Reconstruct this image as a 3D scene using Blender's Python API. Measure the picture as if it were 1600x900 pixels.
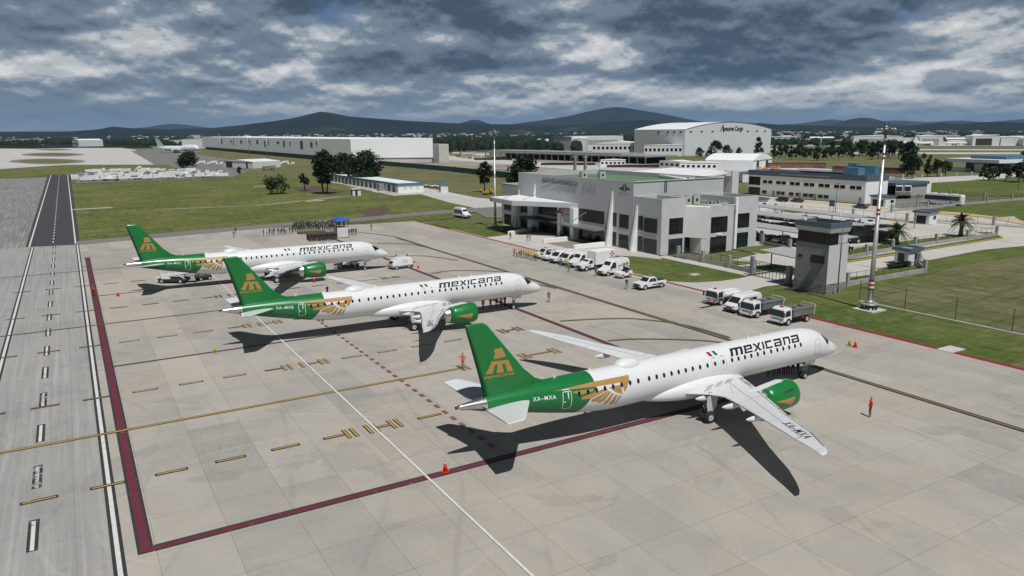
import bpy, bmesh, math, random
import numpy as np
from mathutils import Vector, Matrix
random.seed(7); rng = random.Random(11)
R = math.radians
for o in list(bpy.data.objects): bpy.data.objects.remove(o)
SC = bpy.context.scene
COL = SC.collection

# ------------------------------------------------------------------ camera
CAM_F = 1160.54; PIT = 0.2072315; ROLL = -0.0073364; CAM_H = 23.476; TH = 0.5331839
hd = math.pi/2 - TH
fw = Vector((math.cos(hd)*math.cos(PIT), math.sin(hd)*math.cos(PIT), -math.sin(PIT)))
_r0 = Vector((math.sin(hd), -math.cos(hd), 0)); _u0 = _r0.cross(fw)
_c, _s = math.cos(ROLL), math.sin(ROLL)
cr = _c*_r0 + _s*_u0; cu = _c*_u0 - _s*_r0
CP = Vector((0, 0, CAM_H))
cam = bpy.data.cameras.new('camera'); camo = bpy.data.objects.new('camera', cam); COL.objects.link(camo)
cam.sensor_width = 36; cam.lens = CAM_F/1600*36; cam.clip_start = 0.5; cam.clip_end = 90000
M3 = Matrix((cr, cu, -fw)).transposed()
camo.matrix_world = Matrix.Translation(CP) @ M3.to_4x4()
SC.camera = camo
SC.render.resolution_x = 1024; SC.render.resolution_y = 576

def at(px, py, z=0.0):
    """ground point seen at a place of the 1600x900 survey picture"""
    d = fw + cr*((px-800)/CAM_F) - cu*((py-450)/CAM_F)
    t = (z-CAM_H)/d.z
    return CP + d*t

# ------------------------------------------------------------------ light
SUN_EL = R(61.0); SH_AZ = R(79.5)           # shadows fall towards SH_AZ
sun = bpy.data.lights.new('sun', 'SUN'); sun.energy = 4.1; sun.angle = R(0.53); sun.color = (1.0, 0.968, 0.925)
suno = bpy.data.objects.new('sun', sun); COL.objects.link(suno)
sdir = Vector((math.cos(SH_AZ)*math.cos(SUN_EL), math.sin(SH_AZ)*math.cos(SUN_EL), -math.sin(SUN_EL)))
suno.rotation_euler = sdir.to_track_quat('-Z', 'Y').to_euler()
SC.view_settings.view_transform = 'Standard'; SC.view_settings.look = 'None'
SC.view_settings.exposure = 0.0; SC.view_settings.gamma = 1.0; SC.view_settings.use_curve_mapping = False

# ------------------------------------------------------------------ node helpers
class NT:
    def __init__(s, tree): s.t = tree; s.n = tree.nodes; s.l = tree.links
    def new(s, typ, **kw):
        n = s.n.new(typ)
        for k, v in kw.items(): setattr(n, k, v)
        return n
    def _in(s, sock, v):
        if v is None: return
        if isinstance(v, bpy.types.NodeSocket): s.l.new(v, sock)
        else:
            if hasattr(sock.default_value, '__len__') and not hasattr(v, '__len__'): v = (v,)*len(sock.default_value)
            if sock.type == 'RGBA' and len(v) == 3: v = tuple(v)+(1,)
            sock.default_value = v
    def math(s, op, a, b=None, c=None, clamp=False):
        n = s.new('ShaderNodeMath', operation=op); n.use_clamp = clamp
        for i, v in enumerate((a, b, c)):
            if v is not None: s._in(n.inputs[i], v)
        return n.outputs[0]
    def vmath(s, op, a, b=None):
        n = s.new('ShaderNodeVectorMath', operation=op); s._in(n.inputs[0], a)
        if b is not None: s._in(n.inputs[1], b)
        return n.outputs[0]
    def mix(s, f, a, b, typ='MIX'):
        n = s.new('ShaderNodeMix', data_type='RGBA', blend_type=typ)
        s._in(n.inputs[0], f); s._in(n.inputs[6], a); s._in(n.inputs[7], b); return n.outputs[2]
    def noise(s, vec, scale, detail=4, rough=0.55, dist=0.0, dims='3D'):
        n = s.new('ShaderNodeTexNoise', noise_dimensions=dims); s._in(n.inputs['Vector'], vec)
        n.inputs['Scale'].default_value = scale; n.inputs['Detail'].default_value = detail
        n.inputs['Roughness'].default_value = rough; n.inputs['Distortion'].default_value = dist
        return n.outputs['Fac']
    def ss(s, v, a, b):
        n = s.new('ShaderNodeMapRange', interpolation_type='SMOOTHSTEP'); n.clamp = True
        s._in(n.inputs[0], v); n.inputs[1].default_value = a; n.inputs[2].default_value = b
        return n.outputs[0]
    def sep(s, v):
        n = s.new('ShaderNodeSeparateXYZ'); s._in(n.inputs[0], v); return n.outputs
    def comb(s, x, y, z):
        n = s.new('ShaderNodeCombineXYZ')
        for i, v in enumerate((x, y, z)): s._in(n.inputs[i], v)
        return n.outputs[0]
    def mapping(s, v, scale=(1, 1, 1), rot=(0, 0, 0), loc=(0, 0, 0)):
        n = s.new('ShaderNodeMapping'); s._in(n.inputs[0], v); n.inputs['Scale'].default_value = scale
        n.inputs['Rotation'].default_value = rot; n.inputs['Location'].default_value = loc; return n.outputs[0]
    def bump(s, h, dist, strength=1.0):
        n = s.new('ShaderNodeBump'); s._in(n.inputs['Height'], h); n.inputs['Distance'].default_value = dist
        n.inputs['Strength'].default_value = strength; return n.outputs[0]

# ------------------------------------------------------------------ world: Nishita sky behind broken cloud
W = bpy.data.worlds.new('World'); SC.world = W; W.use_nodes = True
w = NT(W.node_tree); w.n.clear()
out = w.new('ShaderNodeOutputWorld'); bg = w.new('ShaderNodeBackground'); w.l.new(bg.outputs[0], out.inputs[0])
sky = w.new('ShaderNodeTexSky', sky_type='NISHITA'); sky.sun_disc = False
sky.sun_elevation = SUN_EL; sky.sun_rotation = math.atan2(-sdir.x, -sdir.y); sky.air_density = 1.0; sky.dust_density = 1.0
SKY_K = 0.10
bg.inputs['Strength'].default_value = SKY_K
tc = w.new('ShaderNodeTexCoord'); D = tc.outputs['Generated']
dx, dy, dz = w.sep(D)
az = w.math('ARCTAN2', dy, dx); el = w.math('MAXIMUM', dz, 0.0)
# flat cloud deck, seen in perspective
k = w.math('DIVIDE', 1.0, w.math('ADD', el, 0.13))
deck = w.comb(w.math('MULTIPLY', dx, k), w.math('MULTIPLY', dy, k), 0.0)
# upright cumulus, in azimuth and height
up = w.comb(az, w.math('MULTIPLY', w.math('POWER', w.math('ADD', el, 0.004), 0.72), 1.15), 0.0)
def wp(px, py):     # sky direction -> (azimuth, sine of height)
    d = (fw + cr*((px-800)/CAM_F) - cu*((py-450)/CAM_F)).normalized()
    return math.atan2(d.y, d.x), d.z
def blob(px, py, sx, sy, amp=1.0):
    a0, e0 = wp(px, py)
    a = w.math('MULTIPLY', w.math('SUBTRACT', azw, a0), CAM_F/sx)
    b = w.math('MULTIPLY', w.math('SUBTRACT', elw, e0), CAM_F/sy)
    q = w.math('ADD', w.math('MULTIPLY', a, a), w.math('MULTIPLY', b, b))
    return w.math('MULTIPLY', w.math('EXPONENT', w.math('MULTIPLY', q, -1.0)), amp)
def total(lst):
    t = lst[0]
    for x in lst[1:]: t = w.math('ADD', t, x)
    return t
wob = w.new('ShaderNodeTexNoise'); w._in(wob.inputs['Vector'], up); wob.inputs['Scale'].default_value = 11; wob.inputs['Detail'].default_value = 4; wob.inputs['Roughness'].default_value = 0.6
wx, wy, wz = w.sep(wob.outputs['Color'])
azw = w.math('ADD', az, w.math('MULTIPLY', w.math('SUBTRACT', wx, 0.5), 0.15))
elw = w.math('ADD', el, w.math('MULTIPLY', w.math('SUBTRACT', wy, 0.5), 0.050))
def cloudn(vec, scale, detail, rough, dist=0.0, typ='FBM'):
    n_ = w.new('ShaderNodeTexNoise', noise_type=typ); w._in(n_.inputs['Vector'], vec); n_.inputs['Scale'].default_value = scale; n_.inputs['Detail'].default_value = detail
    n_.inputs['Roughness'].default_value = rough; n_.inputs['Distortion'].default_value = dist
    return n_.outputs['Fac']
def relief(scale, detail, rough, sh, loc=(0, 0, 0), sq=1.05):
    """cloud density and how it falls off upwards: tops catch the sun, bases stay dark"""
    a_ = cloudn(w.mapping(up, scale=(1, sq, 1), loc=loc), scale, detail, rough, 0.0)
    b_ = cloudn(w.mapping(up, scale=(1, sq, 1), loc=(loc[0], loc[1]+sh, loc[2])), scale, detail, rough, 0.0)
    return a_, w.math('SUBTRACT', a_, b_)
d1, r1 = relief(5.2, 6, 0.50, 0.036, (1.3, 0.2, 0), 1.5)
d2, r2 = relief(15.0, 8, 0.60, 0.013, (4.3, 2.2, 0.7), 1.25)
n_big = w.noise(deck, 1.15, 6, 0.55, 0.3)
lightf = total([blob(905, 62, 95, 42, 1.0), blob(985, 80, 55, 28, .7), blob(180, 78, 130, 36, .75), blob(240, 45, 60, 40, .5), blob(525, 45, 55, 24, .9), blob(455, 112, 80, 18, .8),
                blob(1530, 70, 90, 45, .7), blob(1400, 125, 80, 32, .5), blob(840, 130, 120, 12, .4), blob(1300, 150, 240, 9, .5), blob(250, 140, 260, 10, .5), blob(640, 140, 200, 9, .5), blob(780, 180, 60, 6, .5), blob(465, 108, 36, 16, .7), blob(400, 120, 30, 12, .6), blob(940, 95, 60, 16, .8)])
darkf = total([blob(1120, 38, 210, 52, .95), blob(560, 8, 260, 24, .9), blob(340, 62, 90, 24, .9), blob(690, 96, 200, 16, .9), blob(760, 34, 80, 30, .9), blob(40, 30, 90, 34, .5), blob(1180, 112, 230, 12, .8)])
rough_ = w.math('ADD', w.math('MULTIPLY', r1, 4.2), w.math('MULTIPLY', r2, 2.1))
lit = w.math('ADD', rough_, w.math('MULTIPLY', lightf, 0.62))
lit = w.math('SUBTRACT', lit, w.math('MULTIPLY', darkf, 0.60))
lit = w.math('ADD', lit, w.math('MULTIPLY', w.math('SUBTRACT', 0.5, d1), 0.9))
lit = w.math('ADD', lit, w.math('MULTIPLY', w.math('SUBTRACT', d2, 0.5), 0.25))
lit = w.math('SUBTRACT', lit, w.math('MULTIPLY', w.math('SUBTRACT', n_big, 0.5), 0.9))
base = w.mix(w.ss(lit, -0.75, 0.05), (0.052, 0.082, 0.126), (0.170, 0.225, 0.290))
cl = w.mix(w.ss(lit, 0.02, 0.30), base, (0.31, 0.36, 0.41))
cl = w.mix(w.ss(lit, 0.30, 0.46), cl, (0.50, 0.525, 0.54))
cl = w.mix(w.ss(lit, 0.46, 0.95), cl, (0.78, 0.78, 0.77))
# thin the contrast towards the horizon
cl = w.mix(w.ss(el, 0.20, 0.42), cl, w.mix(w.ss(lit, -0.4, 0.9), (0.030, 0.040, 0.055), (0.11, 0.13, 0.16)))   # unseen sky above the view, darkened to lower the ambient light
low = w.ss(el, 0.046, 0.004)
cl = w.mix(w.math('MULTIPLY', low, 0.66), cl, (0.200, 0.280, 0.360))
gap = w.math('MULTIPLY', w.ss(w.math('ADD', w.noise(w.mapping(up, loc=(9, 4, 0)), 5.0, 5, 0.55), w.math('MULTIPLY', blob(1470, 125, 60, 18), 0.25)), 0.64, 0.74), 0.7)
skyc = w.mix(1.0, sky.outputs[0], (0.24, 0.34, 0.52), 'MULTIPLY')
fin = w.mix(gap, w.vmath('SCALE', cl), skyc)
sc = fin.node.inputs[6].links[0].from_node; sc.inputs['Scale'].default_value = 1.0/SKY_K
w.l.new(fin, bg.inputs['Color'])

# ------------------------------------------------------------------ materials
MT = {}
def pbr(name, col, rough=0.6, metal=0.0, var=0.06, scale=1.5, spec=0.5, coat=0.0, bump=0.0, streak=None, emit=None):
    """principled paint / metal / stone with a little uneven dirt"""
    if name in MT: return MT[name]
    m = bpy.data.materials.new(name); m.use_nodes = True; MT[name] = m
    t = NT(m.node_tree); b = t.n['Principled BSDF']
    tcn = t.new('ShaderNodeTexCoord'); O = tcn.outputs['Object']
    if streak: O = t.mapping(O, scale=streak)
    n = t.noise(O, scale, 5, 0.6)
    n2 = t.noise(O, scale*7.3, 3, 0.6)
    f = t.math('ADD', t.math('MULTIPLY', n, 0.7), t.math('MULTIPLY', n2, 0.3))
    f = t.ss(f, 0.3, 0.7)
    lo = tuple(max(0, c*(1-var*1.6)) for c in col); hi = tuple(min(1, c*(1+var*0.8)) for c in col)
    t.l.new(t.mix(f, lo, hi), b.inputs['Base Color'])
    b.inputs['Roughness'].default_value = rough; b.inputs['Metallic'].default_value = metal
    b.inputs['Specular IOR Level'].default_value = spec
    if coat: b.inputs['Coat Weight'].default_value = coat; b.inputs['Coat Roughness'].default_value = 0.12
    if bump: t.l.new(t.bump(n2, bump), b.inputs['Normal'])
    if emit: b.inputs['Emission Color'].default_value = (*emit, 1); b.inputs['Emission Strength'].default_value = 1
    return m
def custom(name):
    m = bpy.data.materials.new(name); m.use_nodes = True; MT[name] = m
    t = NT(m.node_tree); return m, t, t.n['Principled BSDF'], t.new('ShaderNodeTexCoord').outputs['Object']

pbr('white_paint', (0.67, 0.685, 0.70), 0.32, var=0.03, coat=0.3)
pbr('grey_wing', (0.60, 0.62, 0.64), 0.38, var=0.05, streak=(0.5, 3, 1))
pbr('green_paint', (0.008, 0.17, 0.036), 0.33, var=0.05, coat=0.15)
pbr('gold_paint', (0.40, 0.235, 0.075), 0.40, var=0.05, coat=0.3)
pbr('bright_metal', (0.62, 0.60, 0.57), 0.28, metal=0.95, var=0.08, streak=(0.5, 4, 4))
pbr('dull_metal', (0.33, 0.34, 0.35), 0.45, metal=0.6, var=0.1)
pbr('dark_metal', (0.06, 0.062, 0.065), 0.5, metal=0.4, var=0.15)
pbr('tyre_rubber', (0.018, 0.018, 0.019), 0.8, var=0.2)
pbr('wheel_rim', (0.55, 0.56, 0.57), 0.4, metal=0.3, var=0.08)
pbr('dark_glass', (0.012, 0.014, 0.017), 0.12, var=0.2, spec=0.6)
pbr('car_glass', (0.020, 0.026, 0.030), 0.08, var=0.2, spec=0.8)
pbr('window_glass', (0.010, 0.011, 0.013), 0.12, var=0.5, scale=0.6, spec=0.35)
pbr('window_glass_green', (0.018, 0.032, 0.036), 0.12, var=0.5, scale=0.6, spec=0.4)
pbr('black_letter', (0.012, 0.014, 0.02), 0.4, var=0.1)
pbr('navy_letter', (0.015, 0.025, 0.07), 0.5, var=0.1)
pbr('white_letter', (0.75, 0.77, 0.77), 0.4, var=0.04)
pbr('seam_grey', (0.33, 0.34, 0.36), 0.5, var=0.05)
pbr('seam_light', (0.52, 0.53, 0.55), 0.5, var=0.05)
pbr('flag_red', (0.30, 0.01, 0.04), 0.5); pbr('flag_green', (0.0, 0.12, 0.07), 0.5)
pbr('wall_grey', (0.345, 0.36, 0.375), 0.75, var=0.05, scale=0.5)
pbr('wall_white', (0.66, 0.69, 0.71), 0.75, var=0.05, scale=0.5)
pbr('wall_bright', (0.78, 0.79, 0.79), 0.7, var=0.04, scale=0.5)
pbr('tower_grey', (0.36, 0.37, 0.385), 0.8, var=0.04, scale=0.4)
pbr('slate_trim', (0.085, 0.12, 0.165), 0.6, var=0.08)
pbr('blue_trim', (0.07, 0.17, 0.26), 0.6, var=0.1)
pbr('roof_green', (0.115, 0.20, 0.12), 0.85, var=0.15, scale=0.35)
pbr('roof_white', (0.80, 0.82, 0.84), 0.5, var=0.05, scale=0.3, streak=(1, 0.1, 1))
pbr('roof_grey', (0.30, 0.31, 0.32), 0.6, var=0.12, scale=0.4)
pbr('concrete_wall', (0.33, 0.33, 0.32), 0.85, var=0.12, scale=0.7)
pbr('stone_pale', (0.50, 0.49, 0.46), 0.85, var=0.12, scale=0.8)
pbr('mast_metal', (0.48, 0.49, 0.50), 0.42, metal=0.5, var=0.1, streak=(1, 1, 0.15))
pbr('fence_dark', (0.03, 0.03, 0.032), 0.6)
pbr('fence_green', (0.025, 0.07, 0.055), 0.8, var=0.25, scale=0.3)
pbr('red_band', (0.28, 0.02, 0.04), 0.6); pbr('band_white', (0.7, 0.7, 0.7), 0.6)
pbr('cone_orange', (0.75, 0.045, 0.02), 0.55); pbr('cone_yellow', (0.40, 0.42, 0.07), 0.55)
pbr('canopy_blue', (0.02, 0.10, 0.42), 0.7, var=0.1)
pbr('cloth_white', (0.62, 0.62, 0.63), 0.8, var=0.06)
pbr('yellow_paint', (0.50, 0.33, 0.05), 0.7, var=0.15, scale=3)
pbr('brick_red', (0.20, 0.09, 0.07), 0.85, var=0.25, scale=0.5)
pbr('orange_paint', (0.55, 0.20, 0.05), 0.6)
pbr('construction_tan', (0.30, 0.22, 0.13), 0.8, var=0.3)
for nm, c in (('car_white', (0.74, 0.75, 0.76)), ('car_silver', (0.42, 0.43, 0.45)), ('car_maroon', (0.09, 0.012, 0.022)),
              ('car_black', (0.015, 0.016, 0.018)), ('car_blue', (0.03, 0.06, 0.14)), ('car_red', (0.32, 0.02, 0.02))):
    pbr(nm, c, 0.3, var=0.03, coat=0.5)
pbr('bus_black', (0.012, 0.012, 0.013), 0.25, var=0.1, coat=0.4)
pbr('plastic_black', (0.03, 0.03, 0.03), 0.6)
pbr('lamp_glass', (0.62, 0.64, 0.66), 0.15)
pbr('red_light', (0.45, 0.02, 0.02), 0.3)
pbr('tank_grey', (0.26, 0.26, 0.27), 0.4, metal=0.5, var=0.12)
pbr('trunk_bark', (0.075, 0.058, 0.042), 0.9, var=0.3, scale=4)
pbr('palm_bark', (0.09, 0.07, 0.05), 0.95, var=0.35, scale=5)
pbr('skin', (0.33, 0.18, 0.11), 0.6); pbr('hair_dark', (0.012, 0.010, 0.009), 0.7)
for nm, c in (('cloth_orange', (0.75, 0.09, 0.02)), ('cloth_lime', (0.42, 0.55, 0.06)), ('cloth_navy', (0.018, 0.024, 0.05)), ('cloth_black', (0.012, 0.012, 0.013)),
              ('cloth_grey', (0.20, 0.21, 0.22)), ('cloth_khaki', (0.17, 0.15, 0.10)), ('cloth_pale', (0.52, 0.54, 0.56)), ('cloth_red', (0.38, 0.03, 0.03)), ('cloth_green', (0.06, 0.11, 0.05)), ('cloth_denim', (0.05, 0.08, 0.15))):
    pbr(nm, c, 0.85, var=0.12, scale=6)

# concrete apron: cast bays of uneven tone, joints, tyre rubber and stains
def concrete(name, tone_a, tone_b, bayx, bayy, warm, streak=0.0, joints=0.55):
    m, t, b, O = custom(name)
    x, y, z = t.sep(O)
    br = t.new('ShaderNodeTexBrick'); br.offset = 0.0; br.squash = 1.0
    t._in(br.inputs['Vector'], t.comb(t.math('ADD', x, 4002.0), t.math('ADD', y, 4002.0), 0))
    br.inputs['Color1'].default_value = (0, 0, 0, 1); br.inputs['Color2'].default_value = (1, 1, 1, 1); br.inputs['Mortar'].default_value = (0.5, 0.5, 0.5, 1)
    br.inputs['Scale'].default_value = 1.0; br.inputs['Mortar Size'].default_value = 0.022; br.inputs['Mortar Smooth'].default_value = 0.3
    br.inputs['Brick Width'].default_value = bayx; br.inputs['Row Height'].default_value = bayy; br.inputs['Bias'].default_value = 0.0
    # long pours, several bays in one tone
    lanes = t.new('ShaderNodeTexBrick'); lanes.offset = 0.37
    t._in(lanes.inputs['Vector'], t.comb(t.math('ADD', y, 4002.0), t.math('ADD', x, 4002.0), 0))
    lanes.inputs['Color1'].default_value = (0, 0, 0, 1); lanes.inputs['Color2'].default_value = (1, 1, 1, 1); lanes.inputs['Mortar'].default_value = (0.5, 0.5, 0.5, 1)
    lanes.inputs['Scale'].default_value = 1.0; lanes.inputs['Mortar Size'].default_value = 0.0
    lanes.inputs['Brick Width'].default_value = bayy*5; lanes.inputs['Row Height'].default_value = bayx
    big = t.noise(O, 0.035, 6, 0.6, 0.4); mid = t.noise(O, 0.22, 7, 0.62, 0.5); fin_ = t.noise(O, 3.2, 5, 0.7)
    f = t.math('ADD', t.math('MULTIPLY', t.sep(lanes.outputs['Color'])[0], 0.46), t.math('MULTIPLY', t.sep(br.outputs['Color'])[0], 0.12))
    f = t.math('ADD', f, t.math('MULTIPLY', t.ss(mid, 0.3, 0.7), 0.32))
    f = t.math('ADD', f, t.math('MULTIPLY', t.ss(big, 0.35, 0.65), 0.30))
    c = t.mix(f, tone_a, tone_b)
    c = t.mix(t.math('MULTIPLY', t.ss(t.noise(O, 0.06, 4, 0.6, 0.8), 0.48, 0.66), 0.5), c, warm)
    rag = t.noise(O, 0.075, 9, 0.66, 0.3)
    c = t.mix(t.math('MULTIPLY', t.ss(rag, 0.545, 0.560), 0.30), c, warm)
    c = t.mix(t.math('MULTIPLY', t.ss(t.noise(t.mapping(O, loc=(90, 33, 0)), 0.09, 9, 0.68, 0.4), 0.57, 0.60), 0.26), c, tuple(x*0.72 for x in tone_a))
    gr = t.noise(t.mapping(O, scale=(9, 0.5, 1)), 1.0, 3, 0.7)
    c = t.mix(t.math('MULTIPLY', t.math('MULTIPLY', t.ss(gr, 0.45, 0.7), t.ss(t.noise(O, 0.05, 3, 0.5), 0.5, 0.58)), 0.16), c, tuple(x*0.6 for x in tone_a))
    c = t.mix(t.math('MULTIPLY', t.ss(fin_, 0.35, 0.75), 0.10), c, (0.62, 0.60, 0.57))
    # sweeping tyre marks
    ring = t.new('ShaderNodeTexWave', wave_type='RINGS', rings_direction='SPHERICAL', wave_profile='SIN')
    t._in(ring.inputs['Vector'], t.mapping(O, loc=(31, -60, 0))); ring.inputs['Scale'].default_value = 0.06; ring.inputs['Distortion'].default_value = 9; ring.inputs['Detail'].default_value = 2; ring.inputs['Detail Scale'].default_value = 0.3
    rm = t.math('MULTIPLY', t.ss(ring.outputs['Fac'], 0.975, 1.0), t.ss(t.noise(O, 0.09, 4, 0.6), 0.44, 0.58))
    c = t.mix(t.math('MULTIPLY', rm, 0.13), c, (0.10, 0.10, 0.10))
    ring2 = t.new('ShaderNodeTexWave', wave_type='RINGS', rings_direction='SPHERICAL', wave_profile='SIN')
    t._in(ring2.inputs['Vector'], t.mapping(O, loc=(-9, -49, 0))); ring2.inputs['Scale'].default_value = 0.11; ring2.inputs['Distortion'].default_value = 5; ring2.inputs['Detail'].default_value = 2; ring2.inputs['Detail Scale'].default_value = 0.2
    c = t.mix(t.math('MULTIPLY', t.math('MULTIPLY', t.ss(ring2.outputs['Fac'], 0.95, 1.0), t.ss(t.noise(t.mapping(O, loc=(50, 20, 0)), 0.07, 4, 0.6), 0.52, 0.64)), 0.16), c, (0.55, 0.54, 0.51))
    # drips and scuffs
    sp = t.ss(t.noise(O, 0.9, 6, 0.75, 0.6), 0.66, 0.74)
    c = t.mix(t.math('MULTIPLY', sp, 0.42), c, (0.11, 0.11, 0.11))
    if streak:
        s2 = t.noise(t.mapping(O, scale=(2.6, 0.05, 1)), 1.0, 6, 0.7)
        c = t.mix(t.math('MULTIPLY', t.ss(s2, 0.42, 0.70), streak), c, (0.62, 0.63, 0.64))
        s3 = t.noise(t.mapping(O, scale=(1.1, 0.03, 1), loc=(5, 3, 0)), 1.0, 5, 0.7)
        c = t.mix(t.math('MULTIPLY', t.ss(s3, 0.50, 0.72), streak*0.8), c, (0.17, 0.175, 0.18))
    c = t.mix(t.math('MULTIPLY', br.outputs['Fac'], joints), c, (0.12, 0.115, 0.11))
    t.l.new(c, b.inputs['Base Color']); b.inputs['Roughness'].default_value = 0.82
    b.inputs['Specular IOR Level'].default_value = 0.3
    t.l.new(t.bump(fin_, 0.006), b.inputs['Normal'])
    return m
concrete('apron_slabs', (0.242, 0.240, 0.232), (0.405, 0.380, 0.342), 4.0, 4.5, (0.410, 0.355, 0.292))
concrete('taxiway_slabs', (0.225, 0.228, 0.225), (0.31, 0.305, 0.295), 4.0, 4.5, (0.30, 0.285, 0.26), streak=0.22, joints=0.35)
concrete('shoulder_slabs', (0.125, 0.125, 0.122), (0.175, 0.172, 0.165), 6, 60, (0.17, 0.16, 0.15), streak=0.35, joints=0.5)
concrete('far_slabs', (0.40, 0.40, 0.39), (0.52, 0.51, 0.49), 7.5, 7.5, (0.45, 0.43, 0.40), streak=0.1, joints=0.3)
concrete('road_concrete', (0.40, 0.39, 0.37), (0.50, 0.485, 0.46), 5, 5, (0.44, 0.41, 0.37), joints=0.35)

m, t, b, O = custom('asphalt')
c = t.mix(t.noise(t.mapping(O, scale=(1.5, 0.05, 1)), 1.0, 5, 0.6), (0.026, 0.028, 0.032), (0.060, 0.062, 0.068))
c = t.mix(t.math('MULTIPLY', t.ss(t.noise(O, 6, 4, 0.7), 0.5, 0.8), 0.35), c, (0.10, 0.10, 0.10))
t.l.new(c, b.inputs['Base Color']); b.inputs['Roughness'].default_value = 0.85
m, t, b, O = custom('asphalt_old')
c = t.mix(t.noise(O, 0.08, 6, 0.65), (0.13, 0.13, 0.13), (0.20, 0.195, 0.185))
c = t.mix(t.math('MULTIPLY', t.ss(t.noise(O, 2.5, 5, 0.7), 0.5, 0.8), 0.35), c, (0.28, 0.27, 0.25))
t.l.new(c, b.inputs['Base Color']); b.inputs['Roughness'].default_value = 0.9

# worn road paint: chips let the concrete through
def roadpaint(name, col, wear=0.5, sc=1.6, thr=0.66):
    m, t, b, O = custom(name)
    n = t.noise(O, sc, 7, 0.72); n2 = t.noise(O, 0.12, 3, 0.5)
    c = t.mix(t.ss(n, 0.3, 0.7), tuple(x*0.78 for x in col), col)
    chip = t.math('MULTIPLY', t.ss(t.math('ADD', n, t.math('MULTIPLY', t.math('SUBTRACT', n2, 0.5), 0.5)), thr, thr+0.05), wear)
    c = t.mix(chip, c, (0.27, 0.26, 0.24))
    t.l.new(c, b.inputs['Base Color']); b.inputs['Roughness'].default_value = 0.75
roadpaint('mark_white', (0.66, 0.67, 0.66), 0.9)
roadpaint('mark_faded_red', (0.23, 0.09, 0.10), 0.9)
roadpaint('mark_dash', (0.66, 0.67, 0.66), 1.0, 2.4, 0.52)
roadpaint('mark_dash_black', (0.035, 0.035, 0.037), 0.9, 1.7, 0.58)
roadpaint('mark_black', (0.035, 0.035, 0.037), 0.75)
roadpaint('mark_yellow', (0.46, 0.30, 0.05), 0.5)
roadpaint('mark_yellow_dull', (0.20, 0.15, 0.07), 0.8)
roadpaint('mark_maroon', (0.135, 0.022, 0.042), 0.5)
roadpaint('mark_red', (0.23, 0.018, 0.032), 0.4)
roadpaint('mark_faint', (0.44, 0.435, 0.42), 0.9)

# grass
def grass(name, ca, cb, cc, s=1.0):
    m, t, b, O = custom(name)
    a = t.noise(O, 0.045*s, 7, 0.62, 0.4); bb = t.noise(O, 0.45*s, 7, 0.72); cf = t.noise(O, 3.5*s, 6, 0.78)
    st = t.noise(t.mapping(O, scale=(1.0, 0.16, 1), rot=(0, 0, 0.9)), 0.8*s, 6, 0.68, 0.8)
    st2 = t.noise(t.mapping(O, scale=(0.05, 0.6, 1), rot=(0, 0, 0.12)), 1.0*s, 5, 0.65, 0.4)
    c = t.mix(t.ss(a, 0.36, 0.64), ca, cb)
    c = t.mix(t.math('MULTIPLY', t.ss(bb, 0.47, 0.70), 0.70), c, cc)
    c = t.mix(t.math('MULTIPLY', t.ss(st2, 0.48, 0.66), 0.55), c, tuple(x*0.55 for x in ca))
    c = t.mix(t.math('MULTIPLY', t.ss(st, 0.50, 0.66), 0.55), c, tuple(x*0.42 for x in ca))
    wr = t.noise(t.mapping(O, loc=(17, 5, 0)), 0.06*s, 8, 0.7, 0.6)
    c = t.mix(t.math('MULTIPLY', t.ss(wr, 0.57, 0.64), 0.55), c, (0.20, 0.165, 0.105))
    c = t.mix(t.math('MULTIPLY', t.ss(cf, 0.46, 0.66), 0.55), c, tuple(x*0.40 for x in ca))
    t.l.new(c, b.inputs['Base Color']); b.inputs['Roughness'].default_value = 0.95; b.inputs['Specular IOR Level'].default_value = 0.1
    h = t.math('ADD', t.math('MULTIPLY', bb, 0.6), t.math('MULTIPLY', cf, 0.4))
    t.l.new(t.bump(h, 0.35/s), b.inputs['Normal'])
grass('field_grass', (0.095, 0.130, 0.034), (0.170, 0.175, 0.060), (0.290, 0.255, 0.130))
grass('dry_grass', (0.120, 0.136, 0.056), (0.180, 0.176, 0.090), (0.270, 0.245, 0.150))
grass('lawn_grass', (0.080, 0.128, 0.030), (0.135, 0.160, 0.050), (0.225, 0.205, 0.095), 1.5)
grass('hedge_green', (0.012, 0.03, 0.008), (0.02, 0.05, 0.012), (0.03, 0.06, 0.02), 3)
m, t, b, O = custom('plain_ground')          # the town plain beyond the airfield
c = t.mix(t.ss(t.noise(O, 0.0022, 8, 0.65), 0.38, 0.62), (0.010, 0.019, 0.014), (0.034, 0.044, 0.028))
c = t.mix(t.math('MULTIPLY', t.ss(t.noise(t.mapping(O, loc=(77, 9, 0)), 0.004, 8, 0.7), 0.54, 0.66), 0.6), c, (0.080, 0.080, 0.065))
t.l.new(c, b.inputs['Base Color']); b.inputs['Roughness'].default_value = 1.0; b.inputs['Specular IOR Level'].default_value = 0.0
m, t, b, O = custom('bare_soil')
c = t.mix(t.ss(t.noise(O, 0.05, 7, 0.65, 0.5), 0.35, 0.65), (0.20, 0.18, 0.15), (0.34, 0.31, 0.27))
c = t.mix(t.math('MULTIPLY', t.ss(t.noise(O, 0.03, 5, 0.6, 0.3), 0.55, 0.62), 0.7), c, (0.06, 0.09, 0.03))
t.l.new(c, b.inputs['Base Color']); b.inputs['Roughness'].default_value = 0.95
m, t, b, O = custom('red_soil')
c = t.mix(t.noise(O, 0.6, 6, 0.7), (0.06, 0.035, 0.028), (0.12, 0.085, 0.055))
t.l.new(c, b.inputs['Base Color']); b.inputs['Roughness'].default_value = 0.95
m, t, b, O = custom('hill_cover')
c = t.mix(t.ss(t.noise(O, 0.0035, 8, 0.68), 0.36, 0.64), (0.005, 0.011, 0.011), (0.014, 0.023, 0.019))
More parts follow.
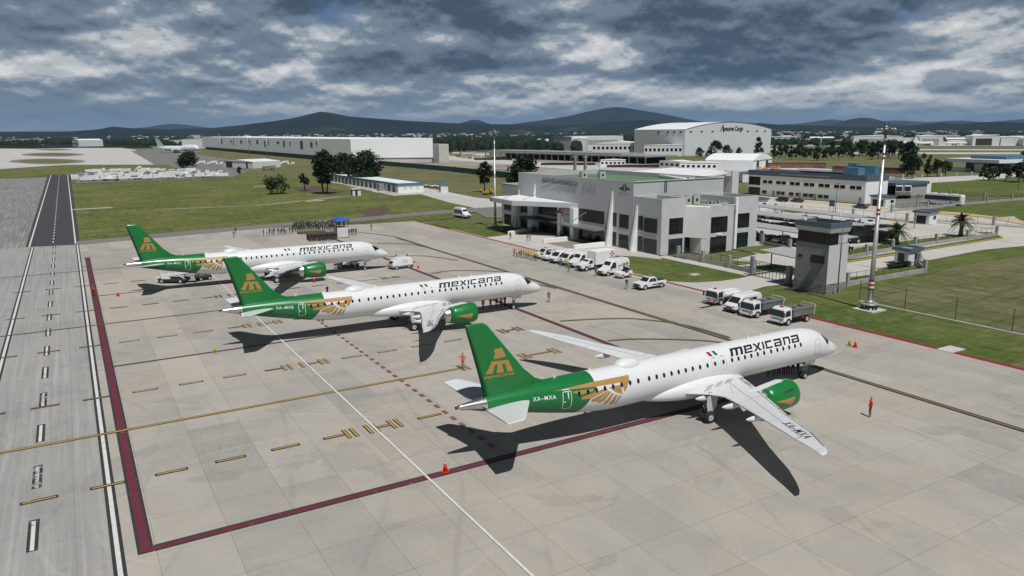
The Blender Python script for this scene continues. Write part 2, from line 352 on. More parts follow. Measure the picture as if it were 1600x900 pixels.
hz_ = t.sep(O)[2]
lowm = t.ss(hz_, 240, 40)
c = t.mix(t.math('MULTIPLY', t.math('MULTIPLY', t.ss(t.noise(t.mapping(O, loc=(400, 90, 0)), 0.0016, 8, 0.66), 0.55, 0.66), lowm), 0.75), c, (0.050, 0.056, 0.040))
spk = t.math('MULTIPLY', t.ss(t.noise(O, 0.03, 3, 0.7), 0.64, 0.70), t.ss(hz_, 110, 10))
c = t.mix(t.math('MULTIPLY', spk, 0.8), c, (0.30, 0.28, 0.26))
t.l.new(c, b.inputs['Base Color']); b.inputs['Roughness'].default_value = 1.0; b.inputs['Specular IOR Level'].default_value = 0.0
m, t, b, O = custom('rubble_stone')
v = t.new('ShaderNodeTexVoronoi', feature='DISTANCE_TO_EDGE'); t._in(v.inputs['Vector'], O); v.inputs['Scale'].default_value = 2.6
v2 = t.new('ShaderNodeTexVoronoi'); t._in(v2.inputs['Vector'], O); v2.inputs['Scale'].default_value = 2.6
c = t.mix(t.sep(v2.outputs['Color'])[0], (0.07, 0.07, 0.075), (0.24, 0.235, 0.23))
c = t.mix(t.ss(v.outputs['Distance'], 0.09, 0.03), c, (0.32, 0.32, 0.31))
t.l.new(c, b.inputs['Base Color']); b.inputs['Roughness'].default_value = 0.9
m, t, b, O = custom('corrugated_white')
wv = t.new('ShaderNodeTexWave', bands_direction='DIAGONAL'); t._in(wv.inputs['Vector'], t.mapping(O, scale=(1, 1, 0))); wv.inputs['Scale'].default_value = 1.2
c = t.mix(t.noise(t.mapping(O, scale=(1, 1, 0.12)), 0.35, 5, 0.6), (0.80, 0.84, 0.86), (0.88, 0.91, 0.92))
c = t.mix(t.math('MULTIPLY', wv.outputs['Fac'], 0.10), c, (0.60, 0.63, 0.65))
t.l.new(c, b.inputs['Base Color']); b.inputs['Roughness'].default_value = 0.55
def cladding(name, col):
    m, t, b, O = custom(name)
    x, y, z = t.sep(O)
    g = t.math('FRACT', t.math('MULTIPLY', z, 1.35)); line = t.ss(t.math('ABSOLUTE', t.math('SUBTRACT', g, 0.5)), 0.46, 0.49)
    c = t.mix(t.noise(t.mapping(O, scale=(0.6, 0.6, 0.15)), 1.0, 6, 0.65), tuple(v*0.90 for v in col), tuple(v*1.05 for v in col))
    c = t.mix(t.math('MULTIPLY', line, 0.35), c, tuple(v*0.55 for v in col))
    t.l.new(c, b.inputs['Base Color']); b.inputs['Roughness'].default_value = 0.6
cladding('panel_grey', (0.47, 0.49, 0.51)); cladding('panel_white', (0.82, 0.85, 0.87))
cladding('hangar_cladding', (0.60, 0.64, 0.67))
def foliage(name, ca, cb):
    m, t, b, O = custom(name)
    oi = t.new('ShaderNodeObjectInfo')
    c = t.mix(t.ss(t.noise(O, 0.9, 3, 0.6), 0.3, 0.7), ca, cb)
    c = t.mix(t.math('MULTIPLY', t.ss(t.noise(O, 4.0, 2, 0.6), 0.4, 0.7), 0.5), c, tuple(x*1.5 for x in cb))
    c = t.mix(t.math('MULTIPLY', oi.outputs['Random'], 0.35), c, tuple(x*0.6 for x in ca))
    t.l.new(c, b.inputs['Base Color']); b.inputs['Roughness'].default_value = 0.8; b.inputs['Specular IOR Level'].default_value = 0.2
foliage('leaf_dark', (0.012, 0.026, 0.010), (0.028, 0.050, 0.018))
foliage('leaf_mid', (0.022, 0.042, 0.014), (0.045, 0.075, 0.025))
foliage('leaf_olive', (0.035, 0.048, 0.022), (0.07, 0.085, 0.04))
foliage('woods_dark', (0.006, 0.014, 0.009), (0.015, 0.028, 0.014))
foliage('palm_leaf', (0.02, 0.035, 0.014), (0.05, 0.065, 0.03))

# ------------------------------------------------------------------ mesh builder
class MB:
    def __init__(s): s.v = []; s.f = []; s.m = []; s.sm = []
    def add(s, vs, fs, mi=0, smooth=False):
        o = len(s.v); s.v += [tuple(v) for v in vs]
        for f in fs: s.f.append(tuple(o+i for i in f)); s.m.append(mi); s.sm.append(smooth)
        return s
    def box(s, x0, x1, y0, y1, z0, z1, mi=0):
        vs = [(x, y, z) for z in (z0, z1) for y in (y0, y1) for x in (x0, x1)]
        return s.add(vs, [(0, 2, 3, 1), (4, 5, 7, 6), (0, 1, 5, 4), (2, 6, 7, 3), (0, 4, 6, 2), (1, 3, 7, 5)], mi)
    def bar(s, a, b, w, h=None, mi=0, upv=(0, 0, 1)):
        a = Vector(a); b = Vector(b); h = h or w; d = (b-a).normalized(); u = Vector(upv)
        if abs(d.dot(u)) > 0.97: u = Vector((1, 0, 0))
        r = d.cross(u).normalized(); u = r.cross(d)
        vs = []
        for p in (a, b):
            for i, j in ((-1, -1), (1, -1), (1, 1), (-1, 1)): vs.append(p+r*(w/2*i)+u*(h/2*j))
        return s.add(vs, [(0, 3, 2, 1), (4, 5, 6, 7), (0, 1, 5, 4), (1, 2, 6, 5), (2, 3, 7, 6), (3, 0, 4, 7)], mi)
    def tube(s, a, b, r0, r1=None, n=12, mi=0, cap=True, smooth=True):
        a = Vector(a); b = Vector(b); r1 = r0 if r1 is None else r1; d = (b-a).normalized(); u = Vector((0, 0, 1))
        if abs(d.z) > 0.9: u = Vector((1, 0, 0))
        r = d.cross(u).normalized(); u = r.cross(d); vs = []
        for p, q in ((a, r0), (b, r1)):
            for i in range(n):
                t = 2*math.pi*i/n; vs.append(p+r*(q*math.cos(t))+u*(q*math.sin(t)))
        s.add(vs, [(i, (i+1) % n, n+(i+1) % n, n+i) for i in range(n)], mi, smooth)
        if cap:
            s.add(vs[:n], [tuple(range(n))[::-1]], mi); s.add(vs[n:], [tuple(range(n))], mi)
        return s
    def path(s, pts, rad, n=8, mi=0):
        for i in range(len(pts)-1):
            r0 = rad[i] if hasattr(rad, '__len__') else rad; r1 = rad[i+1] if hasattr(rad, '__len__') else rad
            s.tube(pts[i], pts[i+1], r0, r1, n, mi)
        return s
    def lathe(s, prof, o=(0, 0, 0), axis='x', n=32, mi=0, smooth=True):
        """prof: (distance along axis, radius)"""
        o = Vector(o); vs = []
        for a, r in prof:
            for i in range(n):
                t = 2*math.pi*i/n; c_, s_ = r*math.cos(t), r*math.sin(t)
                vs.append(o+Vector({'x': (a, c_, s_), 'y': (c_, a, s_), 'z': (c_, s_, a)}[axis]))
        fs = []
        for j in range(len(prof)-1):
            for i in range(n): fs.append((j*n+i, j*n+(i+1) % n, (j+1)*n+(i+1) % n, (j+1)*n+i))
        return s.add(vs, fs, mi, smooth)
    def prism(s, poly, z0, z1, mi=0, top=None):
        n = len(poly); vs = [(x, y, z0) for x, y in poly]+[(x, y, z1) for x, y in poly]
        s.add(vs, [(i, (i+1) % n, n+(i+1) % n, n+i) for i in range(n)]+[tuple(range(n))[::-1]], mi)
        return s.add(vs[n:], [tuple(range(n))], mi if top is None else top)
    def prof(s, poly, y0, y1, mi=0):
        """side profile (x,z) pushed along y"""
        n = len(poly); vs = [(x, y0, z) for x, z in poly]+[(x, y1, z) for x, z in poly]
        return s.add(vs, [(i, (i+1) % n, n+(i+1) % n, n+i) for i in range(n)]+[tuple(range(n))[::-1], tuple(range(n, 2*n))], mi)
    def sheet(s, poly, z, mi=0):
        return s.add([(p[0], p[1], z) for p in poly], [tuple(range(len(poly)))], mi)
    def strip(s, pts, w, z, mi=0):
        """flat painted line along points"""
        P = [Vector((p[0], p[1], 0)) for p in pts]; L = []; Rr = []
        for i, p in enumerate(P):
            d = (P[min(i+1, len(P)-1)]-P[max(i-1, 0)]).normalized(); nn = Vector((-d.y, d.x, 0))
            L.append(p+nn*w/2); Rr.append(p-nn*w/2)
        vs = [(q.x, q.y, z) for q in L]+[(q.x, q.y, z) for q in Rr]; n = len(P)
        return s.add(vs, [(i, n+i, n+i+1, i+1) for i in range(n-1)], mi)
    def xf(s, M):
        s.v = [tuple(M @ Vector(v)) for v in s.v]; return s
    def mesh(s, name, mats, bevel=0.0, weld=True, seg=1, ang=None):
        me = bpy.data.meshes.new(name); me.from_pydata(s.v, [], s.f)
        for mm in (mats if isinstance(mats, (list, tuple)) else [mats]): me.materials.append(MT[mm] if isinstance(mm, str) else mm)
        me.polygons.foreach_set('material_index', s.m); me.polygons.foreach_set('use_smooth', s.sm)
        bm = bmesh.new(); bm.from_mesh(me)
        if weld: bmesh.ops.remove_doubles(bm, verts=bm.verts, dist=1e-4)
        bmesh.ops.recalc_face_normals(bm, faces=bm.faces)
        if bevel:
            es = [e for e in bm.edges if len(e.link_faces) == 2 and e.calc_face_angle(0) > 0.5]
            bmesh.ops.bevel(bm, geom=es, offset=bevel, segments=seg, affect='EDGES', clamp_overlap=True)
        bm.to_mesh(me); bm.free(); return me
    def build(s, name, mats, parent=None, **k):
        o = bpy.data.objects.new(name, s.mesh(name, mats, **k)); COL.objects.link(o)
        if parent is not None: o.parent = parent
        return o

def tag(o, label=None, cat=None, group=None, kind=None):
    if label: o['label'] = label
    if cat: o['category'] = cat
    if group: o['group'] = group
    if kind: o['kind'] = kind
    return o
def empty(name, loc=(0, 0, 0), rz=0.0, label=None, cat=None, group=None):
    o = bpy.data.objects.new(name, None); COL.objects.link(o); o.empty_display_size = 0.3
    o.location = loc; o.rotation_euler = (0, 0, rz); return tag(o, label, cat, group)
KIDS = {}
def kids(o): return [c for c in bpy.data.objects if c.parent == o]
def dup(root, loc=None, rz=None, label=None, group=None, scale=None, swap=None):
    """copy a thing with its parts; swap: {material name: material name} on fresh meshes"""
    def cp(o, par):
        c = o.copy()
        if par is not None: c.parent = par
        COL.objects.link(c)
        if swap and c.data and any(mm.name in swap for mm in c.data.materials):
            key = (c.data.name, tuple(sorted(swap.items())))
            if key not in KIDS:
                me = c.data.copy()
                for i, mm in enumerate(me.materials):
                    if mm.name in swap: me.materials[i] = MT[swap[mm.name]]
                KIDS[key] = me
            c.data = KIDS[key]
        for ch in KC(o): cp(ch, c)
        return c
    r = cp(root, None)
    if loc is not None: r.location = loc
    if rz is not None: r.rotation_euler = (0, 0, rz)
    if scale is not None: r.scale = (scale,)*3 if not hasattr(scale, '__len__') else scale
    if label: r['label'] = label
    if group: r['group'] = group
    return r
_kc = {}
def KC(o):
    if o.name not in _kc: _kc[o.name] = kids(o)
    return _kc[o.name]
def struct(name, mb, mats, **k): return tag(mb.build(name, mats, **k), kind='structure')
def text_mesh(s, size=1.0, align='LEFT', font_shear=0.0, bold=0.0, width=1.0, space=1.0):
    cu_ = bpy.data.curves.new('txt', 'FONT'); cu_.body = s; cu_.size = size; cu_.align_x = align; cu_.shear = font_shear; cu_.offset = bold; cu_.space_character = space
    o = bpy.data.objects.new('txt', cu_); COL.objects.link(o)
    bpy.context.view_layer.update()
    dg = bpy.context.evaluated_depsgraph_get(); me = o.evaluated_get(dg).to_mesh()
    vs = [(v.co.x*width, v.co.y, 0) for v in me.vertices]; fs = [tuple(p.vertices) for p in me.polygons]
    o.evaluated_get(dg).to_mesh_clear(); bpy.data.objects.remove(o); bpy.data.curves.remove(cu_)
    return vs, fs
# ================================================================== SETTING
def xy(*pts): return [(at(*p).x, at(*p).y) for p in pts]
Z = 0.004
# plain to the horizon
g = MB(); n = 14; S_ = 42000
xs = [S_*math.copysign(abs(i/n)**2.2, i) for i in range(-n, n+1)]
for i in range(2*n):
    for j in range(2*n):
        g.add([(xs[i], xs[j], -0.30), (xs[i+1], xs[j], -0.30), (xs[i+1], xs[j+1], -0.30), (xs[i], xs[j+1], -0.30)], [(0, 1, 2, 3)])
struct('ground_plain', g, 'plain_ground')
# airfield grass, near and middle distance
struct('airfield_grass', MB().sheet([(-400, -150), (1900, -150), (1900, 640), (1000, 760), (620, 1000), (300, 1500), (-150, 1500), (-400, 600)], -0.15), 'dry_grass')
struct('grass_field', MB().sheet([(0.6, 186), (90, 186), (104, 198), (119, 212), (122, 400), (100, 430), (0.6, 426)], -0.045), 'field_grass')
struct('grass_lawn', MB().sheet([(79, -100), (300, -100), (300, 92), (96, 92), (96, 111), (79, 111)], -0.04), 'lawn_grass')
struct('dry_meadow', MB().sheet([(96.5, -90), (280, -90), (230, 70), (130, 70), (118, 68), (103, 66), (94, 63)], -0.030), 'dry_grass')
# apron and service taxiway
struct('apron', MB().sheet([(0, -120), (80, -120), (80, 186.6), (66, 187), (40, 194), (0, 187.2)], 0), 'apron_slabs')
struct('concrete_taxiway', MB().sheet([(-60, -120), (0, -120), (0, 187.2), (-9.6, 189), (-60, 191)], 0), 'taxiway_slabs')
struct('asphalt_taxiway', MB().sheet([(-9.6, 189), (0.6, 187.2), (1.3, 532), (-10.4, 533)], 0), 'asphalt')
struct('taxiway_shoulder', MB().sheet([(-60, 191), (-9.6, 189), (-10.4, 500), (-60, 512)], 0), 'shoulder_slabs')
mk = MB()
mk.box(-60, -9.8, 258, 261.5, 0.0, Z, 0)
struct('shoulder_joint', mk, 'asphalt_old')
struct('turning_pad', MB().sheet([(0.6, 470), (6, 468), (5, 532), (1.3, 532)], 0.0), 'road_concrete')
# kerb strip between the apron and the lawn: red edge, pale path
m_ = MB()
m_.box(79.15, 80.05, -120, 72.5, -.02, 2*Z, 0); m_.box(79.35, 80.05, 72.5, 186.6, -.02, 2*Z, 0)
struct('red_edge_line', m_, 'mark_red')

# ---- painted markings: one sheet object per colour layer
blk, wht, mar, yel, yel2, fnt, red, dsh, dbk = MB(), MB(), MB(), MB(), MB(), MB(), MB(), MB(), MB()
def rect(mb, x0, x1, y0, y1, z): mb.add([(x0, y0, z), (x1, y0, z), (x1, y1, z), (x0, y1, z)], [(0, 1, 2, 3)])
def segx(mb, x0, x1, y, w_, z, step=12):
    k_ = max(1, int((x1-x0)/step))
    for i in range(k_): rect(mb, x0+(x1-x0)*i/k_, x0+(x1-x0)*(i+1)/k_, y-w_/2, y+w_/2, z)
def segy(mb, y0, y1, x, w_, z, step=12):
    k_ = max(1, int((y1-y0)/step))
    for i in range(k_): rect(mb, x-w_/2, x+w_/2, y0+(y1-y0)*i/k_, y0+(y1-y0)*(i+1)/k_, z)
# taxiway edge lines (black borders, white between)
for xl in (0.05, -8.25):
    segy(blk, -60, 187, xl-0.23, 0.20, Z); segy(blk, -60, 187, xl+0.23, 0.20, Z); segy(wht, -60, 187, xl, 0.25, 2*Z)
segy(wht, 189, 531, -0.25, 0.30, Z); segy(wht, 189, 532, -8.9, 0.30, Z)
yy = 13.45
while yy < 186:
    rect(dbk, -4.50, -3.90, yy-2.1, yy+2.1, Z); rect(dsh, -4.32, -4.10, yy-2.0, yy+1.9, 2*Z); yy += 9.05
yy = 195
while yy < 530:
    rect(wht, -4.65, -4.40, yy-1.2, yy+1.2, Z); yy += 6.2
# maroon stand boundary
segy(blk, 43.9, 166, 1.45, 0.86, Z); segy(mar, 44.1, 166, 1.45, 0.50, 2*Z)
segx(blk, 1.9, 50.6, 44.25, 0.78, 3*Z); segx(mar, 1.2, 50.5, 44.25, 0.44, 4*Z)
for yv in (84.4, 124.4):
    segx(blk, 1.75, 50, yv, 0.46, 3*Z); segx(mar, 1.75, 50, yv, 0.22, 4*Z)
segy(blk, 44.64, 165, 50.3, 0.72, 5*Z); segy(mar, 44.47, 165, 50.3, 0.40, 6*Z)
# stand centre lines
for yv, x1, ww, mbv in ((64.8, 32.0, 0.22, yel), (104.8, 32.0, 0.20, yel2), (149.6, 46.0, 0.18, yel2)):
    segx(blk, -24, x1, yv, ww*2.1, 7*Z); segx(mbv, -24, x1, yv, ww, 8*Z)
# dashed guide rows
def dash(x0, x1, y, mb=yel, w_=0.17, bw=0.44):
    rect(blk, x0-0.08, x1+0.08, y-bw/2, y+bw/2, 7*Z); rect(mb, x0+0.05, x1-0.05, y-w_/2, y+w_/2, 8*Z)
def tick(x, y, mb=yel):          # pair of short cross bars
    for q in (-0.30, 0.30):
        rect(blk, x+q-0.17, x+q+0.17, y-0.95, y+0.95, 9*Z); rect(mb, x+q-0.07, x+q+0.09, y-0.90, y+0.90, 10*Z)
for yv, mb in ((54.55, yel), (74.5, fnt), (94.2, fnt), (114.2, yel2), (134.0, yel2)):
    x = -25.0
    while x < 39:
        if x < 14 or x > 22.5: dash(x, x+2.0, yv, yel2 if (mb is fnt and x < 0) else mb)
        x += 4.0
    ty = yel if mb in (yel, fnt) else yel2
    dash(15.0, 16.7, yv, mb if mb is not fnt else yel2); tick(17.1, yv, ty); tick(18.9, yv, ty); dash(19.2, 20.7, yv, ty); tick(20.9, yv, ty)
for yv, mb in ((64.9, yel), (104.9, yel2), (149.4, yel2)):
    tick(32.5, yv, mb); tick(39.8, yv, mb); dash(39.9, 43.4, yv, mb, 0.15); tick(43.6, yv, mb)
for yv, mb in ((74.9, yel2), (114.1, yel2), (54.8, yel2)):
    tick(42.9, yv, mb); dash(43.1, 44.8, yv, mb); tick(45.0, yv, mb)
    dash(38.2, 41.6, yv, mb, 0.15, 0.34)
# service road and lead-in curves
segy(blk, -60, 158, 62.9, 0.74, 9*Z); segy(yel2, -60, 158, 62.9, 0.26, 10*Z)
def lead(pts, w_=0.24):
    P = [at(*p) if len(p) == 2 else Vector(p) for p in pts]; Q = []
    for i in range(len(P)-1):
        p0 = P[max(i-1, 0)]; p1 = P[i]; p2 = P[i+1]; p3 = P[min(i+2, len(P)-1)]
        for k_ in range(8):
            u = k_/8; Q.append(0.5*((2*p1)+(-p0+p2)*u+(2*p0-5*p1+4*p2-p3)*u*u+(-p0+3*p1-3*p2+p3)*u**3))
    Q.append(P[-1])
    blk.strip(Q, w_*2.0, 11*Z); yel2.strip(Q, w_, 12*Z)
lead([(875.6, 502), (940, 498.5), (1000, 499), (1073, 509), (1140, 528)])
lead([(950, 532.7), (1000, 530), (1089, 532), (1127, 535.5)])
lead([(674, 427.5), (714, 423), (794, 426.6), (862, 448)])
lead([(820, 445.5), (840, 445), (870, 451)])
lead([(557.6, 362.7), (611, 369), (640, 377), (672, 387)])
lead([(590, 380.6), (640, 381.5), (690, 393)])
lead([(606, 401.5), (660, 400), (715, 407)])
segy(wht, -60, 134, 19.15, 0.17, 13*Z)
segy(fnt, -60, 158, 66.6, 0.20, 3*Z); segy(fnt, -60, 46, 55.6, 0.20, 3*Z); segy(fnt, 46, 158, 76.6, 0.14, 3*Z)
yy = 46.2
while yy < 96:
    rect(red, 25.34, 25.70, yy, yy+0.78, 13*Z); yy += 1.62
struct('markings_black', blk, 'mark_black', weld=False); struct('markings_white', wht, 'mark_white', weld=False)
struct('markings_maroon', mar, 'mark_maroon', weld=False); struct('markings_yellow', yel, 'mark_yellow', weld=False)
struct('markings_dull_yellow', yel2, 'mark_yellow_dull', weld=False); struct('markings_faint', fnt, 'mark_faint', weld=False)
struct('markings_dash_borders', dbk, 'mark_dash_black', weld=False)
struct('markings_dashes', dsh, 'mark_dash', weld=False)
struct('markings_red', red, 'mark_faded_red', weld=False)

# ---- paths, roads and other paved ground
pv = lambda name, poly, z, mat: struct(name, MB().sheet(poly, z), mat)
pv('forecourt', [(79.99, 84.8), (79.99, 166), (88, 168), (96, 168), (96, 107), (93.6, 103.5), (91.4, 109), (84, 117.0), (82.4, 121.8), (80.6, 118.0), (80.4, 84.8)], 0.0, 'road_concrete')
pv('lawn_edge_path', [(96.6, 84), (97.3, 106.6), (94.7, 106), (94.4, 84)], 0.002, 'road_concrete')
struct('gate_driveway', MB().sheet([(79.99, 72.5), (83, 74.6), (90, 76.2), (96, 75.6), (101, 74.5), (112, 73.5), (118, 76), (118.5, 82.8), (104, 83.6), (95.0, 83.4), (91.5, 82.8), (87.5, 82.9), (83.0, 84.2), (79.99, 87.5)], 0.008), 'road_concrete')
pv('paved_court', [(96.5, 84.5), (118, 84.5), (122, 90), (122, 105.5), (116, 105.5), (113, 98), (104, 96), (99, 104), (96.6, 100)], -0.01, 'road_concrete')
struct('court_lawn', MB().sheet([(97.4, 92.0), (106, 90.5), (103.0, 98), (99.5, 105), (97.4, 106)], 0.005).sheet([(114, 97.5), (124, 97.5), (124, 105.5), (114, 105.2)], 0.005).sheet([(97.5, 85), (108, 85), (107, 89.0), (98, 90.5)], 0.005), 'lawn_grass')
struct('forecourt_beds', MB().sheet([(86.6, 122.6), (95.5, 122.9), (95.5, 132.6), (86.7, 132.5)], 0.006).sheet([(89, 146.5), (95.6, 146.5), (95.6, 151), (88, 149)], 0.006), 'bare_soil')
pv('front_garden', [(80.4, 147.5), (86.2, 148.4), (95.4, 152), (95.6, 170), (86, 178), (80.4, 178)], 0.007, 'lawn_grass')
# car park, access road and main road on the right
pv('car_park', [(122, 84.8), (176, 86.6), (186, 104), (184, 160), (120, 160), (121.4, 106), (122, 98)], -0.006, 'road_concrete')
pv('inner_road', [(118.5, 76.0), (132, 76.3), (154, 77.6), (168, 75.5), (190, 84), (220, 104), (205, 108), (178, 87.2), (174.5, 84.2), (142, 83.5), (118.5, 83.0)], -0.002, 'road_concrete')
pv('main_road', [(186, 84), (212, 98), (216, 120), (216, 200), (216, 330), (196, 330), (192, 200), (189, 150), (187, 112), (178, 96)], -0.004, 'far_slabs')
pbr('ochre_paving', (0.52, 0.40, 0.22), .8, var=.15)
pv('road_verge_yellow', [(207.0, 108), (212.0, 108), (215.5, 200), (209.5, 200)], 0.006, 'ochre_paving')
pv('road_verge_ochre', xy((1445, 331), (1500, 335), (1560, 342), (1620, 352), (1620, 348), (1560, 339), (1500, 332), (1450, 329)), 0.01, 'ochre_paving')
pv('palm_grass_strip', [(121.6, 85.4), (138, 87.3), (153.4, 87.7), (175, 87.6), (173, 92.3), (152, 93.0), (136, 92.4), (123, 90)], 0.012, 'lawn_grass')
kb = MB()
kb.strip([(118.5, 82.9), (141.6, 83.4), (174.0, 84.0), (176.6, 85.6), (177.5, 87.6)], 0.55, 0.14)
kb.strip(xy((1600, 351), (1540, 340), (1461, 333)), 0.7, 0.10); kb.strip(xy((1555, 358), (1500, 352), (1456, 347)), 0.6, 0.10)
kb.strip(xy((1456, 351), (1425, 349), (1394, 345), (1394, 341), (1420, 342)), 0.6, 0.10)
kb.strip(xy((1278, 331), (1272, 327), (1300, 330), (1330, 337)), 0.5, 0.12)
struct('yellow_kerb', kb, 'yellow_paint')
pv('traffic_island', xy((1220, 330), (1235, 327), (1252, 332), (1240, 333)), 0.03, 'lawn_grass')
pv('road_island', xy((1276, 331), (1288, 330), (1328, 337), (1325, 339), (1296, 337)), 0.03, 'lawn_grass')
pv('service_yard', xy((1385, 312), (1470, 309), (1500, 315), (1475, 324), (1420, 331), (1384, 329)), -0.01, 'asphalt_old')
pv('east_meadow', xy((1432, 306), (1432, 287), (1600, 277), (1600, 306)), -0.008, 'lawn_grass')
pv('road_meadow', xy((1445, 328), (1500, 321), (1600, 313), (1600, 346), (1545, 338)), -0.008, 'lawn_grass')
pv('east_road', xy((1388, 284), (1432, 287), (1570, 278.5), (1620, 270), (1620, 266), (1540, 274), (1410, 279)), 0.0, 'far_slabs')
# roads and yards in the middle distance
pv('perimeter_path', xy((120, 383), (300, 367), (400, 358), (480, 350), (560, 346), (640, 338), (700, 333), (742, 331), (760, 340), (800, 341), (800, 322), (778, 318), (735, 325), (640, 333), (560, 340), (480, 345), (400, 352), (300, 360), (120, 377)), 0.004, 'asphalt_old')
pv('access_road', xy((656, 303), (700, 316), (742, 325), (800, 322), (800, 315), (740, 308), (690, 298), (655, 292)), 0.006, 'far_slabs')
pv('field_track', [(3, 262), (30, 260.5), (52, 256), (75, 266), (98, 279), (98, 281.5), (74, 269), (52, 258), (30, 262.5), (3, 264)], 0.0, 'bare_soil')
pv('soil_patch_big', xy((560, 342), (590, 326), (612, 325), (598, 336)), 0.0, 'red_soil')
pv('soil_patch_far', xy((455, 293), (500, 290), (540, 299), (520, 305), (470, 299)), 0.0, 'red_soil')
pv('soil_patch_small', xy((560, 330), (605, 320), (600, 333), (570, 336)), 0.004, 'red_soil')
pv('barracks_yard', [(106, 268), (124, 268), (130, 392), (112, 392)], -0.01, 'road_concrete')
pv('construction_soil', [(196, 300), (350, 300), (360, 420), (330, 720), (215, 660), (200, 520)], -0.10, 'bare_soil')
pv('construction_road', [(272, 300), (346, 318), (322, 380), (322, 660), (290, 660), (280, 480), (273, 380)], -0.06, 'far_slabs')
pv('east_yard', [(262, 262), (400, 262), (400, 345), (345, 345), (330, 318), (262, 302)], -0.05, 'far_slabs')
pv('cargo_apron', xy((300, 240), (378, 252), (392, 262), (330, 266), (250, 262), (205, 236), (245, 232), (318, 236)), -0.04, 'asphalt_old')
pv('far_taxiway', xy((-200, 262), (-100, 240), (0, 232), (55, 232.5), (120, 231), (190, 231), (212, 234), (262, 257), (100, 257.5), (0, 264), (-200, 290)), -0.05, 'far_slabs')
for nm_, c_, rx_, ry_ in (('taxiway_island', (74, 252), 60, 4.4), ('taxiway_island', (82, 241.5), 49, 3.1), ('taxiway_island', (85, 234), 28, 1.2)):
    pts_ = [(c_[0]+rx_*math.copysign(abs(math.cos(a))**1.3, math.cos(a)), c_[1]+ry_*math.sin(a)) for a in np.linspace(0, 2*math.pi, 28, endpoint=False)]
    pv('taxiway_shoulder_oval', xy(*pts_), -0.03, 'asphalt_old')
    pv(nm_, xy(*[(c_[0]+(p[0]-c_[0])*0.72, c_[1]+(p[1]-c_[1])*0.8) for p in pts_]), -0.01, 'dry_grass')
pv('grass_verge', xy((-120, 285), (0, 266), (200, 257.3), (262, 257.5), (278, 263), (250, 267), (105, 273), (0, 279), (-120, 310)), -0.02, 'field_grass')
pv('equipment_yard', [(3, 432), (78, 436), (100, 500), (92, 560), (5, 558)], -0.01, 'asphalt_old')
pv('main_runway', [(700, 300), (1900, -850), (1990, -760), (940, 830)], -0.02, 'far_slabs') if False else None
pv('runway', xy((1320, 240.5), (1620, 241), (1620, 238), (1320, 238)), 0.0, 'far_slabs')
pv('runway_taxiway', xy((1180, 234.2), (1620, 235.2), (1620, 233.2), (1180, 232.4)), 0.0, 'far_slabs')
pv('hangar_apron', xy((1190, 228.6), (1630, 227.8), (1630, 225), (1190, 226)), 0.0, 'far_slabs')
pv('construction_pad', xy((1200, 270), (1300, 272), (1440, 276), (1400, 282), (1200, 276)), -0.04, 'bare_soil')

# ---- hills: each ridge has its own distance; heights read from the skyline
def hill(name, prof, dist, width, seed, rough=0.10):
    px = [p[0] for p in prof]; hz = []
    for a, b_ in prof: hz.append((a, b_))
    def pz(x):
        y = np.interp(x, [p[0] for p in prof], [p[1] for p in prof])
        d = (fw + cr*((x-800)/CAM_F) - cu*((y-450)/CAM_F)); k_ = dist/math.hypot(d.x, d.y)
        return math.atan2(d.y, d.x), CAM_H+d.z*k_
    X = np.linspace(prof[0][0], prof[-1][0], 260); st = [pz(x) for x in X]
    na = len(st); nr = 26; mb = MB(); vs = []
    rs = random.Random(seed); ph = [(rs.uniform(0, 6.28), rs.uniform(0, 6.28)) for _ in range(10)]
    def nz(a, r):
        s = 0
        for i, (p, q) in enumerate(ph): s += math.sin(a*(14+11*i*1.6)+p+r*5*math.sin(q))*math.cos(r*(3+i*1.7)+q)/(1+i*0.55)
        return s*0.35
    for j in range(nr+1):
        u = -1+2*j/nr
        for i, (a, h) in enumerate(st):
            f = 0.5+0.5*math.cos(math.pi*u)
            wob = nz(a, u)
            rr = dist+width*u
            z = -2+(h+2)*f*(1+rough*wob*min(1, abs(u)*2.2)*(1 if u < 0 else 0.4))
            vs.append((rr*math.cos(a), rr*math.sin(a), min(z, h)))
    fs = [(j*na+i, j*na+i+1, (j+1)*na+i+1, (j+1)*na+i) for j in range(nr) for i in range(na-1)]
    mb.add(vs, fs, 0, True)
    return struct(name, mb, 'hill_cover', weld=False)
hill('far_mountains', [(-500, 207), (150, 205), (228, 199), (250, 195), (268, 193), (290, 195), (330, 200), (400, 206), (1130, 206), (1160, 198), (1185, 191), (1215, 195), (1250, 193), (1300, 186), (1345, 192), (1400, 188), (1450, 191), (1500, 188), (1540, 191), (1600, 186), (1700, 188), (2200, 200)], 19000, 1900, 3, 0.06)
hill('volcano_range', [(640, 206), (700, 197), (724, 191), (738, 187), (750, 188), (766, 194), (800, 194), (830, 190), (860, 186), (890, 181), (915, 175), (945, 169), (962, 167), (975, 168), (992, 171), (1030, 177), (1060, 183), (1090, 189), (1130, 195), (1180, 200), (1280, 200), (1305, 193), (1325, 187), (1345, 184), (1358, 184), (1375, 188), (1395, 193), (1440, 200), (1500, 206)], 12500, 1700, 5, 0.12)
hill('near_range', [(-500, 208), (100, 206), (155, 202), (175, 197.5), (200, 200), (260, 202), (330, 200), (380, 195), (430, 189), (462, 184), (485, 178), (503, 174), (520, 177), (545, 182), (600, 186), (640, 189), (700, 192), (800, 195), (880, 196), (930, 193), (975, 189), (1005, 187), (1035, 191), (1080, 193), (1105, 191), (1135, 193), (1165, 192), (1200, 194), (1300, 197), (1380, 199), (1430, 196), (1470, 191), (1500, 193), (1555, 190), (1620, 193), (1700, 192), (2200, 204)], 8200, 1900, 9, 0.12)
